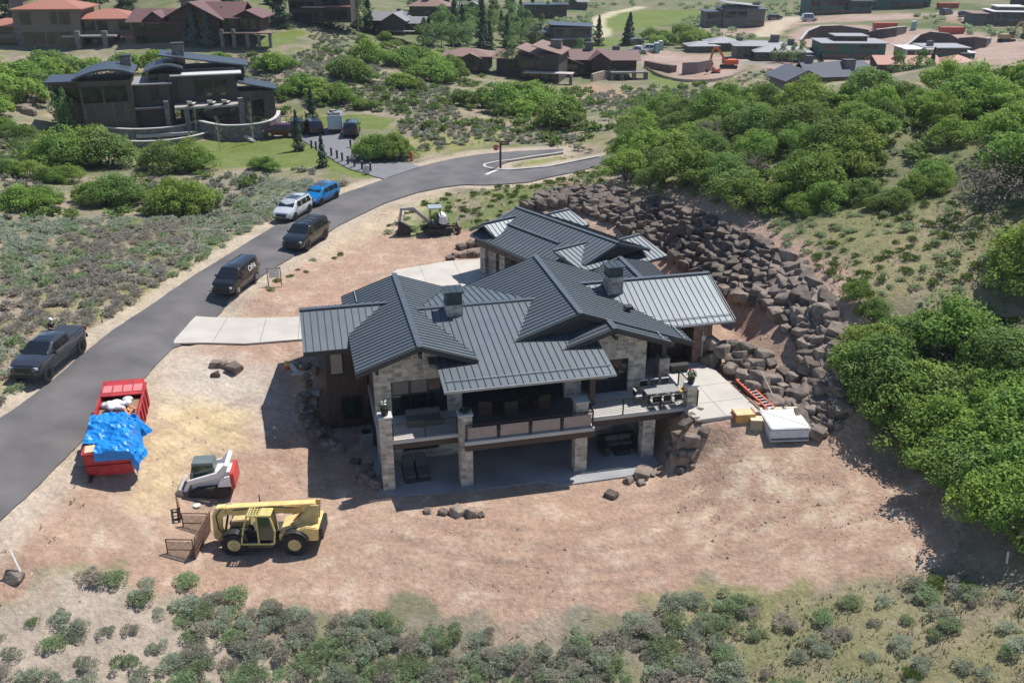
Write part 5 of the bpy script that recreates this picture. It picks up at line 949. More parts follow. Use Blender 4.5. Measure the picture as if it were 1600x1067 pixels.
# ================= scatter tools
def scatter(poly,sp,jit=1,excl=(),seed=0,maxn=99999,world=False):
    P=np.array(poly if world else g2(poly)); r=np.random.RandomState(seed+5); x0,y0=P.min(0); x1,y1=P.max(0); nx=int((x1-x0)/sp)+1; ny=int((y1-y0)/sp)+1
    gx,gy=np.meshgrid(np.arange(nx),np.arange(ny)); X=x0+(gx+.5*(gy%2)+r.uniform(-.42,.42,gx.shape)*jit)*sp; Y=y0+(gy+r.uniform(-.42,.42,gx.shape)*jit)*sp; X=X.ravel(); Y=Y.ravel()
    d,ins=pdist(X,Y,P); k=ins
    for E_ in excl: dd,i2=pdist(X,Y,np.array(E_)); k=k&~(i2|(dd<1.2))
    return list(zip(X[k],Y[k]))
RX=[road_poly,br_poly,dr_poly]
def quads(b,pts,rg,sz,elong=1.,nrm=None):
    for p,d in pts:
        nn=(Vector(d)+Vector((rg.gauss(0,.45),rg.gauss(0,.45),rg.gauss(0,.45)))).normalized(); u=nn.orthogonal().normalized(); q=Matrix.Rotation(rg.random()*6.28,3,nn); u=q@u; w=nn.cross(u); s=sz*rg.uniform(.6,1.35)
        b.add([Vector(p)-u*s*elong,Vector(p)-w*s*.62,Vector(p)+u*s*elong*.95,Vector(p)+w*s*.58],[(0,1,2,3)])
def meshof(b,name,mt):
    me=bpy.data.meshes.new(name); me.from_pydata([tuple(v) for v in b.v],[],b.f); me.materials.append(mt); return me
oakL=[leafmat('oak_leaf_%d'%i,c,c2) for i,(c,c2) in enumerate((((.145,.24,.05),(.25,.38,.08)),((.185,.29,.055),(.31,.44,.09)),((.13,.21,.055),(.22,.32,.085))))]
bark=M('bark',(.12,.10,.085),.9,var=.3,scale=6,bump=.02)
def crown_mesh(seed,n,r,h,lobes,sz,mt,lowz=.12,name='crown'):
    """leaf clumps on a set of overlapping lobes"""
    rg=random.Random(seed); b=B(); Ls=[]
    for i in range(lobes):
        a=i*2.4+rg.uniform(-.4,.4); d=r*.80*math.sqrt((i+.5)/lobes)*rg.uniform(.85,1.1); lr=r*rg.choice((.15,.2,.24,.28,.33,.38)); z=h*(.78-.60*(d/r)**1.4+rg.uniform(-.12,.12)); Ls.append((d*math.cos(a),d*math.sin(a),z,lr,lr*rg.uniform(.6,.85)))
    pts=[]
    while len(pts)<n:
        L=rg.choice(Ls); v=Vector((rg.gauss(0,1),rg.gauss(0,1),rg.gauss(0,1)+.25)).normalized(); k=rg.random()**.35; k=.62+.38*k if rg.random()<.85 else rg.random()
        k*=rg.uniform(1,1.35) if rg.random()<.15 else 1; p=(L[0]+v.x*L[3]*k,L[1]+v.y*L[3]*k,max(lowz*h,L[2]+v.z*L[4]*k)); pts.append((p,(v.x*.7,v.y*.7,v.z*.8+.35)))
    quads(b,pts,rg,sz); me=meshof(b,name,mt); t=B()
    for i in range(5):
        L=Ls[i*4%len(Ls)]; c=(rg.gauss(0,.03*r),rg.gauss(0,.03*r)); m=((c[0]+L[0])/2,(c[1]+L[1])/2,L[2]*.55); t.cyl((c[0],c[1],-.3),m,.09,.05,6,cap=False); t.cyl(m,(L[0],L[1],L[2]),.05,.015,5,cap=False)
    return me,meshof(t,'trunk',bark)
OAK=[crown_mesh(100+k,7500,1.0*2.4,2.9,28,.085,oakL[k%3]) for k in range(6)]
OAKG=[crown_mesh(190,1500,2.0,2.4,16,.06,leafmat('dead_twig',(.20,.17,.14),(.30,.26,.22)))]
OAKF=[crown_mesh(150+k,2600,2.4,2.8,22,.14,oakL[k%3]) for k in range(5)]
def tree(name,meshes,p,sc,label,cat,group,rg=rnd,tilt=.06):
    e=bpy.data.objects.new(name,None); COL.objects.link(e); e.location=p; e.scale=(sc*rg.uniform(.9,1.12),sc*rg.uniform(.9,1.12),sc*rg.uniform(.85,1.15)); e.rotation_euler=(rg.uniform(-tilt,tilt),rg.uniform(-tilt,tilt),rg.uniform(0,6.3)); tag(e,label,cat,group)
    for nm,me in zip(('crown','trunk'),meshes): o=bpy.data.objects.new(nm,me); COL.objects.link(o); o.parent=e
    return e
noak=[0]
def oaks(pts,sc0,sc1,label,group,far=False,seed=0):
    rg=random.Random(seed)
    for x,y in pts: tree('oak_shrub',rg.choice(OAKG if (rg.random()<.05 and not far) else OAKF if far else OAK),(x,y,h0(x,y)-.15),rg.uniform(sc0*.82,sc1*1.08),label,'oak shrub',group,rg); noak[0]+=1
HX=[g2(P) for P in ([(1395,215),(1440,208),(1455,222),(1430,236),(1395,240)],)]
GA='scrub oaks of the hillside thicket'
oaks(scatter([(950,262),(975,225),(1000,200),(1050,180),(1110,172),(1160,166),(1250,160),(1350,153),(1430,145),(1500,140),(1600,132),(1700,132),(1700,225),(1600,235),(1540,262),(1490,262),(1440,240),(1390,268),(1340,292),(1270,312),(1200,330),(1130,330),(1060,306),(1000,297),(955,292)],3.45,1,HX,1),.9,1.3,'bright green scrub oak in the dense thicket across the hill above the boulder bank',GA,seed=1)
oaks(scatter([(1470,315),(1490,298),(1560,275),(1620,265),(1700,290),(1700,350),(1640,345),(1560,330),(1490,335)],3.3,seed=2),1.1,1.5,'green scrub oak in the clump at the right edge halfway up the grassy hill','scrub oaks halfway up the right edge',seed=2)
oaks(scatter([(1540,425),(1590,385),(1700,370),(1700,480),(1600,470),(1550,455)],3.3,seed=3),1.1,1.5,'dark scrub oak by the right edge just above the lower thicket','dark scrub oaks at the right edge',seed=3)
oaks([G(x,y)[:2] for x,y in ((1348,592),(1366,562),(1405,548),(1442,545),(1482,552),(1522,560),(1562,570),(1602,582),(1645,594),(1372,612),(1412,597),(1457,596),(1502,606),(1547,616),(1592,628),(1640,642),(1392,652),(1432,646),(1476,650),(1522,660),(1570,672),(1622,690),(1432,696),(1472,704),(1516,715),(1562,727),(1612,742),(1494,758),(1534,770),(1578,786),(1628,802),(1550,824),(1594,840),(1640,852))],.92,1.18,'large scrub oak in the thicket right of the hot tub and bare lot','scrub oaks right of the bare lot',seed=4)
oaks([G(x,y)[:2] for x,y in ((1345,312),(1290,325),(1400,325),(1425,305),(1250,335),(1370,325),(1455,285),(1465,300))],.6,.9,'small scrub oak at the lower fringe of the hillside thicket, edging dry grass','fringe scrub oaks',seed=5)
oaks([G(x,y)[:2] for x,y in ((1340,470),(1365,500),(1490,505))],.45,.65,'low bright green bush on the grassy slope above the right thicket','low bushes on the right slope',seed=6)
def clump(cx,by,hw,label,seed,n=5,sc=1.):
    p=G(cx,by); w=hw/1480*math.hypot(p[0],p[1],CH); rg=random.Random(seed); k=w/2.6
    L=[(p[0]+(i-(n-1)/2)*w*1.2/n+rg.gauss(0,.2),p[1]+rg.uniform(-.2,.9)*w*.55) for i in range(n)]
    for x,y in L: tree('oak_shrub',rg.choice(OAKF if p[1]>120 else OAK),(x,y,h0(x,y)-.15),max(.58,k*.68)*rg.uniform(.85,1.15)*sc,label,'oak shrub','oaks of the '+label.split(' in the ')[-1][:40] if ' in the ' in label else label[:40],rg); noak[0]+=1
for i,(cx,by,hw,lab,n) in enumerate([(288,332,56,'large scrub oak in the round clump nearest the road on the left field',5),(165,322,50,'scrub oak in the clump left of the pink bare patch',5),(48,325,44,'scrub oak in the clump at the left edge below the curved roof house',4),
 (120,262,70,'scrub oak in the wide clump below the left end of the curved roof house',7),(278,268,52,'scrub oak in the long clump below the curved stone terrace',5),(416,266,26,'dense round oak in the pair right of the curved stone terrace',3),(600,250,46,'big dark oak in the clump by the far driveway entrance',8),
 (430,112,34,'scrub oak in the dark clump below the lawn of the red roofed house',4),(470,148,38,'scrub oak in the clump above the far driveway lawn',4),(520,162,36,'scrub oak in the clump uphill of the grey trailer',4),(553,125,42,'dark green oak in the rounded clump on the sage slope',5),
 (632,140,32,'scrub oak in the light clump right of the rounded clump',4),(350,97,18,'single dark round oak in the slope beside the blue spruces',2),(572,172,17,'small oak in the gap uphill of the far driveway',2),(738,168,36,'scrub oak in the clump below the brown roofed houses',4),(797,180,40,'scrub oak in the bright clump left of the distant bend',5),(868,198,32,'scrub oak in the rightmost clump above the bend',4),(20,215,30,'scrub oak in the left edge clump beside the rock wall',3),(92,285,34,'scrub oak in the middle clump between the left edge and the pink patch',4),(25,275,34,'scrub oak in the left edge clump above the sage field',4)]): clump(cx,by,hw,lab,i,n)
oaks(scatter([(-30,118),(60,100),(120,105),(240,112),(262,125),(150,122),(60,150),(45,185),(-30,195)],4.3,seed=7),1.1,1.5,'bright green scrub oak on the slope between the orange roofed and curved roof houses','scrub oaks between the two left houses',True,7)
oaks(scatter([(560,92),(640,90),(700,105),(725,125),(690,138),(640,125),(580,100)],4.2,seed=8),1.1,1.45,'scrub oak in the belt below the grey gabled dark house','scrub oaks below the grey gabled house',True,8)
oaks(scatter([(700,155),(760,158),(830,150),(885,180),(905,205),(860,205),(800,180),(740,175)],4.6,seed=9),1.1,1.45,'scrub oak in the belt crossing the slope below the brown roofed houses','scrub oaks below the brown roofs',True,9)
oaks(scatter([(560,70),(600,62),(640,70),(600,85)],4.5,seed=10),.7,.95,'scrub oak against the base of the grey gabled dark house','scrub oaks at the grey gabled house',True,10)
oaks(scatter([(1010,62),(1060,50),(1105,62),(1125,74),(1060,80),(1030,74)],6.5,seed=11),1.,1.5,'distant scrub oak in the strip below the golf green','scrub oaks below the golf green',True,11)
# ---------------- conifers and aspens
sprL=leafmat('spruce_needle',(.04,.08,.045),(.085,.13,.075)); sprB=leafmat('blue_spruce_needle',(.12,.18,.155),(.20,.27,.24)); aspL=leafmat('aspen_leaf',(.12,.20,.06),(.20,.30,.10)); pal=leafmat('sapling_leaf',(.12,.15,.07),(.18,.21,.11)); abark=M('aspen_bark',(.5,.47,.42),.8,var=.2,scale=6)
def conifer(seed,mt,n=900,H=6.,r=1.5):
    rg=random.Random(seed); b=B(); pts=[]
    for _ in range(n):
        t=rg.random()**1.35; z=.25+t*(H-.25); lay=.75+.25*math.sin(z*5.2+seed); rr=r*(1-t)**.9*lay*(.55+.45*rg.random())+.05; a=rg.uniform(0,6.28)
        pts.append(((math.cos(a)*rr,math.sin(a)*rr,z-rr*.18),(math.cos(a)*.5,math.sin(a)*.5,.8)))
    quads(b,pts,rg,.17,1.5); t=B(); t.cyl((0,0,-.3),(0,0,H*.95),.11,.02,7,cap=False); return meshof(b,'crown',mt),meshof(t,'trunk',bark)
def aspen(seed,mt,n=1000,H=6.,r=1.6,sz=.15,z0=.22):
    rg=random.Random(seed); b=B(); pts=[]
    for _ in range(n):
        t=rg.random(); z=H*(z0+(1-z0)*t); rr=r*math.sin(PI*min(1,(t*.88+.12)))**.7*(.6+.4*rg.random()**.5)*(.8+.35*math.sin(t*13+seed)); a=rg.uniform(0,6.28); pts.append(((math.cos(a)*rr,math.sin(a)*rr,z),(math.cos(a)*.8,math.sin(a)*.8,.5)))
    quads(b,pts,rg,sz); t=B(); t.cyl((0,0,-.3),(0,0,H*.9),.09,.02,7,cap=False)
    for k in range(7): a=k*2.4; z=H*(.3+.08*k); t.cyl((0,0,z),(math.cos(a)*r*.6,math.sin(a)*r*.6,z+H*.1),.03,.01,5,cap=False)
    return meshof(b,'crown',mt),meshof(t,'trunk',abark)
CN=[conifer(i,sprL) for i in range(3)]; CB=[conifer(i+7,sprB,1100,6,1.55) for i in range(2)]; AS=[aspen(i,aspL) for i in range(3)]; SP=[aspen(20+i,pal,220,6,1.0,.11,.3) for i in range(2)]
def tr(name,ms,px,H,label,cat,group=None,wide=1.):
    p=G(*px); e=tree(name,rnd.choice(ms),(p[0],p[1],p[2]-.05),H/6.,label,cat,group,tilt=.02); e.scale[0]*=wide; e.scale[1]*=wide; return e
for px,H,l in (((293,71),5.2,'leftmost blue spruce in front of the dark red brown house'),((304,72),6.0,'second blue spruce from the left in front of the dark red brown house'),((326,74),6.8,'tallest blue spruce in front of the dark red brown house'),((352,62),5.4,'rightmost blue spruce beside the deck of the dark red brown house')): tr('blue_spruce',CB,px,H,l,'spruce')
for px,H,l in (((188,213),3.4,'pale blue spruce, leftmost of three on the curved terrace'),((231,209),3.2,'small spruce in the middle of the curved terrace'),((272,205),3.0,'small green spruce, rightmost of three on the curved terrace')): tr('small_spruce',CB,px,H,l,'spruce')
for px,H,l in (((489,190),4.6,'tall narrow conifer behind the parked dark vehicles'),((467,236),4.4,'dense little spruce on the lawn in front of the parked vehicles'),((505,262),3.6,'thin young spruce on the lawn by the bollards'),((1280,120),5.5,'lone dark conifer behind the grey roofed low house')): tr('spruce',CN,px,H,l,'spruce')
for px,H,l in (((95,211),5.5,'left of two white stemmed aspens before the curved roof house'),((109,213),6.8,'right, taller of two white stemmed aspens before the curved roof house'),((344,236),5.2,'thin sapling on the lawn below the curved roof house deck'),((396,222),4.6,'bare looking sapling by the stone terrace right end'),((309,214),3.6,'small sapling above the lower curved terrace wall')): tr('aspen',AS[:2] if px[0]<120 else SP,px,H,l,'aspen',wide=.8)
tr('aspen',AS,(800,118),7.6,'broad bright aspen between the two brown roofed houses','aspen',wide=1.5)
def grove(poly,sp,seed,H0_,H1,label,grp,kinds,wide=1.2):
    for i,(x,y) in enumerate(scatter(poly,sp,seed=seed)):
        rg=random.Random(seed*99+i); ms=rg.choice(kinds); nm='aspen' if ms is AS else 'spruce'
        e=tree(nm,rg.choice(ms),(x,y,h0(x,y)-.1),rg.uniform(H0_,H1)/6,(('leafy aspen ' if ms is AS else 'dark spruce ')+label),'tree',grp+(' (aspens)' if ms is AS else ' (spruces)'),rg,.02); e.scale[0]*=wide; e.scale[1]*=wide
grove([(655,78),(690,50),(740,38),(800,48),(860,70),(830,82),(760,84),(700,84)],5.2,31,5,8,'in the grove above the brown roofed houses','grove above the brown roofs',[AS,AS,CN])
grove([(-60,30),(110,38),(200,34),(210,12),(330,4),(450,14),(455,2),(-60,2)],8,32,6,10,'on the wooded slope behind the red roofed houses at top left','trees behind the top left houses',[AS,CN,CN])
grove([(415,25),(450,28),(455,45),(425,48)],5,33,7,10,'between the lawn and the dark glass fronted house','trees by the glass fronted house',[CN])
grove([(540,40),(575,30),(585,55),(560,60)],5,34,6,8,'left of the grey gabled dark house','trees left of the grey gabled house',[AS,CN])
grove([(620,18),(720,10),(900,14),(900,26),(740,30),(690,36),(640,28)],11,35,6,9,'in the distant tree belt at the top centre','distant tree belt',[AS,CN])
grove([(900,95),(925,92),(925,106),(905,106)],4.5,36,4,6,'in front of the dark modern house, left of the red brown lodge','trees before the lodge',[AS,CN])
grove([(1385,104),(1470,102),(1470,114),(1385,114)],7,37,4,6,'around the low orange red roofs behind the oak hill','trees by the orange roofs',[AS,CN])
grove([(925,66),(990,62),(992,72),(930,76)],7,38,5,8,'beside the distant parking area with white trucks','trees by the distant parking',[CN])
grove([(1205,96),(1255,94),(1256,101),(1208,103)],4.,39,3,4.5,'in the row before the low pale roofed villa','row before the pale roofed villa',[AS])
grove([(445,190),(475,175),(478,168),(440,160)],4,40,3,5,'behind the right end of the curved stone terrace','trees behind the stone terrace',[AS])
# ---------------- sagebrush and grass
sgm=[leafmat('sage_leaf',(.32,.36,.26),(.48,.52,.40),.5,.18),leafmat('sage_leaf_green',(.25,.33,.17),(.38,.47,.27),.5,.18),leafmat('sage_leaf_dry',(.36,.34,.27),(.50,.47,.39),.5,.12),leafmat('shrub_green',(.10,.18,.04),(.17,.26,.07),.3,.15)]
def bush(seed,n,mt,sz=.07,ret=False):
    rg=random.Random(seed); pts=[]; L=[(rg.uniform(-.5,.5),rg.uniform(-.45,.45),rg.uniform(.12,.38),rg.uniform(.22,.42)) for _ in range(8)]
    for _ in range(n):
        q=rg.choice(L); v=Vector((rg.gauss(0,1),rg.gauss(0,1),abs(rg.gauss(0,1)))).normalized(); k=rg.uniform(.6,1.05); pts.append(((q[0]+v.x*q[3]*k,q[1]+v.y*q[3]*k,max(.02,q[2]*.8+v.z*q[3]*k*.95)),(v.x,v.y,v.z*.4+.2)))
    b=B()
    for p,d in pts:
        d=(Vector(d)+Vector((rg.gauss(0,.3),rg.gauss(0,.3),rg.gauss(.1,.3)))).normalized(); w=d.orthogonal().normalized(); w=Matrix.Rotation(rg.random()*6.28,3,d)@w; s=sz*rg.uniform(.7,1.5); p=Vector(p)
        b.add([p-d*s,p+w*s*.42,p+d*s*1.1,p-w*s*.42],[(0,1,2,3)])
    return b if ret else meshof(b,'sagebrush',mt)
SB=[bush(200+i,1500,sgm[i%3 if i<7 else 3],.045) for i in range(8)]
near=[]
def nb(poly,sp,s0,s1,seed,lab,grp,w=(4,3,2,0)):
    for x,y in scatter(poly,sp,1,RX,seed):
        rg=random.Random(int(x*1000)+int(y*77)); 
        if rg.random()<.12: continue
        kind=rg.choices((0,1,2,3),w)[0]; near.append((x,y,rg.uniform(s0,s1),kind,lab,grp))
nb([(280,965),(330,930),(420,950),(600,965),(760,995),(860,1015),(960,975),(1000,950),(1140,935),(1150,1085),(280,1085)],0.75,.6,1.12,51,'grey green sagebrush in the dense band along the bottom centre','sagebrush of the dense bottom band')
nb([(115,910),(200,895),(260,925),(250,950),(160,940)],1.15,.8,1.1,52,'dense sagebrush in the clump below the work cage','sagebrush clump below the cage')
nb([(270,915),(330,905),(380,935),(370,965),(280,960)],1.1,.8,1.2,49,'sagebrush in the large clump just below the telehandler','sagebrush clump below the telehandler')
nb([(50,960),(120,945),(140,1000),(80,1005)],1.1,.6,.9,53,'sagebrush in the small clump at the left bottom','sagebrush clump at left bottom')
nb([(-20,940),(270,960),(290,1085),(-20,1085)],1.22,.5,.95,54,'isolated sagebrush on pale bare soil at the bottom left','isolated sagebrush at the bottom left')
nb([(1150,930),(1640,885),(1660,1085),(1150,1085)],1.35,.45,.95,55,'scattered sagebrush in the dry grass at the bottom right','scattered sagebrush at the bottom right',(3,3,2,1))
nb([(1410,905),(1530,890),(1545,950),(1450,960)],1.1,.7,1.1,56,'large bush in the clump below the oaks at the lower right','bush clump at the lower right',(3,3,1,2))
nb([(160,830),(190,830),(190,845),(160,845)],1.1,.5,.7,57,'small green shrub alone on the dirt left of the track loader','lone shrubs on the dirt',(0,1,0,3))
nb([(5,885),(50,870),(60,885),(10,900)],1.0,.6,.8,58,'dark sagebrush beside the leaning white stake','sagebrush by the stake')
nb([(385,475),(430,462),(500,425),(560,385),(545,380),(470,415),(385,460)],1.5,.35,.6,59,'small shrub on the verge between road and bare lot','shrubs on the near verge',(2,1,0,3))
near.sort(key=lambda b:math.hypot(b[0],b[1])); 
for x,y,s,k,lab,grp in near[:296]:
    rg=random.Random(int(x*999)); me=rg.choice([m for i,m in enumerate(SB) if (3 if i>=7 else i%3)==k]); o=bpy.data.objects.new('sagebrush',me); COL.objects.link(o); o.location=(x,y,h0(x,y)-.04); o.rotation_euler=(0,0,rg.uniform(0,6.3)); o.scale=(s,s*rg.uniform(.85,1.1),s*rg.uniform(.8,1.1)); tag(o,lab,'sagebrush',grp)
def mass(name,items,tmpl,mats,label,cat):
    """one mesh out of many small plants: items (x,y,scale,template)"""
    T_=[(np.array([tuple(v) for v in b.v]).reshape(-1,4,3)) for b in tmpl]; out=[]; rs=np.random.RandomState(4); it=np.array([(x,y) for x,y,_,_ in items]); hz_=H0(it[:,0],it[:,1])
    for (x,y,s,k),z in zip(items,hz_):
        t=T_[k%len(T_)]; a=rs.uniform(0,6.28); c,q=math.cos(a)*s,math.sin(a)*s; P=t.copy(); px=P[...,0]*c-P[...,1]*q+x; py=P[...,0]*q+P[...,1]*c+y; out.append(np.stack([px,py,P[...,2]*s*rs.uniform(.8,1.15)+z-.03],-1))
    V=np.concatenate(out).reshape(-1,3); nf=len(V)//4; me=bpy.data.meshes.new(name); me.vertices.add(len(V)); me.vertices.foreach_set('co',V.ravel()); me.loops.add(nf*4); me.loops.foreach_set('vertex_index',np.arange(nf*4)); me.polygons.add(nf); me.polygons.foreach_set('loop_start',np.arange(nf)*4); me.update(calc_edges=True); me.materials.append(mats)
    o=bpy.data.objects.new(name,me); COL.objects.link(o); return tag(o,label,cat,kind='stuff')
tm=[bush(300+i,260,None,.095,True) for i in range(5)]; tf=[bush(320+i,70,None,.19,True) for i in range(4)]
def split(pts,s0,s1,seed,p=.5):
    r=random.Random(seed); A=[];C=[];D=[]
    for x,y in pts:
        if r.random()<.08: continue
        n=float(fbm(np.array([x]),np.array([y]),9,88)[0]); it=(x,y,r.uniform(s0,s1),r.randrange(4)); q=n+r.gauss(0,.07)
        (A if q>.54 else C if q>.46 else D).append(it)
    return A,C,D
LF=[(-40,350),(100,345),(220,340),(340,345),(420,280),(500,285),(560,290),(525,303),(487,322),(431,346),(287,434),(184,502),(22,632),(-90,690),(-90,400)]
a,c,d=split(scatter(LF,.98,1,RX,61),.68,1.1,61); mass('sagebrush_field',a,tm,sgm[0],'grey sagebrush covering the field left of the road','sagebrush'); mass('sagebrush_field',c,tm,sgm[1],'greener sagebrush mixed through the field left of the road','sagebrush'); mass('sagebrush_field',d,tm,sgm[2],'dry brownish sagebrush mixed through the field left of the road','sagebrush')
pts=[]
for P,sp in (([(400,125),(440,100),(520,60),(560,80),(620,130),(700,135),(720,185),(800,200),(900,215),(940,240),(860,228),(760,222),(650,240),(640,215),(560,170),(480,165)],1.35),([(300,95),(400,85),(420,130),(400,160),(380,130),(280,118)],1.5),([(930,145),(1060,140),(1130,135),(1120,160),(1000,185),(900,170)],1.7),([(1140,130),(1180,108),(1260,110),(1230,130),(1160,145)],2.6),([(-40,200),(60,205),(90,260),(40,345),(-40,350)],1.3),([(200,330),(230,280),(330,280),(420,270),(420,285),(340,345)],1.3),([(400,45),(460,25),(540,40),(560,62),(520,70),(470,60)],1.5),([(480,225),(420,265),(560,285),(590,280)],1.6)): pts+=scatter(P,sp,1,RX+[g2(L) for L in LAWNS[:3]],62)
a,c,d=split(pts,.55,1.0,62); slm=leafmat('slope_sage',(.20,.21,.155),(.31,.32,.25),.4,.1); slg=leafmat('slope_green',(.15,.19,.095),(.23,.28,.15),.4,.1)
mass('sagebrush_slope',a+d,tf,slm,'grey sagebrush on the slopes between the far houses','sagebrush'); mass('sagebrush_slope',c,tf,slg,'green grey low brush on the slopes between the far houses','sagebrush')
pts=scatter(HILL,1.15,1,[],63)+scatter([(1480,235),(1390,200),(1350,262),(1420,262),(1560,300),(1490,300)],1.6,1,[],64)+scatter(VERGE,1.35,1,RX,65)+scatter([(1080,200),(1440,150),(1640,130),(1640,340),(1500,310),(1200,340),(1050,310)],1.5,1,[],69)+[(x,y) for x,y,*_ in near[296:]]
a,c,d=split(pts,.35,.85,66); mass('hill_brush',a+c,tm,sgm[1],'low mixed brush on the grassy hill and the verge above the garage','brush'); mass('hill_brush',d,tm,sgm[3],'bright green low brush on the grassy hill and verge','brush')
pts=[]
for i,P in enumerate(([(1010,8),(1250,4),(1250,25),(1100,35),(1140,20)],[(1060,30),(1120,26),(1180,60),(1100,75),(1050,60)],[(860,30),(930,20),(930,60),(860,50)],[(1420,20),(1470,26),(1600,52),(1600,62),(1450,45)],[(640,2),(1000,2),(1000,8),(700,12)])): pts+=scatter(P,5.,1,[],70+i)
a,c,d=split(pts,1.2,2.4,71); mass('distant_brush',a+c+d,tf,sgm[1],'low green brush dotted over the distant slopes','brush')
pts=[]
for P,sp in (([(-30,110),(60,100),(260,120),(420,90),(460,130),(440,200),(260,240),(120,240),(-30,340)],2.1),([(420,100),(560,75),(720,105),(900,150),(940,225),(760,225),(600,200),(470,170)],2.6),([(20,330),(220,270),(340,260),(420,260),(420,280),(200,345),(20,350)],2.0),([(880,140),(1150,130),(1120,165),(960,215)],2.4),([(280,90),(420,85),(400,120),(300,120)],3.),([(960,262),(1100,195),(1450,158),(1640,148),(1640,250),(1480,305),(1200,338),(1050,302)],1.7),([(1380,640),(1400,570),(1640,600),(1640,800),(1520,780)],1.6)): pts+=[q for q in scatter(P,sp,1,RX+[g2(L) for L in LAWNS[:3]],77) if float(fbm(np.array([q[0]]),np.array([q[1]]),8,93)[0])>.47]
a,c,d=split(pts,.9,1.7,78); mass('green_brush',a+c+d,tf,leafmat('green_brush_leaf',(.12,.18,.05),(.20,.29,.085),.35,.1),'round green brush dotted between the oaks on the left and centre slopes','brush')
# grass tufts
def tuft(seed,n=7):
    rg=random.Random(seed); b=B()
    for _ in range(n):
        a=rg.uniform(0,6.28); l=rg.uniform(.09,.22); d=Vector((math.cos(a)*.55,math.sin(a)*.55,1)).normalized()*l; w=Vector((-math.sin(a),math.cos(a),0))*.03; p=Vector((rg.gauss(0,.09),rg.gauss(0,.09),0)); b.add([p-w,p+w,p+d+w*.3,p+d-w*.3],[(0,1,2,3)])
    return b
tt=[tuft(i) for i in range(5)]
gm1=leafmat('grass_dry',(.30,.26,.15),(.42,.37,.22),.3,.1); gm2=leafmat('grass_green',(.15,.19,.06),(.23,.27,.10),.3,.1)
r=random.Random(5); A=[];C=[]
for P,sp in ((GRASS,.42),(HILL,.55),(VERGE,.5),([(280,950),(1000,960),(1150,930),(1150,1080),(280,1080)],.7),([(0,800),(100,740),(150,790),(60,880),(-20,880)],.8),(YEL[2],.55),(YEL[1],.6),(YEL[0],.6),([(1500,860),(1400,690),(1450,690),(1560,800)],.6)):
    for x,y in scatter(P,sp,1,RX,int(sp*100)):
        n=float(fbm(np.array([x]),np.array([y]),3,91)[0])+r.gauss(0,.06)
        if n<.40: continue
        (A if n<.53 else C).append((x,y,r.uniform(.6,1.3),r.randrange(5)))
mass('dry_grass',A,tt,gm1,'straw coloured dry grass between the bushes and on the verges','grass'); mass('green_grass',C,tt,gm2,'fresh green grass between the bushes and on the verges','grass')
# pebbles and clods
b0=[]; rs=random.Random(9)
for k in range(4):
    b=B(); V=[(rs.uniform(.6,1),0,0),(0,rs.uniform(.6,1),0),(-rs.uniform(.6,1),0,0),(0,-rs.uniform(.6,1),0)]; t=(rs.gauss(0,.2),rs.gauss(0,.2),rs.uniform(.5,.9))
    for i in range(4): b.add([V[i],V[(i+1)%4],t,t],[(0,1,2,3)])
    b0.append(b)
IT=[[],[]]
for P,sp in ((DIRT,.40),(SAND2,.3),(PALE,.5)):
    for x,y in scatter(P,sp,1,RX+[p for p,_,_ in PLAT],int(sp*37)):
        if rs.random()<.45: IT[rs.random()<.35].append((x,y,min(.22,.04+rs.expovariate(1/.024)),rs.randrange(4)))
mass('pebbles',IT[0],b0,M('pebble_brown',(.38,.27,.21),.9,var=.3),'loose reddish clods and stones on the bare lot','stones'); mass('pebbles',IT[1],b0,M('pebble_pale',(.52,.45,.37),.9,var=.2),'loose pale stones on the bare lot','stones')
print('OAKS',noak[0],'near sage',len(near),'boulders',len(BL))
# ================= NEIGHBOURING HOUSES
rt=dict(terra=M('roof_terracotta',(.34,.14,.095),.6,var=.15,stretch=(3,1,1)),darkred=M('roof_dark_red',(.13,.062,.057),.6,var=.15),brown=M('roof_brown',(.20,.12,.095),.7,var=.15),grey=M('roof_grey',(.20,.19,.20),.6,var=.12),dark=M('roof_charcoal',(.05,.065,.08),.45,.2,var=.1),pale=M('roof_pale',(.27,.265,.275),.6,var=.08),white=M('roof_white',(.55,.54,.53),.6,var=.05),slate=M('roof_slate',(.085,.095,.12),.8,0,var=.1))
wl=dict(tan=M('wall_tan',(.16,.13,.10),.8,var=.15),dark=M('wall_dark',(.06,.045,.04),.8,var=.2),redbrown=M('wall_redbrown',(.06,.032,.026),.8,var=.2),grey=M('wall_grey',(.13,.125,.12),.8,var=.15),green=M('wall_sheathing',(.035,.11,.09),.7,var=.2),timber=brick('weathered_timber',(.12,.092,.07),(.07,.055,.043),(.04,.03,.025),6,.25,.01,.8,True),white=M('wall_pale',(.45,.43,.40),.8))
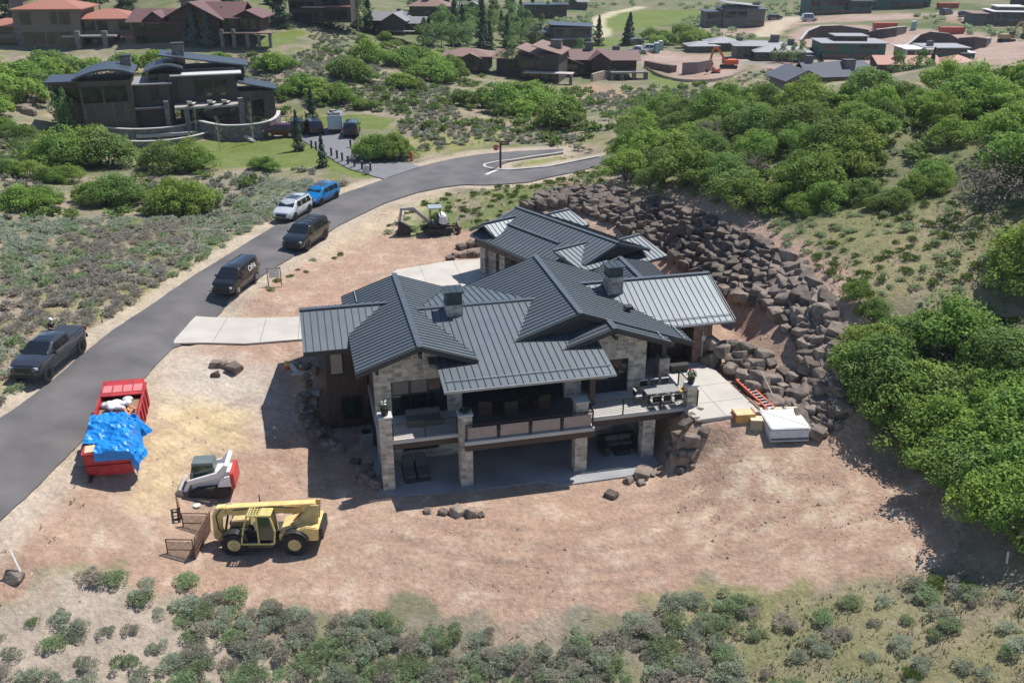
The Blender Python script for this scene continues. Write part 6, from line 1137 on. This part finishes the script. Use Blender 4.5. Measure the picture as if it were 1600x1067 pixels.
def volume(T,v,wm,rm,nst=2,win=True):
    x0,x1,y0,y1,z0,z1,kind,h,oh=v[:9]; b=B(); b.bb(x0,x1,y0,y1,z0,z1)
    if kind=='gy': xm=(x0+x1)/2; b.prism([(x0,y0,z1),(x1,y0,z1),(xm,y0,z1+h)],(0,y1-y0,0))
    if kind=='gx': ym=(y0+y1)/2; b.prism([(x0,y0,z1),(x0,y1,z1),(x0,ym,z1+h)],(x1-x0,0,0))
    w=b.build('wall',wm,T); r=B(); X0,X1,Y0,Y1=x0-oh,x1+oh,y0-oh,y1+oh; e=.03
    if kind=='hip':
        k=min((X1-X0),(Y1-Y0))/2*.98; zt=z1+h
        base=[(X0,Y0,z1+e),(X1,Y0,z1+e),(X1,Y1,z1+e),(X0,Y1,z1+e)]; fas=[(x,y,z1-.18) for x,y,_ in base]; top=[(X0+k,Y0+k,zt),(X1-k,Y0+k,zt),(X1-k,Y1-k,zt),(X0+k,Y1-k,zt)]
        r.add(fas+base+top,[(3,2,1,0),(0,1,5,4),(1,2,6,5),(2,3,7,6),(3,0,4,7),(4,5,9,8),(5,6,10,9),(6,7,11,10),(7,4,8,11),(8,9,10,11)])
    elif kind=='gy':
        xm=(X0+X1)/2; s=h/((x1-x0)/2); d=s*oh
        for a,c in ((X0,xm),(X1,xm)): r.prism([(a,Y0,z1-d+.02),(c,Y0,z1+h+.02),(c,Y1,z1+h+.02),(a,Y1,z1-d+.02)],(0,0,.16))
    elif kind=='gx':
        ym=(Y0+Y1)/2; s=h/((y1-y0)/2); d=s*oh
        for a,c in ((Y0,ym),(Y1,ym)): r.prism([(X0,a,z1-d+.02),(X0,c,z1+h+.02),(X1,c,z1+h+.02),(X1,a,z1-d+.02)],(0,0,.16))
    elif kind=='curve':
        n=12; pt=[]
        for i in range(n+1): t=i/n; pt.append((X0+(X1-X0)*t,z1+.03+h*(math.sin(PI*(t*.72+.08)))))
        lo=[(x,z-.28) for x,z in pt[::-1]]; r.side(pt+lo,Y0,Y1)
    elif kind=='shed': r.prism([(X0,Y0,z1+.03),(X1,Y0,z1+.03),(X1,Y1,z1+h),(X0,Y1,z1+h)],(0,0,.2))
    elif kind=='shedx': r.prism([(X0,Y0,z1+h),(X1,Y0,z1+.03),(X1,Y1,z1+.03),(X0,Y1,z1+h)],(0,0,.22))
    else: r.bb(X0,X1,Y0,Y1,z1+.02,z1+.02+max(.18,h))
    if kind!='none': r.build('roof',rm,T)
    if win:
        st=(z1-z0)/nst; wr=random.Random(int(x0*97+x1*31+z1*7))
        for j in range(nst):
            cuts=[x0+.4]
            while cuts[-1]<x1-1.6: cuts.append(min(x1-.4,cuts[-1]+wr.choice((1.8,2.6,3.6,4.8))))
            for a,c in zip(cuts,cuts[1:]):
                if wr.random()<.22 or c-a<1: continue
                c-=.45; g=B(); g.bb(a,c,y0-.05,y0-.01,z0+st*j+st*.2,z0+st*j+st*.8); f=g.build('window',glass,T)
                q=B(); q.bb(a-.08,c+.08,y0-.09,y0-.02,z0+st*j+st*.8,z0+st*j+st*.8+.1); q.bb((a+c)/2-.04,(a+c)/2+.04,y0-.09,y0-.051,z0+st*j+st*.2,z0+st*j+st*.8); q.build('frame',frame,f)
def villa(label,px,rz,vols,wm,rm,deck=(),chim=(),post=(),nst=2,name='villa',dz=-.3,cat='house',w=None,far=None):
    p=G(*px)
    if far is not None: p=Zp(px[0],px[1],far)
    x0=min(v[0] for v in vols); x1=max(v[1] for v in vols); sc=(w/F*math.dist(p,(0,0,CH))/(x1-x0)/math.cos(R(rz))) if w else 1
    T=thing(name,label,cat,(p[0],p[1],p[2]+dz),R(rz))
    T.scale=(sc,sc,sc*(.8 if w and p[1]>185 else 1.22 if w==283 else .95))
    for v in vols: volume(T,v,v[9] if len(v)>9 and v[9] else wm,v[10] if len(v)>10 else rm,v[11] if len(v)>11 else nst)
    for d in deck: b=B(); b.bb(*d[:6]); b.build('deck',d[6] if len(d)>6 else M('deck_grey',(.33,.30,.27),.8),T)
    for c in chim: b=B(); b.bb(*c); k=b.build('chimney',fstone,T); q=B(); q.bb(c[0]-.12,c[1]+.12,c[2]-.12,c[3]+.12,c[5],c[5]+.15); q.build('chimney_cap',fasc,k)
    for x,y,z0,z1,w in post: b=B(); b.bb(x-w,x+w,y-w,y+w,z0,z1); b.build('post',fstone if w>.25 else wood,T)
    VS.append((label[:30],round(sc,2),round(p[1])))
    return T
VS=[]
W_,Rf=wl,rt
# the dark curved roof house on the left
T=villa('big dark house with curved metal roofs, weathered timber walls and a stone terrace',(92,211),17,[
 (0,5.5,1.5,9,0,7.4,'flat',.25,.9,W_['timber'],Rf['dark']),(4.6,13.2,0,9,0,7.6,'curve',1.7,.9,W_['timber'],Rf['dark']),(13.2,19.5,1.5,10,0,6.6,'flat',.15,.5,W_['dark'],Rf['pale']),(16.0,21.5,3,12,3,7.9,'curve',1.3,.7,W_['timber'],Rf['dark']),
 (20.8,31.3,2.4,10,0,7.6,'flat',.12,1.0,W_['dark'],Rf['white']),(19.0,33.0,6,13,6.5,8.2,'shedx',2.0,.8,W_['timber'],Rf['dark']),(31.4,37.8,2.5,9,0,4.9,'shedx',1.4,.6,W_['timber'],Rf['dark'],1)],W_['timber'],Rf['dark'],
 deck=[(13.2,19,-.5,1.5,3.3,3.55,M('beam_grey',(.07,.08,.09),.6)),(20.0,32.0,-1.8,2.4,3.3,3.6),(13,38.5,-3.2,2.4,-.3,.15,M('terrace_stone',(.40,.38,.36),.8)),(33,43.5,-1.5,6.0,-.3,.16,M('terrace_stone',(.40,.38,.36),.8))],
 chim=[(11.5,13.3,6,8,7,10.3),(20.5,22.6,8,10,7,11.6)],post=[(18.6,-.3,0,4.4,.4),(22,-1.5,0,3.4,.45),(31.5,-1.5,0,4.5,.45)],w=283)
LV=T.location.copy(); LM_=Matrix.Translation(LV)@Matrix.Rotation(R(17),4,'Z')@Matrix.Diagonal((T.scale[0],T.scale[0],T.scale[2],1))
def LP(x,y,z=0): return tuple(LM_@Vector((x,y,z)))
def curved_wall(label,P,h,t,mt,capm,name='retaining_wall',cat='wall',world=False,rel=None):
    T=thing(name,label,cat); b=B(); c=B()
    for p,q in zip(P,P[1:]):
        d=Vector((q[0]-p[0],q[1]-p[1],0)).normalized(); nrm=Vector((-d.y,d.x,0))*t
        hp=p[3] if len(p)>3 else h; hq=q[3] if len(q)>3 else h
        b.add([(p[0],p[1],p[2]-.8),(q[0],q[1],q[2]-.8),(q[0]+nrm.x,q[1]+nrm.y,q[2]-.8),(p[0]+nrm.x,p[1]+nrm.y,p[2]-.8),(p[0],p[1],p[2]+hp),(q[0],q[1],q[2]+hq),(q[0]+nrm.x,q[1]+nrm.y,q[2]+hq),(p[0]+nrm.x,p[1]+nrm.y,p[2]+hp)],[(3,2,1,0),(4,5,6,7),(0,1,5,4),(1,2,6,5),(2,3,7,6),(3,0,4,7)])
        if capm: c.beam((p[0]+nrm.x/2,p[1]+nrm.y/2,p[2]+hp+.06),(q[0]+nrm.x/2,q[1]+nrm.y/2,q[2]+hq+.06),t+.1,.12)
    b.build('wall_face',mt,T); 
    if capm: c.build('coping',capm,T)
    return T
def arc(pxs,n=14,rel=None):
    P=g2(pxs); Q=resample(P,n); return [(x,y,h0(x,y)) for x,y in Q]
capl=M('coping_pale',(.5,.48,.45),.8)
curved_wall('upper curved grey stone terrace wall with pale coping below the curved roof house',arc([(148,213),(175,219),(215,221),(265,218),(300,212),(312,206)]),1.5,.35,fstone,capl)
curved_wall('lower curved stone wall with pale coping below the curved roof house',arc([(183,228),(215,231),(260,229),(305,222),(335,213)]),.7,.35,fstone,capl)
curved_wall('tall right section of the stone terrace wall of the curved roof house',arc([(313,212),(350,220),(392,219),(425,214),(438,205),(440,196)]),1.9,.4,fstone,capl)
T=thing('garden_stairs','pale stone garden steps descending between the curved terrace walls','stairs',(0,0,0)); a=Vector(G(318,205)); c=Vector(G(338,214))
for k in range(9): q=a.lerp(c,k/8); b=B(); b.bb(-.7,.7,-.25,.25,0,.16); s=b.build('step',capl,T,loc=(q.x,q.y,q.z+1.35-k*.16),rz=R(-40))
a=Vector(G(368,213)); c=Vector(G(393,221))
T=thing('garden_stairs','pale steps at the right foot of the stone terrace wall','stairs',(0,0,0))
for k in range(9): q=a.lerp(c,k/8); b=B(); b.bb(-.6,.6,-.22,.22,0,.16); s=b.build('step',capl,T,loc=(q.x,q.y,q.z+1.3-k*.16),rz=R(-40))
# railing and terrace furniture of that house
T=thing('terrace_railing','thin dark railing along the right edge of the upper stone terrace','railing'); b=B()
for p,q in zip([LP(33.5,-1.3,.16),LP(43.2,-1.3,.16)],[LP(43.2,-1.3,.16),LP(43.2,5.8,.16)]):
    for k in range(11): t=k/10; x,y,z=[p[i]+(q[i]-p[i])*t for i in range(3)]; b.bb(x-.04,x+.04,y-.04,y+.04,z,z+1.05)
    b.beam((p[0],p[1],p[2]+1.05),(q[0],q[1],q[2]+1.05),.06)
b.build('rails',blk,T)
def lounge(label,loc,rz,mt,name='lounge_chair',grp=None):
    T=thing(name,label,'chair',loc,rz,grp); b=B(); b.bb(-.35,.35,-.9,.5,.22,.32); b.build('seat',mt,T); b=B(); b.box((0,.75,.5),(.7,.6,.1),rx=.8); b.build('backrest',mt,T); b=B()
    for x in (-.3,.3): b.bb(x-.03,x+.03,-.8,.6,0,.22)
    b.build('frame',blk,T)
teal=M('cushion_teal',(.10,.22,.27),.8); crm=M('cushion_cream',(.55,.52,.47),.8)
lounge('blue cushioned lounger on the lower terrace, left of two',LP(24.2,-1.2,.16),R(-20),teal); lounge('blue cushioned lounger on the lower terrace, right of two',LP(26.4,-1.2,.16),R(-20),teal)
for x,y,l in ((34.6,-.6,'pale armchair at the left of the fire pit terrace'),(38.0,.3,'pale armchair at the back right of the fire pit terrace'),(38.6,-.8,'pale armchair at the front right of the fire pit terrace')): lounge(l,LP(x,y,.16),R(40*(x-36)),crm)
for x,l in ((23,'white cushioned armchair left on the upper deck of the curved roof house'),(26.5,'white cushioned armchair in the middle of that upper deck'),(29,'round backed armchair right on the upper deck of the curved roof house')): lounge(l,LP(x,-.4,3.6),R(180),crm)
# rock steps left of it
for i,(x,y) in enumerate(((52,150),(60,152),(68,152),(50,158),(58,160),(67,160),(45,166),(38,174),(46,178))):
    p=G(x,y); o=bpy.data.objects.new('boulder',RM[i%12]); COL.objects.link(o); o.location=(p[0],p[1],p[2]+.3); o.scale=(1.7,1.4,1.5); tag(o,'pale stacked boulder left of the curved roof house','boulder','pale boulders by the curved roof house')
# top-left houses
villa('tan house with bright orange terracotta hipped roofs and a stone columned balcony',(37,74),4,[(-9,2,2,10,0,4.8,'hip',1.2,.8),(0,12.5,0,10,0,8.4,'hip',1.9,1.1),(11.5,23,1.2,10,0,6.2,'hip',1.7,.9),(21.5,27.5,-1,7,0,2.6,'hip',1.1,.7,None,Rf['terra'],1)],W_['tan'],Rf['terra'],deck=[(9,20,-2.2,1.2,2.6,2.95)],chim=[(-1.5,1.2,1,3,0,10)],post=[(12.2,-2,0,3.9,.5),(17.8,-2,0,3.9,.5)],w=230)
villa('large dark red brown house with maroon gabled roofs and a raised timber deck',(212,69),-3,[(0,12,0,10,0,5.6,'gx',2.0,1.2),(3.2,7.2,-.4,6,4.6,6.0,'gy',1.5,.6),(8.5,19.5,-.8,12,0,6.6,'gy',3.0,1.4),(16,23.5,.4,10,0,6.6,'gx',2.6,1.0),(23,28,1,8,3,6.6,'gy',1.2,1.1,None,Rf['darkred'],1)],W_['redbrown'],Rf['darkred'],deck=[(20,31.5,-2.5,1.5,3,3.25,M('deck_red',(.20,.13,.10),.8))],chim=[(9.4,11,5,6.5,6,9.6)],post=[(20.4,-2.2,0,4,.35),(23,-2.2,0,4,.35),(26,-2.2,0,3,.35),(28.5,-2.2,0,3,.3),(31,-2.2,0,3,.3)],w=176)
villa('dark glass fronted house at the top edge, half hidden by trees',(453,34),-2,[(0,7,0,10,0,12,'flat',.3,.8,W_['dark'],Rf['dark'],4),(7,13,1,10,0,11,'flat',.3,.5,W_['dark'],Rf['dark'],3)],W_['dark'],Rf['dark'],deck=[(3,8,-1.5,0,4,4.25),(8,13,-1.2,1,4.1,4.35,M('deck_red2',(.25,.10,.08),.8))],nst=3,w=88)
villa('dark timber house with lilac grey gabled roofs and a long pale ridge',(566,50),-8,[(0,13,2,11,0,5.8,'gx',2.4,1.0),(8,14.5,-1.5,8,0,6.2,'gy',2.4,1.0),(13,20,1.5,9,0,4.8,'gx',1.8,.9)],W_['dark'],Rf['grey'],deck=[(9.5,18,-3.2,-1.5,1.8,2.05)],chim=[(10.4,11.5,6,7,6,9.4)],dz=-.6,w=89)
villa('tan roofed house with a broad chimney behind the grey gabled one',(640,24),-5,[(0,14,0,10,0,4.5,'hip',3,1.2)],W_['dark'],Rf['brown'],chim=[(5,7,3,5,5,9)],w=55)
villa('dark house with low brown hipped roof, left of the broad aspen',(692,106),-6,[(0,12,0,9,0,4.6,'hip',1.9,1.0),(5,10,-1,4,0,4.2,'gy',1.4,.7)],W_['dark'],Rf['brown'],dz=-.5,w=68)
villa('dark house with stepped brown shed roofs and a pale canopy, right of the broad aspen',(811,124),-14,[(-6,2,3,10,0,6.0,'gx',1.6,.8),(0,5,.5,9,0,6.6,'shedx',2.4,.7),(3.6,9,0,10,0,7.6,'shedx',2.2,.7)],W_['dark'],Rf['brown'],deck=[(1.5,12.5,-2.6,.2,2.9,3.12,M('canopy_pale',(.45,.40,.38),.6))],chim=[(6.0,8.4,5,7,7,10.6)],post=[(4.2,-2.4,0,2.9,.15),(6.6,-2.4,0,2.9,.15),(9,-2.4,0,2.9,.15),(12.2,-2.3,0,2.9,.35)],dz=-.5,w=98)
villa('red brown timber lodge with maroon roofs, three stone chimneys and stone arches',(862,121),2,[(0,8,2,9,0,4.6,'gy',1.9,.9,W_['redbrown']),(6,15,3,12,0,6.0,'gx',2.4,.9),(11,15.5,0,9,0,6.4,'gy',1.9,.8),(14.5,23.5,1,9.5,2.4,6.2,'gx',2.0,1.1)],W_['redbrown'],Rf['darkred'],deck=[(16,26,-3,1,2.0,2.4,fstone)],chim=[(2.5,4.4,7,8.6,5,8.2),(10,12,7,9,6,10.6),(17.5,19.4,6,7.6,6,9.4)],post=[(16.4,-2.7,-.8,2.0,.5),(19,-2.7,-.8,2.0,.5),(22.4,-2.7,-.8,2.4,.55),(25.6,-2.7,-.8,2.4,.55)],dz=-.2,w=128)
villa('dark modern two storey house with thin flat roofs beside the golf path',(832,73),6,[(-1,9,0,10,0,6.0,'shed',.5,.8),(7,20,-1,10,0,8.2,'shedx',1.0,1.2)],W_['grey'],Rf['dark'],deck=[(7,20,-3,-1,3.6,3.9)],chim=[(1.5,3.5,4,6,6,9)],dz=-.3,w=92)
villa('long low dark modern house beyond the tree belt, top centre right',(820,27),2,[(0,18,0,10,0,6.5,'flat',.3,1)],W_['dark'],Rf['dark'],w=62)
villa('distant gabled house with pale grey roof at the top edge',(868,13),0,[(0,14,0,9,0,4,'gx',2.6,1),(4,9,-1,6,0,4,'gy',2.5,.6)],W_['dark'],Rf['grey'],w=47)
villa('distant twin gabled dark house in the top centre',(700,21),0,[(0,8,0,9,0,4,'gx',2.4,.8),(7,15,-1,8,0,4.5,'gy',2.3,.8)],W_['dark'],Rf['grey'],w=48)
villa('small distant dark cabin in the top centre, right of the twin gabled house',(757,21),0,[(0,7,0,7,0,4.6,'shed',.8,.6)],W_['dark'],Rf['slate'],w=12)
villa('dark modern house with a pale sloping roof and curved driveway wall',(1103,44),2,[(0,9,1,10,0,7,'flat',.3,.6),(6,21,0,12,0,8,'flat',.35,.8),(8,18,2,12,8,9.2,'shedx',1.6,1.4,None,Rf['pale'],1)],W_['grey'],Rf['dark'],chim=[(18,20,5,7,8,10.5)],w=85)
villa('low villa with pale hipped roofs, left of two, behind the orange excavator',(1078,82),4,[(0,10,0,8,0,3.2,'hip',1.6,1.0),(8,19,2,11,0,4.2,'hip',2.0,1.0)],W_['grey'],Rf['pale'],chim=[(18.4,20.4,4,6,3,6)],nst=1,w=77)
villa('low villa with pale flat roofs and black chimneys, right of two, behind the orange excavator',(1152,94),-4,[(0,14,4,12,0,4.6,'hip',1.2,.9),(5,19,-1,7,0,3.4,'hip',1.8,1.0)],W_['grey'],Rf['pale'],chim=[(10,12.2,7,9,4,7.6),(14,15.6,3,4.6,3,6.8)],nst=1,w=100)
villa('grey roofed low house half hidden behind the crest of the oak hill',(1228,152),10,[(0,8,0,9,0,3.4,'gy',1.9,.9),(6,15,2,10,0,3.8,'gx',2.2,.9),(16,22,3,10,0,3.8,'shed',1.6,.8)],W_['grey'],Rf['slate'],chim=[(7,8.4,6,7.6,4,7.4),(15,17.4,4,6,3,6.6)],nst=1,dz=.3,w=147,far=4)
villa('unfinished long dark two storey house on the pink building site',(1283,92),-2,[(0,18,0,12,0,5.6,'flat',.3,.6),(5,14,5,12,5.6,7.4,'flat',.3,.4,W_['redbrown'])],W_['green'],Rf['pale'],w=89)
villa('unfinished house with a white flat roof in front of a curved dark wall',(1414,97),0,[(0,8,0,10,0,4.8,'flat',.25,.6,W_['white'],Rf['white']),(7,19,2,12,0,5.0,'flat',.35,.8,None,Rf['pale']),(17,21,1,10,0,3.4,'flat',.2,.5)],W_['green'],Rf['white'],chim=[(8.4,9.8,5,7,5,7)],w=98)
villa('long low house with an orange red roof just behind the oak hill crest',(1372,129),-2,[(0,11.5,0,7,0,3.2,'gx',1.3,1)],W_['dark'],Rf['terra'],nst=1,dz=1.2,w=78,far=1)
villa('small pavilion with a bright red hipped roof behind the oak hill crest',(1478,126),-2,[(0,6,0,6,0,3.0,'hip',1.8,1)],W_['redbrown'],Rf['terra'],nst=1,dz=1.5,w=34,far=1)
villa('dark green unfinished house with pale sloped roofs at the top right',(1264,24),0,[(0,14,0,12,0,7,'shed',1.2,1,None,Rf['white']),(12,22,0,12,0,6,'flat',.3,1,None,Rf['dark'])],W_['green'],Rf['dark'],w=88)
villa('tall green sheathed building at the top edge',(1335,16),0,[(0,26,0,14,0,13,'flat',.3,.5)],W_['green'],Rf['dark'],nst=3,w=105)
villa('house with white stepped flat roofs at the far top right',(1518,40),-8,[(0,6,0,9,0,4.6,'flat',.3,.5,None,Rf['brown']),(6,19,-1,10,0,5.5,'flat',.3,.8),(8,16,3,10,5.5,7.0,'flat',.3,.5,None,Rf['white'],1)],W_['grey'],Rf['white'],w=80)
villa('dark building cut by the right edge at the top',(1592,14),0,[(0,10,0,9,0,7,'flat',.3,.8)],W_['dark'],Rf['dark'],w=30)
# far retaining walls
rw=M('far_wall_brown',(.075,.055,.052),.9,var=.2,scale=1)
def farw(label,P,hs,t=.6):
    Q=[]; 
    for (x,y),h in zip(P,hs): g=G(x,y); Q.append((g[0],g[1],g[2],h*.62))
    return curved_wall(label,Q,1,t,rw,capl)
farw('long curved dark retaining wall, leftmost on the pink building site',[(1252,65),(1262,62),(1280,60),(1310,59),(1335,57),(1357,55)],[.5,3.5,5,5,3.5,2])
farw('shorter curved dark retaining wall right of the leftmost one',[(1354,57),(1368,60),(1385,60),(1400,58),(1416,51)],[1.5,3.5,4,4,2.5])
farw('dark hump shaped retaining wall behind the white flat roofed house',[(1418,75),(1435,73),(1450,74),(1480,73),(1500,70)],[1,4.5,6,5,1.5])
farw('long dark retaining wall sweeping to the right of the white flat roofed house',[(1495,76),(1520,79),(1540,75),(1548,68)],[4,5,3.5,2])
farw('low brown retaining wall left of the unfinished long dark house',[(1236,84),(1252,87),(1268,84)],[2.4,2.6,2.2])
# far dumpsters, toilets, vehicles
b=B(); b.bb(-3.2,3.2,-1.1,1.1,.1,1.7); fd=None
for px,l in (((1382,46),'red dumpster above the leftmost curved retaining wall'),((1486,53),'red dumpster above the hump shaped retaining wall'),((1480,14),'red dumpster on the far top right site')):
    p=G(*px); 
    if fd is None:
        fd=thing('dumpster',l,'dumpster',p); b=B(); b.side([(-3.2,.15),(3.2,.15),(3.3,1.8),(-3.3,1.8)],-1.1,1.1); b.build('container',M('far_red',(.42,.07,.04),.6),fd)
        for x in (-2.4,-1.2,0,1.2,2.4): q=B(); q.bb(x-.06,x+.06,-1.18,-1.1,.2,1.7); q.build('rib',M('far_red',(.42,.07,.04),.6),fd)
    else: dup(fd,loc=p,label=l)
def toilet(l,px,c):
    T=thing('portable_toilet',l,'toilet',G(*px)); b=B(); b.bb(-.6,.6,-.6,.6,0,2.2); b.build('cabin',M('toilet_%s'%l[:4],c,.6),T); b=B(); b.side([(-.65,2.2),(.65,2.2),(.4,2.45),(-.4,2.45)],-.65,.65); b.build('roof',M('toilet_roof',(.6,.62,.62),.6),T); b=B(); b.bb(-.4,.4,-.64,-.6,.1,2.0); b.build('door',M('toilet_door',(.25,.4,.38),.6),T)
toilet('pale green portable toilet right of the first far red dumpster',(1427,47),(.25,.42,.38)); toilet('teal portable toilet beside the distant white trucks',(1026,83),(.03,.28,.22)); toilet('grey portable toilet right of the teal one',(1032,80),(.25,.27,.28))
def fcar(l,px,hd,c,cat='car',top=None,H=1.6):
    T=car('distant_'+cat,l,cat,c,4.9,1.95,H,2.95,top or suvtop(4.9,H,1.05),zb=.3,belt=1.0,wr=.37,win=[(-2.0,-1.2,-1.8,-1.2),(-1.1,-.15,-1.1,-.15),(-.05,.95,-.05,.6)],shield=(1.45,.72)); park(T,px,R(hd))
fcar('white pickup truck parked left of the teal toilet, nearest the lodge',(997,84),160,(.65,.65,.65),'truck',[(-2.45,1.0),(-.9,1.0),(-.8,1.8),(.6,1.8),(1.4,1.15),(2.3,1.05),(2.45,.7)],1.8)
fcar('white van parked between the pickup and the teal toilet',(1014,82),165,(.6,.6,.6),'van',None,1.9); fcar('grey car parked behind the white trucks',(992,70),20,(.12,.13,.13)); fcar('black car on the drive of the dark modern house',(1210,31),10,(.02,.02,.02)); fcar('silver truck parked beside the far gravel drive',(1264,34),0,(.5,.5,.52),'truck',None,2.4)
fcar('dark car on the far top right site',(1509,26),10,(.05,.05,.05)); fcar('white car beside the unfinished white roofed house',(1412,80),60,(.65,.65,.65)); fcar('small dark tractor shaped vehicle below the far top right dumpster',(1478,24),30,(.08,.05,.05),'car',None,2.0)
# orange excavators
def digger(l,px,rz,s,c,c2=None):
    om=M('digger_'+l[:5],c,.5); T=thing('excavator',l,'excavator',G(*px),R(rz)); T.scale=(s,s,s)
    for y in (-1.2,1.2): b=B(); b.side([(-2.2,.2),(-1.9,0),(1.9,0),(2.2,.3),(2.0,.9),(-2.0,.9)],y-.3,y+.3); b.build('track',trim,T)
    b=B(); b.bb(-1.6,2.4,-1.3,1.3,1.1,2.4); b.build('body',om,T,bevel=.1); b=B(); b.bb(-1.7,-.2,.2,1.3,1.2,3.1); b.build('cab',dglass,T,bevel=.05)
    b=B(); b.side([(-1.2,1.8),(-.8,2.2),(-3.4,5.8),(-4.6,5.9),(-4.7,5.5),(-3.7,5.2)],-.3,.1); b.build('boom',om,T); b=B(); b.beam((-4.6,-.1,5.9),(-5.6,-.1,2.2),.4,.5); b.build('stick',om,T); b=B(); b.side([(-5.9,2.4),(-5.2,2.3),(-4.6,1.2),(-5.6,.6),(-6.3,1.2)],-.6,.4); b.build('bucket',trim,T)
digger('orange excavator with raised boom beside the excavated pit',(1138,107),8,.74,(.60,.13,.03)); digger('small orange digger in the pit left of the large orange excavator',(1118,115),15,.36,(.62,.12,.04)); digger('grey excavator with folded boom on the far right dirt slope',(1572,66),190,.85,(.35,.25,.12))
# pit walls
pw=M('pit_concrete',(.22,.18,.16),.9,var=.2); curved_wall('grey brown concrete foundation wall in the excavated pit',[(*G(1066,116)[:2],G(1066,116)[2]),(*G(1090,115)[:2],G(1090,115)[2]),(*G(1112,111)[:2],G(1112,111)[2])],2.2,.4,pw,None,'foundation_wall')
curved_wall('dark earth cut at the left end of the excavated pit',[(*G(1006,106)[:2],G(1006,106)[2]),(*G(1030,111)[:2],G(1030,111)[2]),(*G(1050,114)[:2],G(1050,114)[2])],1.4,1.2,M('earth_cut',(.17,.12,.10),.95,var=.3,bump=.1),None,'earth_bank')
# silt fence round the pit
curved_wall('thin pale silt fence curving round the front of the pit',arc([(1008,108),(1022,116),(1040,124),(1070,129),(1110,129),(1140,123),(1165,112)],20),.5,.06,M('silt_fence',(.40,.33,.27),.8),None,'silt_fence','fence')
# pale lumber and stone pile behind the oak crest
T=thing('stone_wall','low pale stone garden wall in front of the red brown lodge','wall'); b=B(); A=[G(925,128),(G(945,124)),G(960,122)]
for p,q in zip(A,A[1:]): b.beam((p[0],p[1],p[2]+.7),(q[0],q[1],q[2]+.9),.5,1.6)
b.build('wall_face',M('stone_pale',(.42,.33,.25),.9,var=.3,scale=1.5),T)

print('VS',VS)

# ================= HAZE
zmin=float(ZZ.min())-3; hb=B(); hb.bb(-6200,6200,-40,4700,zmin,48)
hm=bpy.data.materials.new('haze'); hm.use_nodes=True; n=hm.node_tree.nodes; l=hm.node_tree.links; n.remove(n['Principled BSDF']); v=n.new('ShaderNodeVolumePrincipled'); v.inputs['Color'].default_value=(.80,.88,1,1); v.inputs['Density'].default_value=.00014; v.inputs['Anisotropy'].default_value=.2; l.new(v.outputs[0],n['Material Output'].inputs['Volume'])
ho=hb.build('haze',hm); tag(ho,kind='stuff')
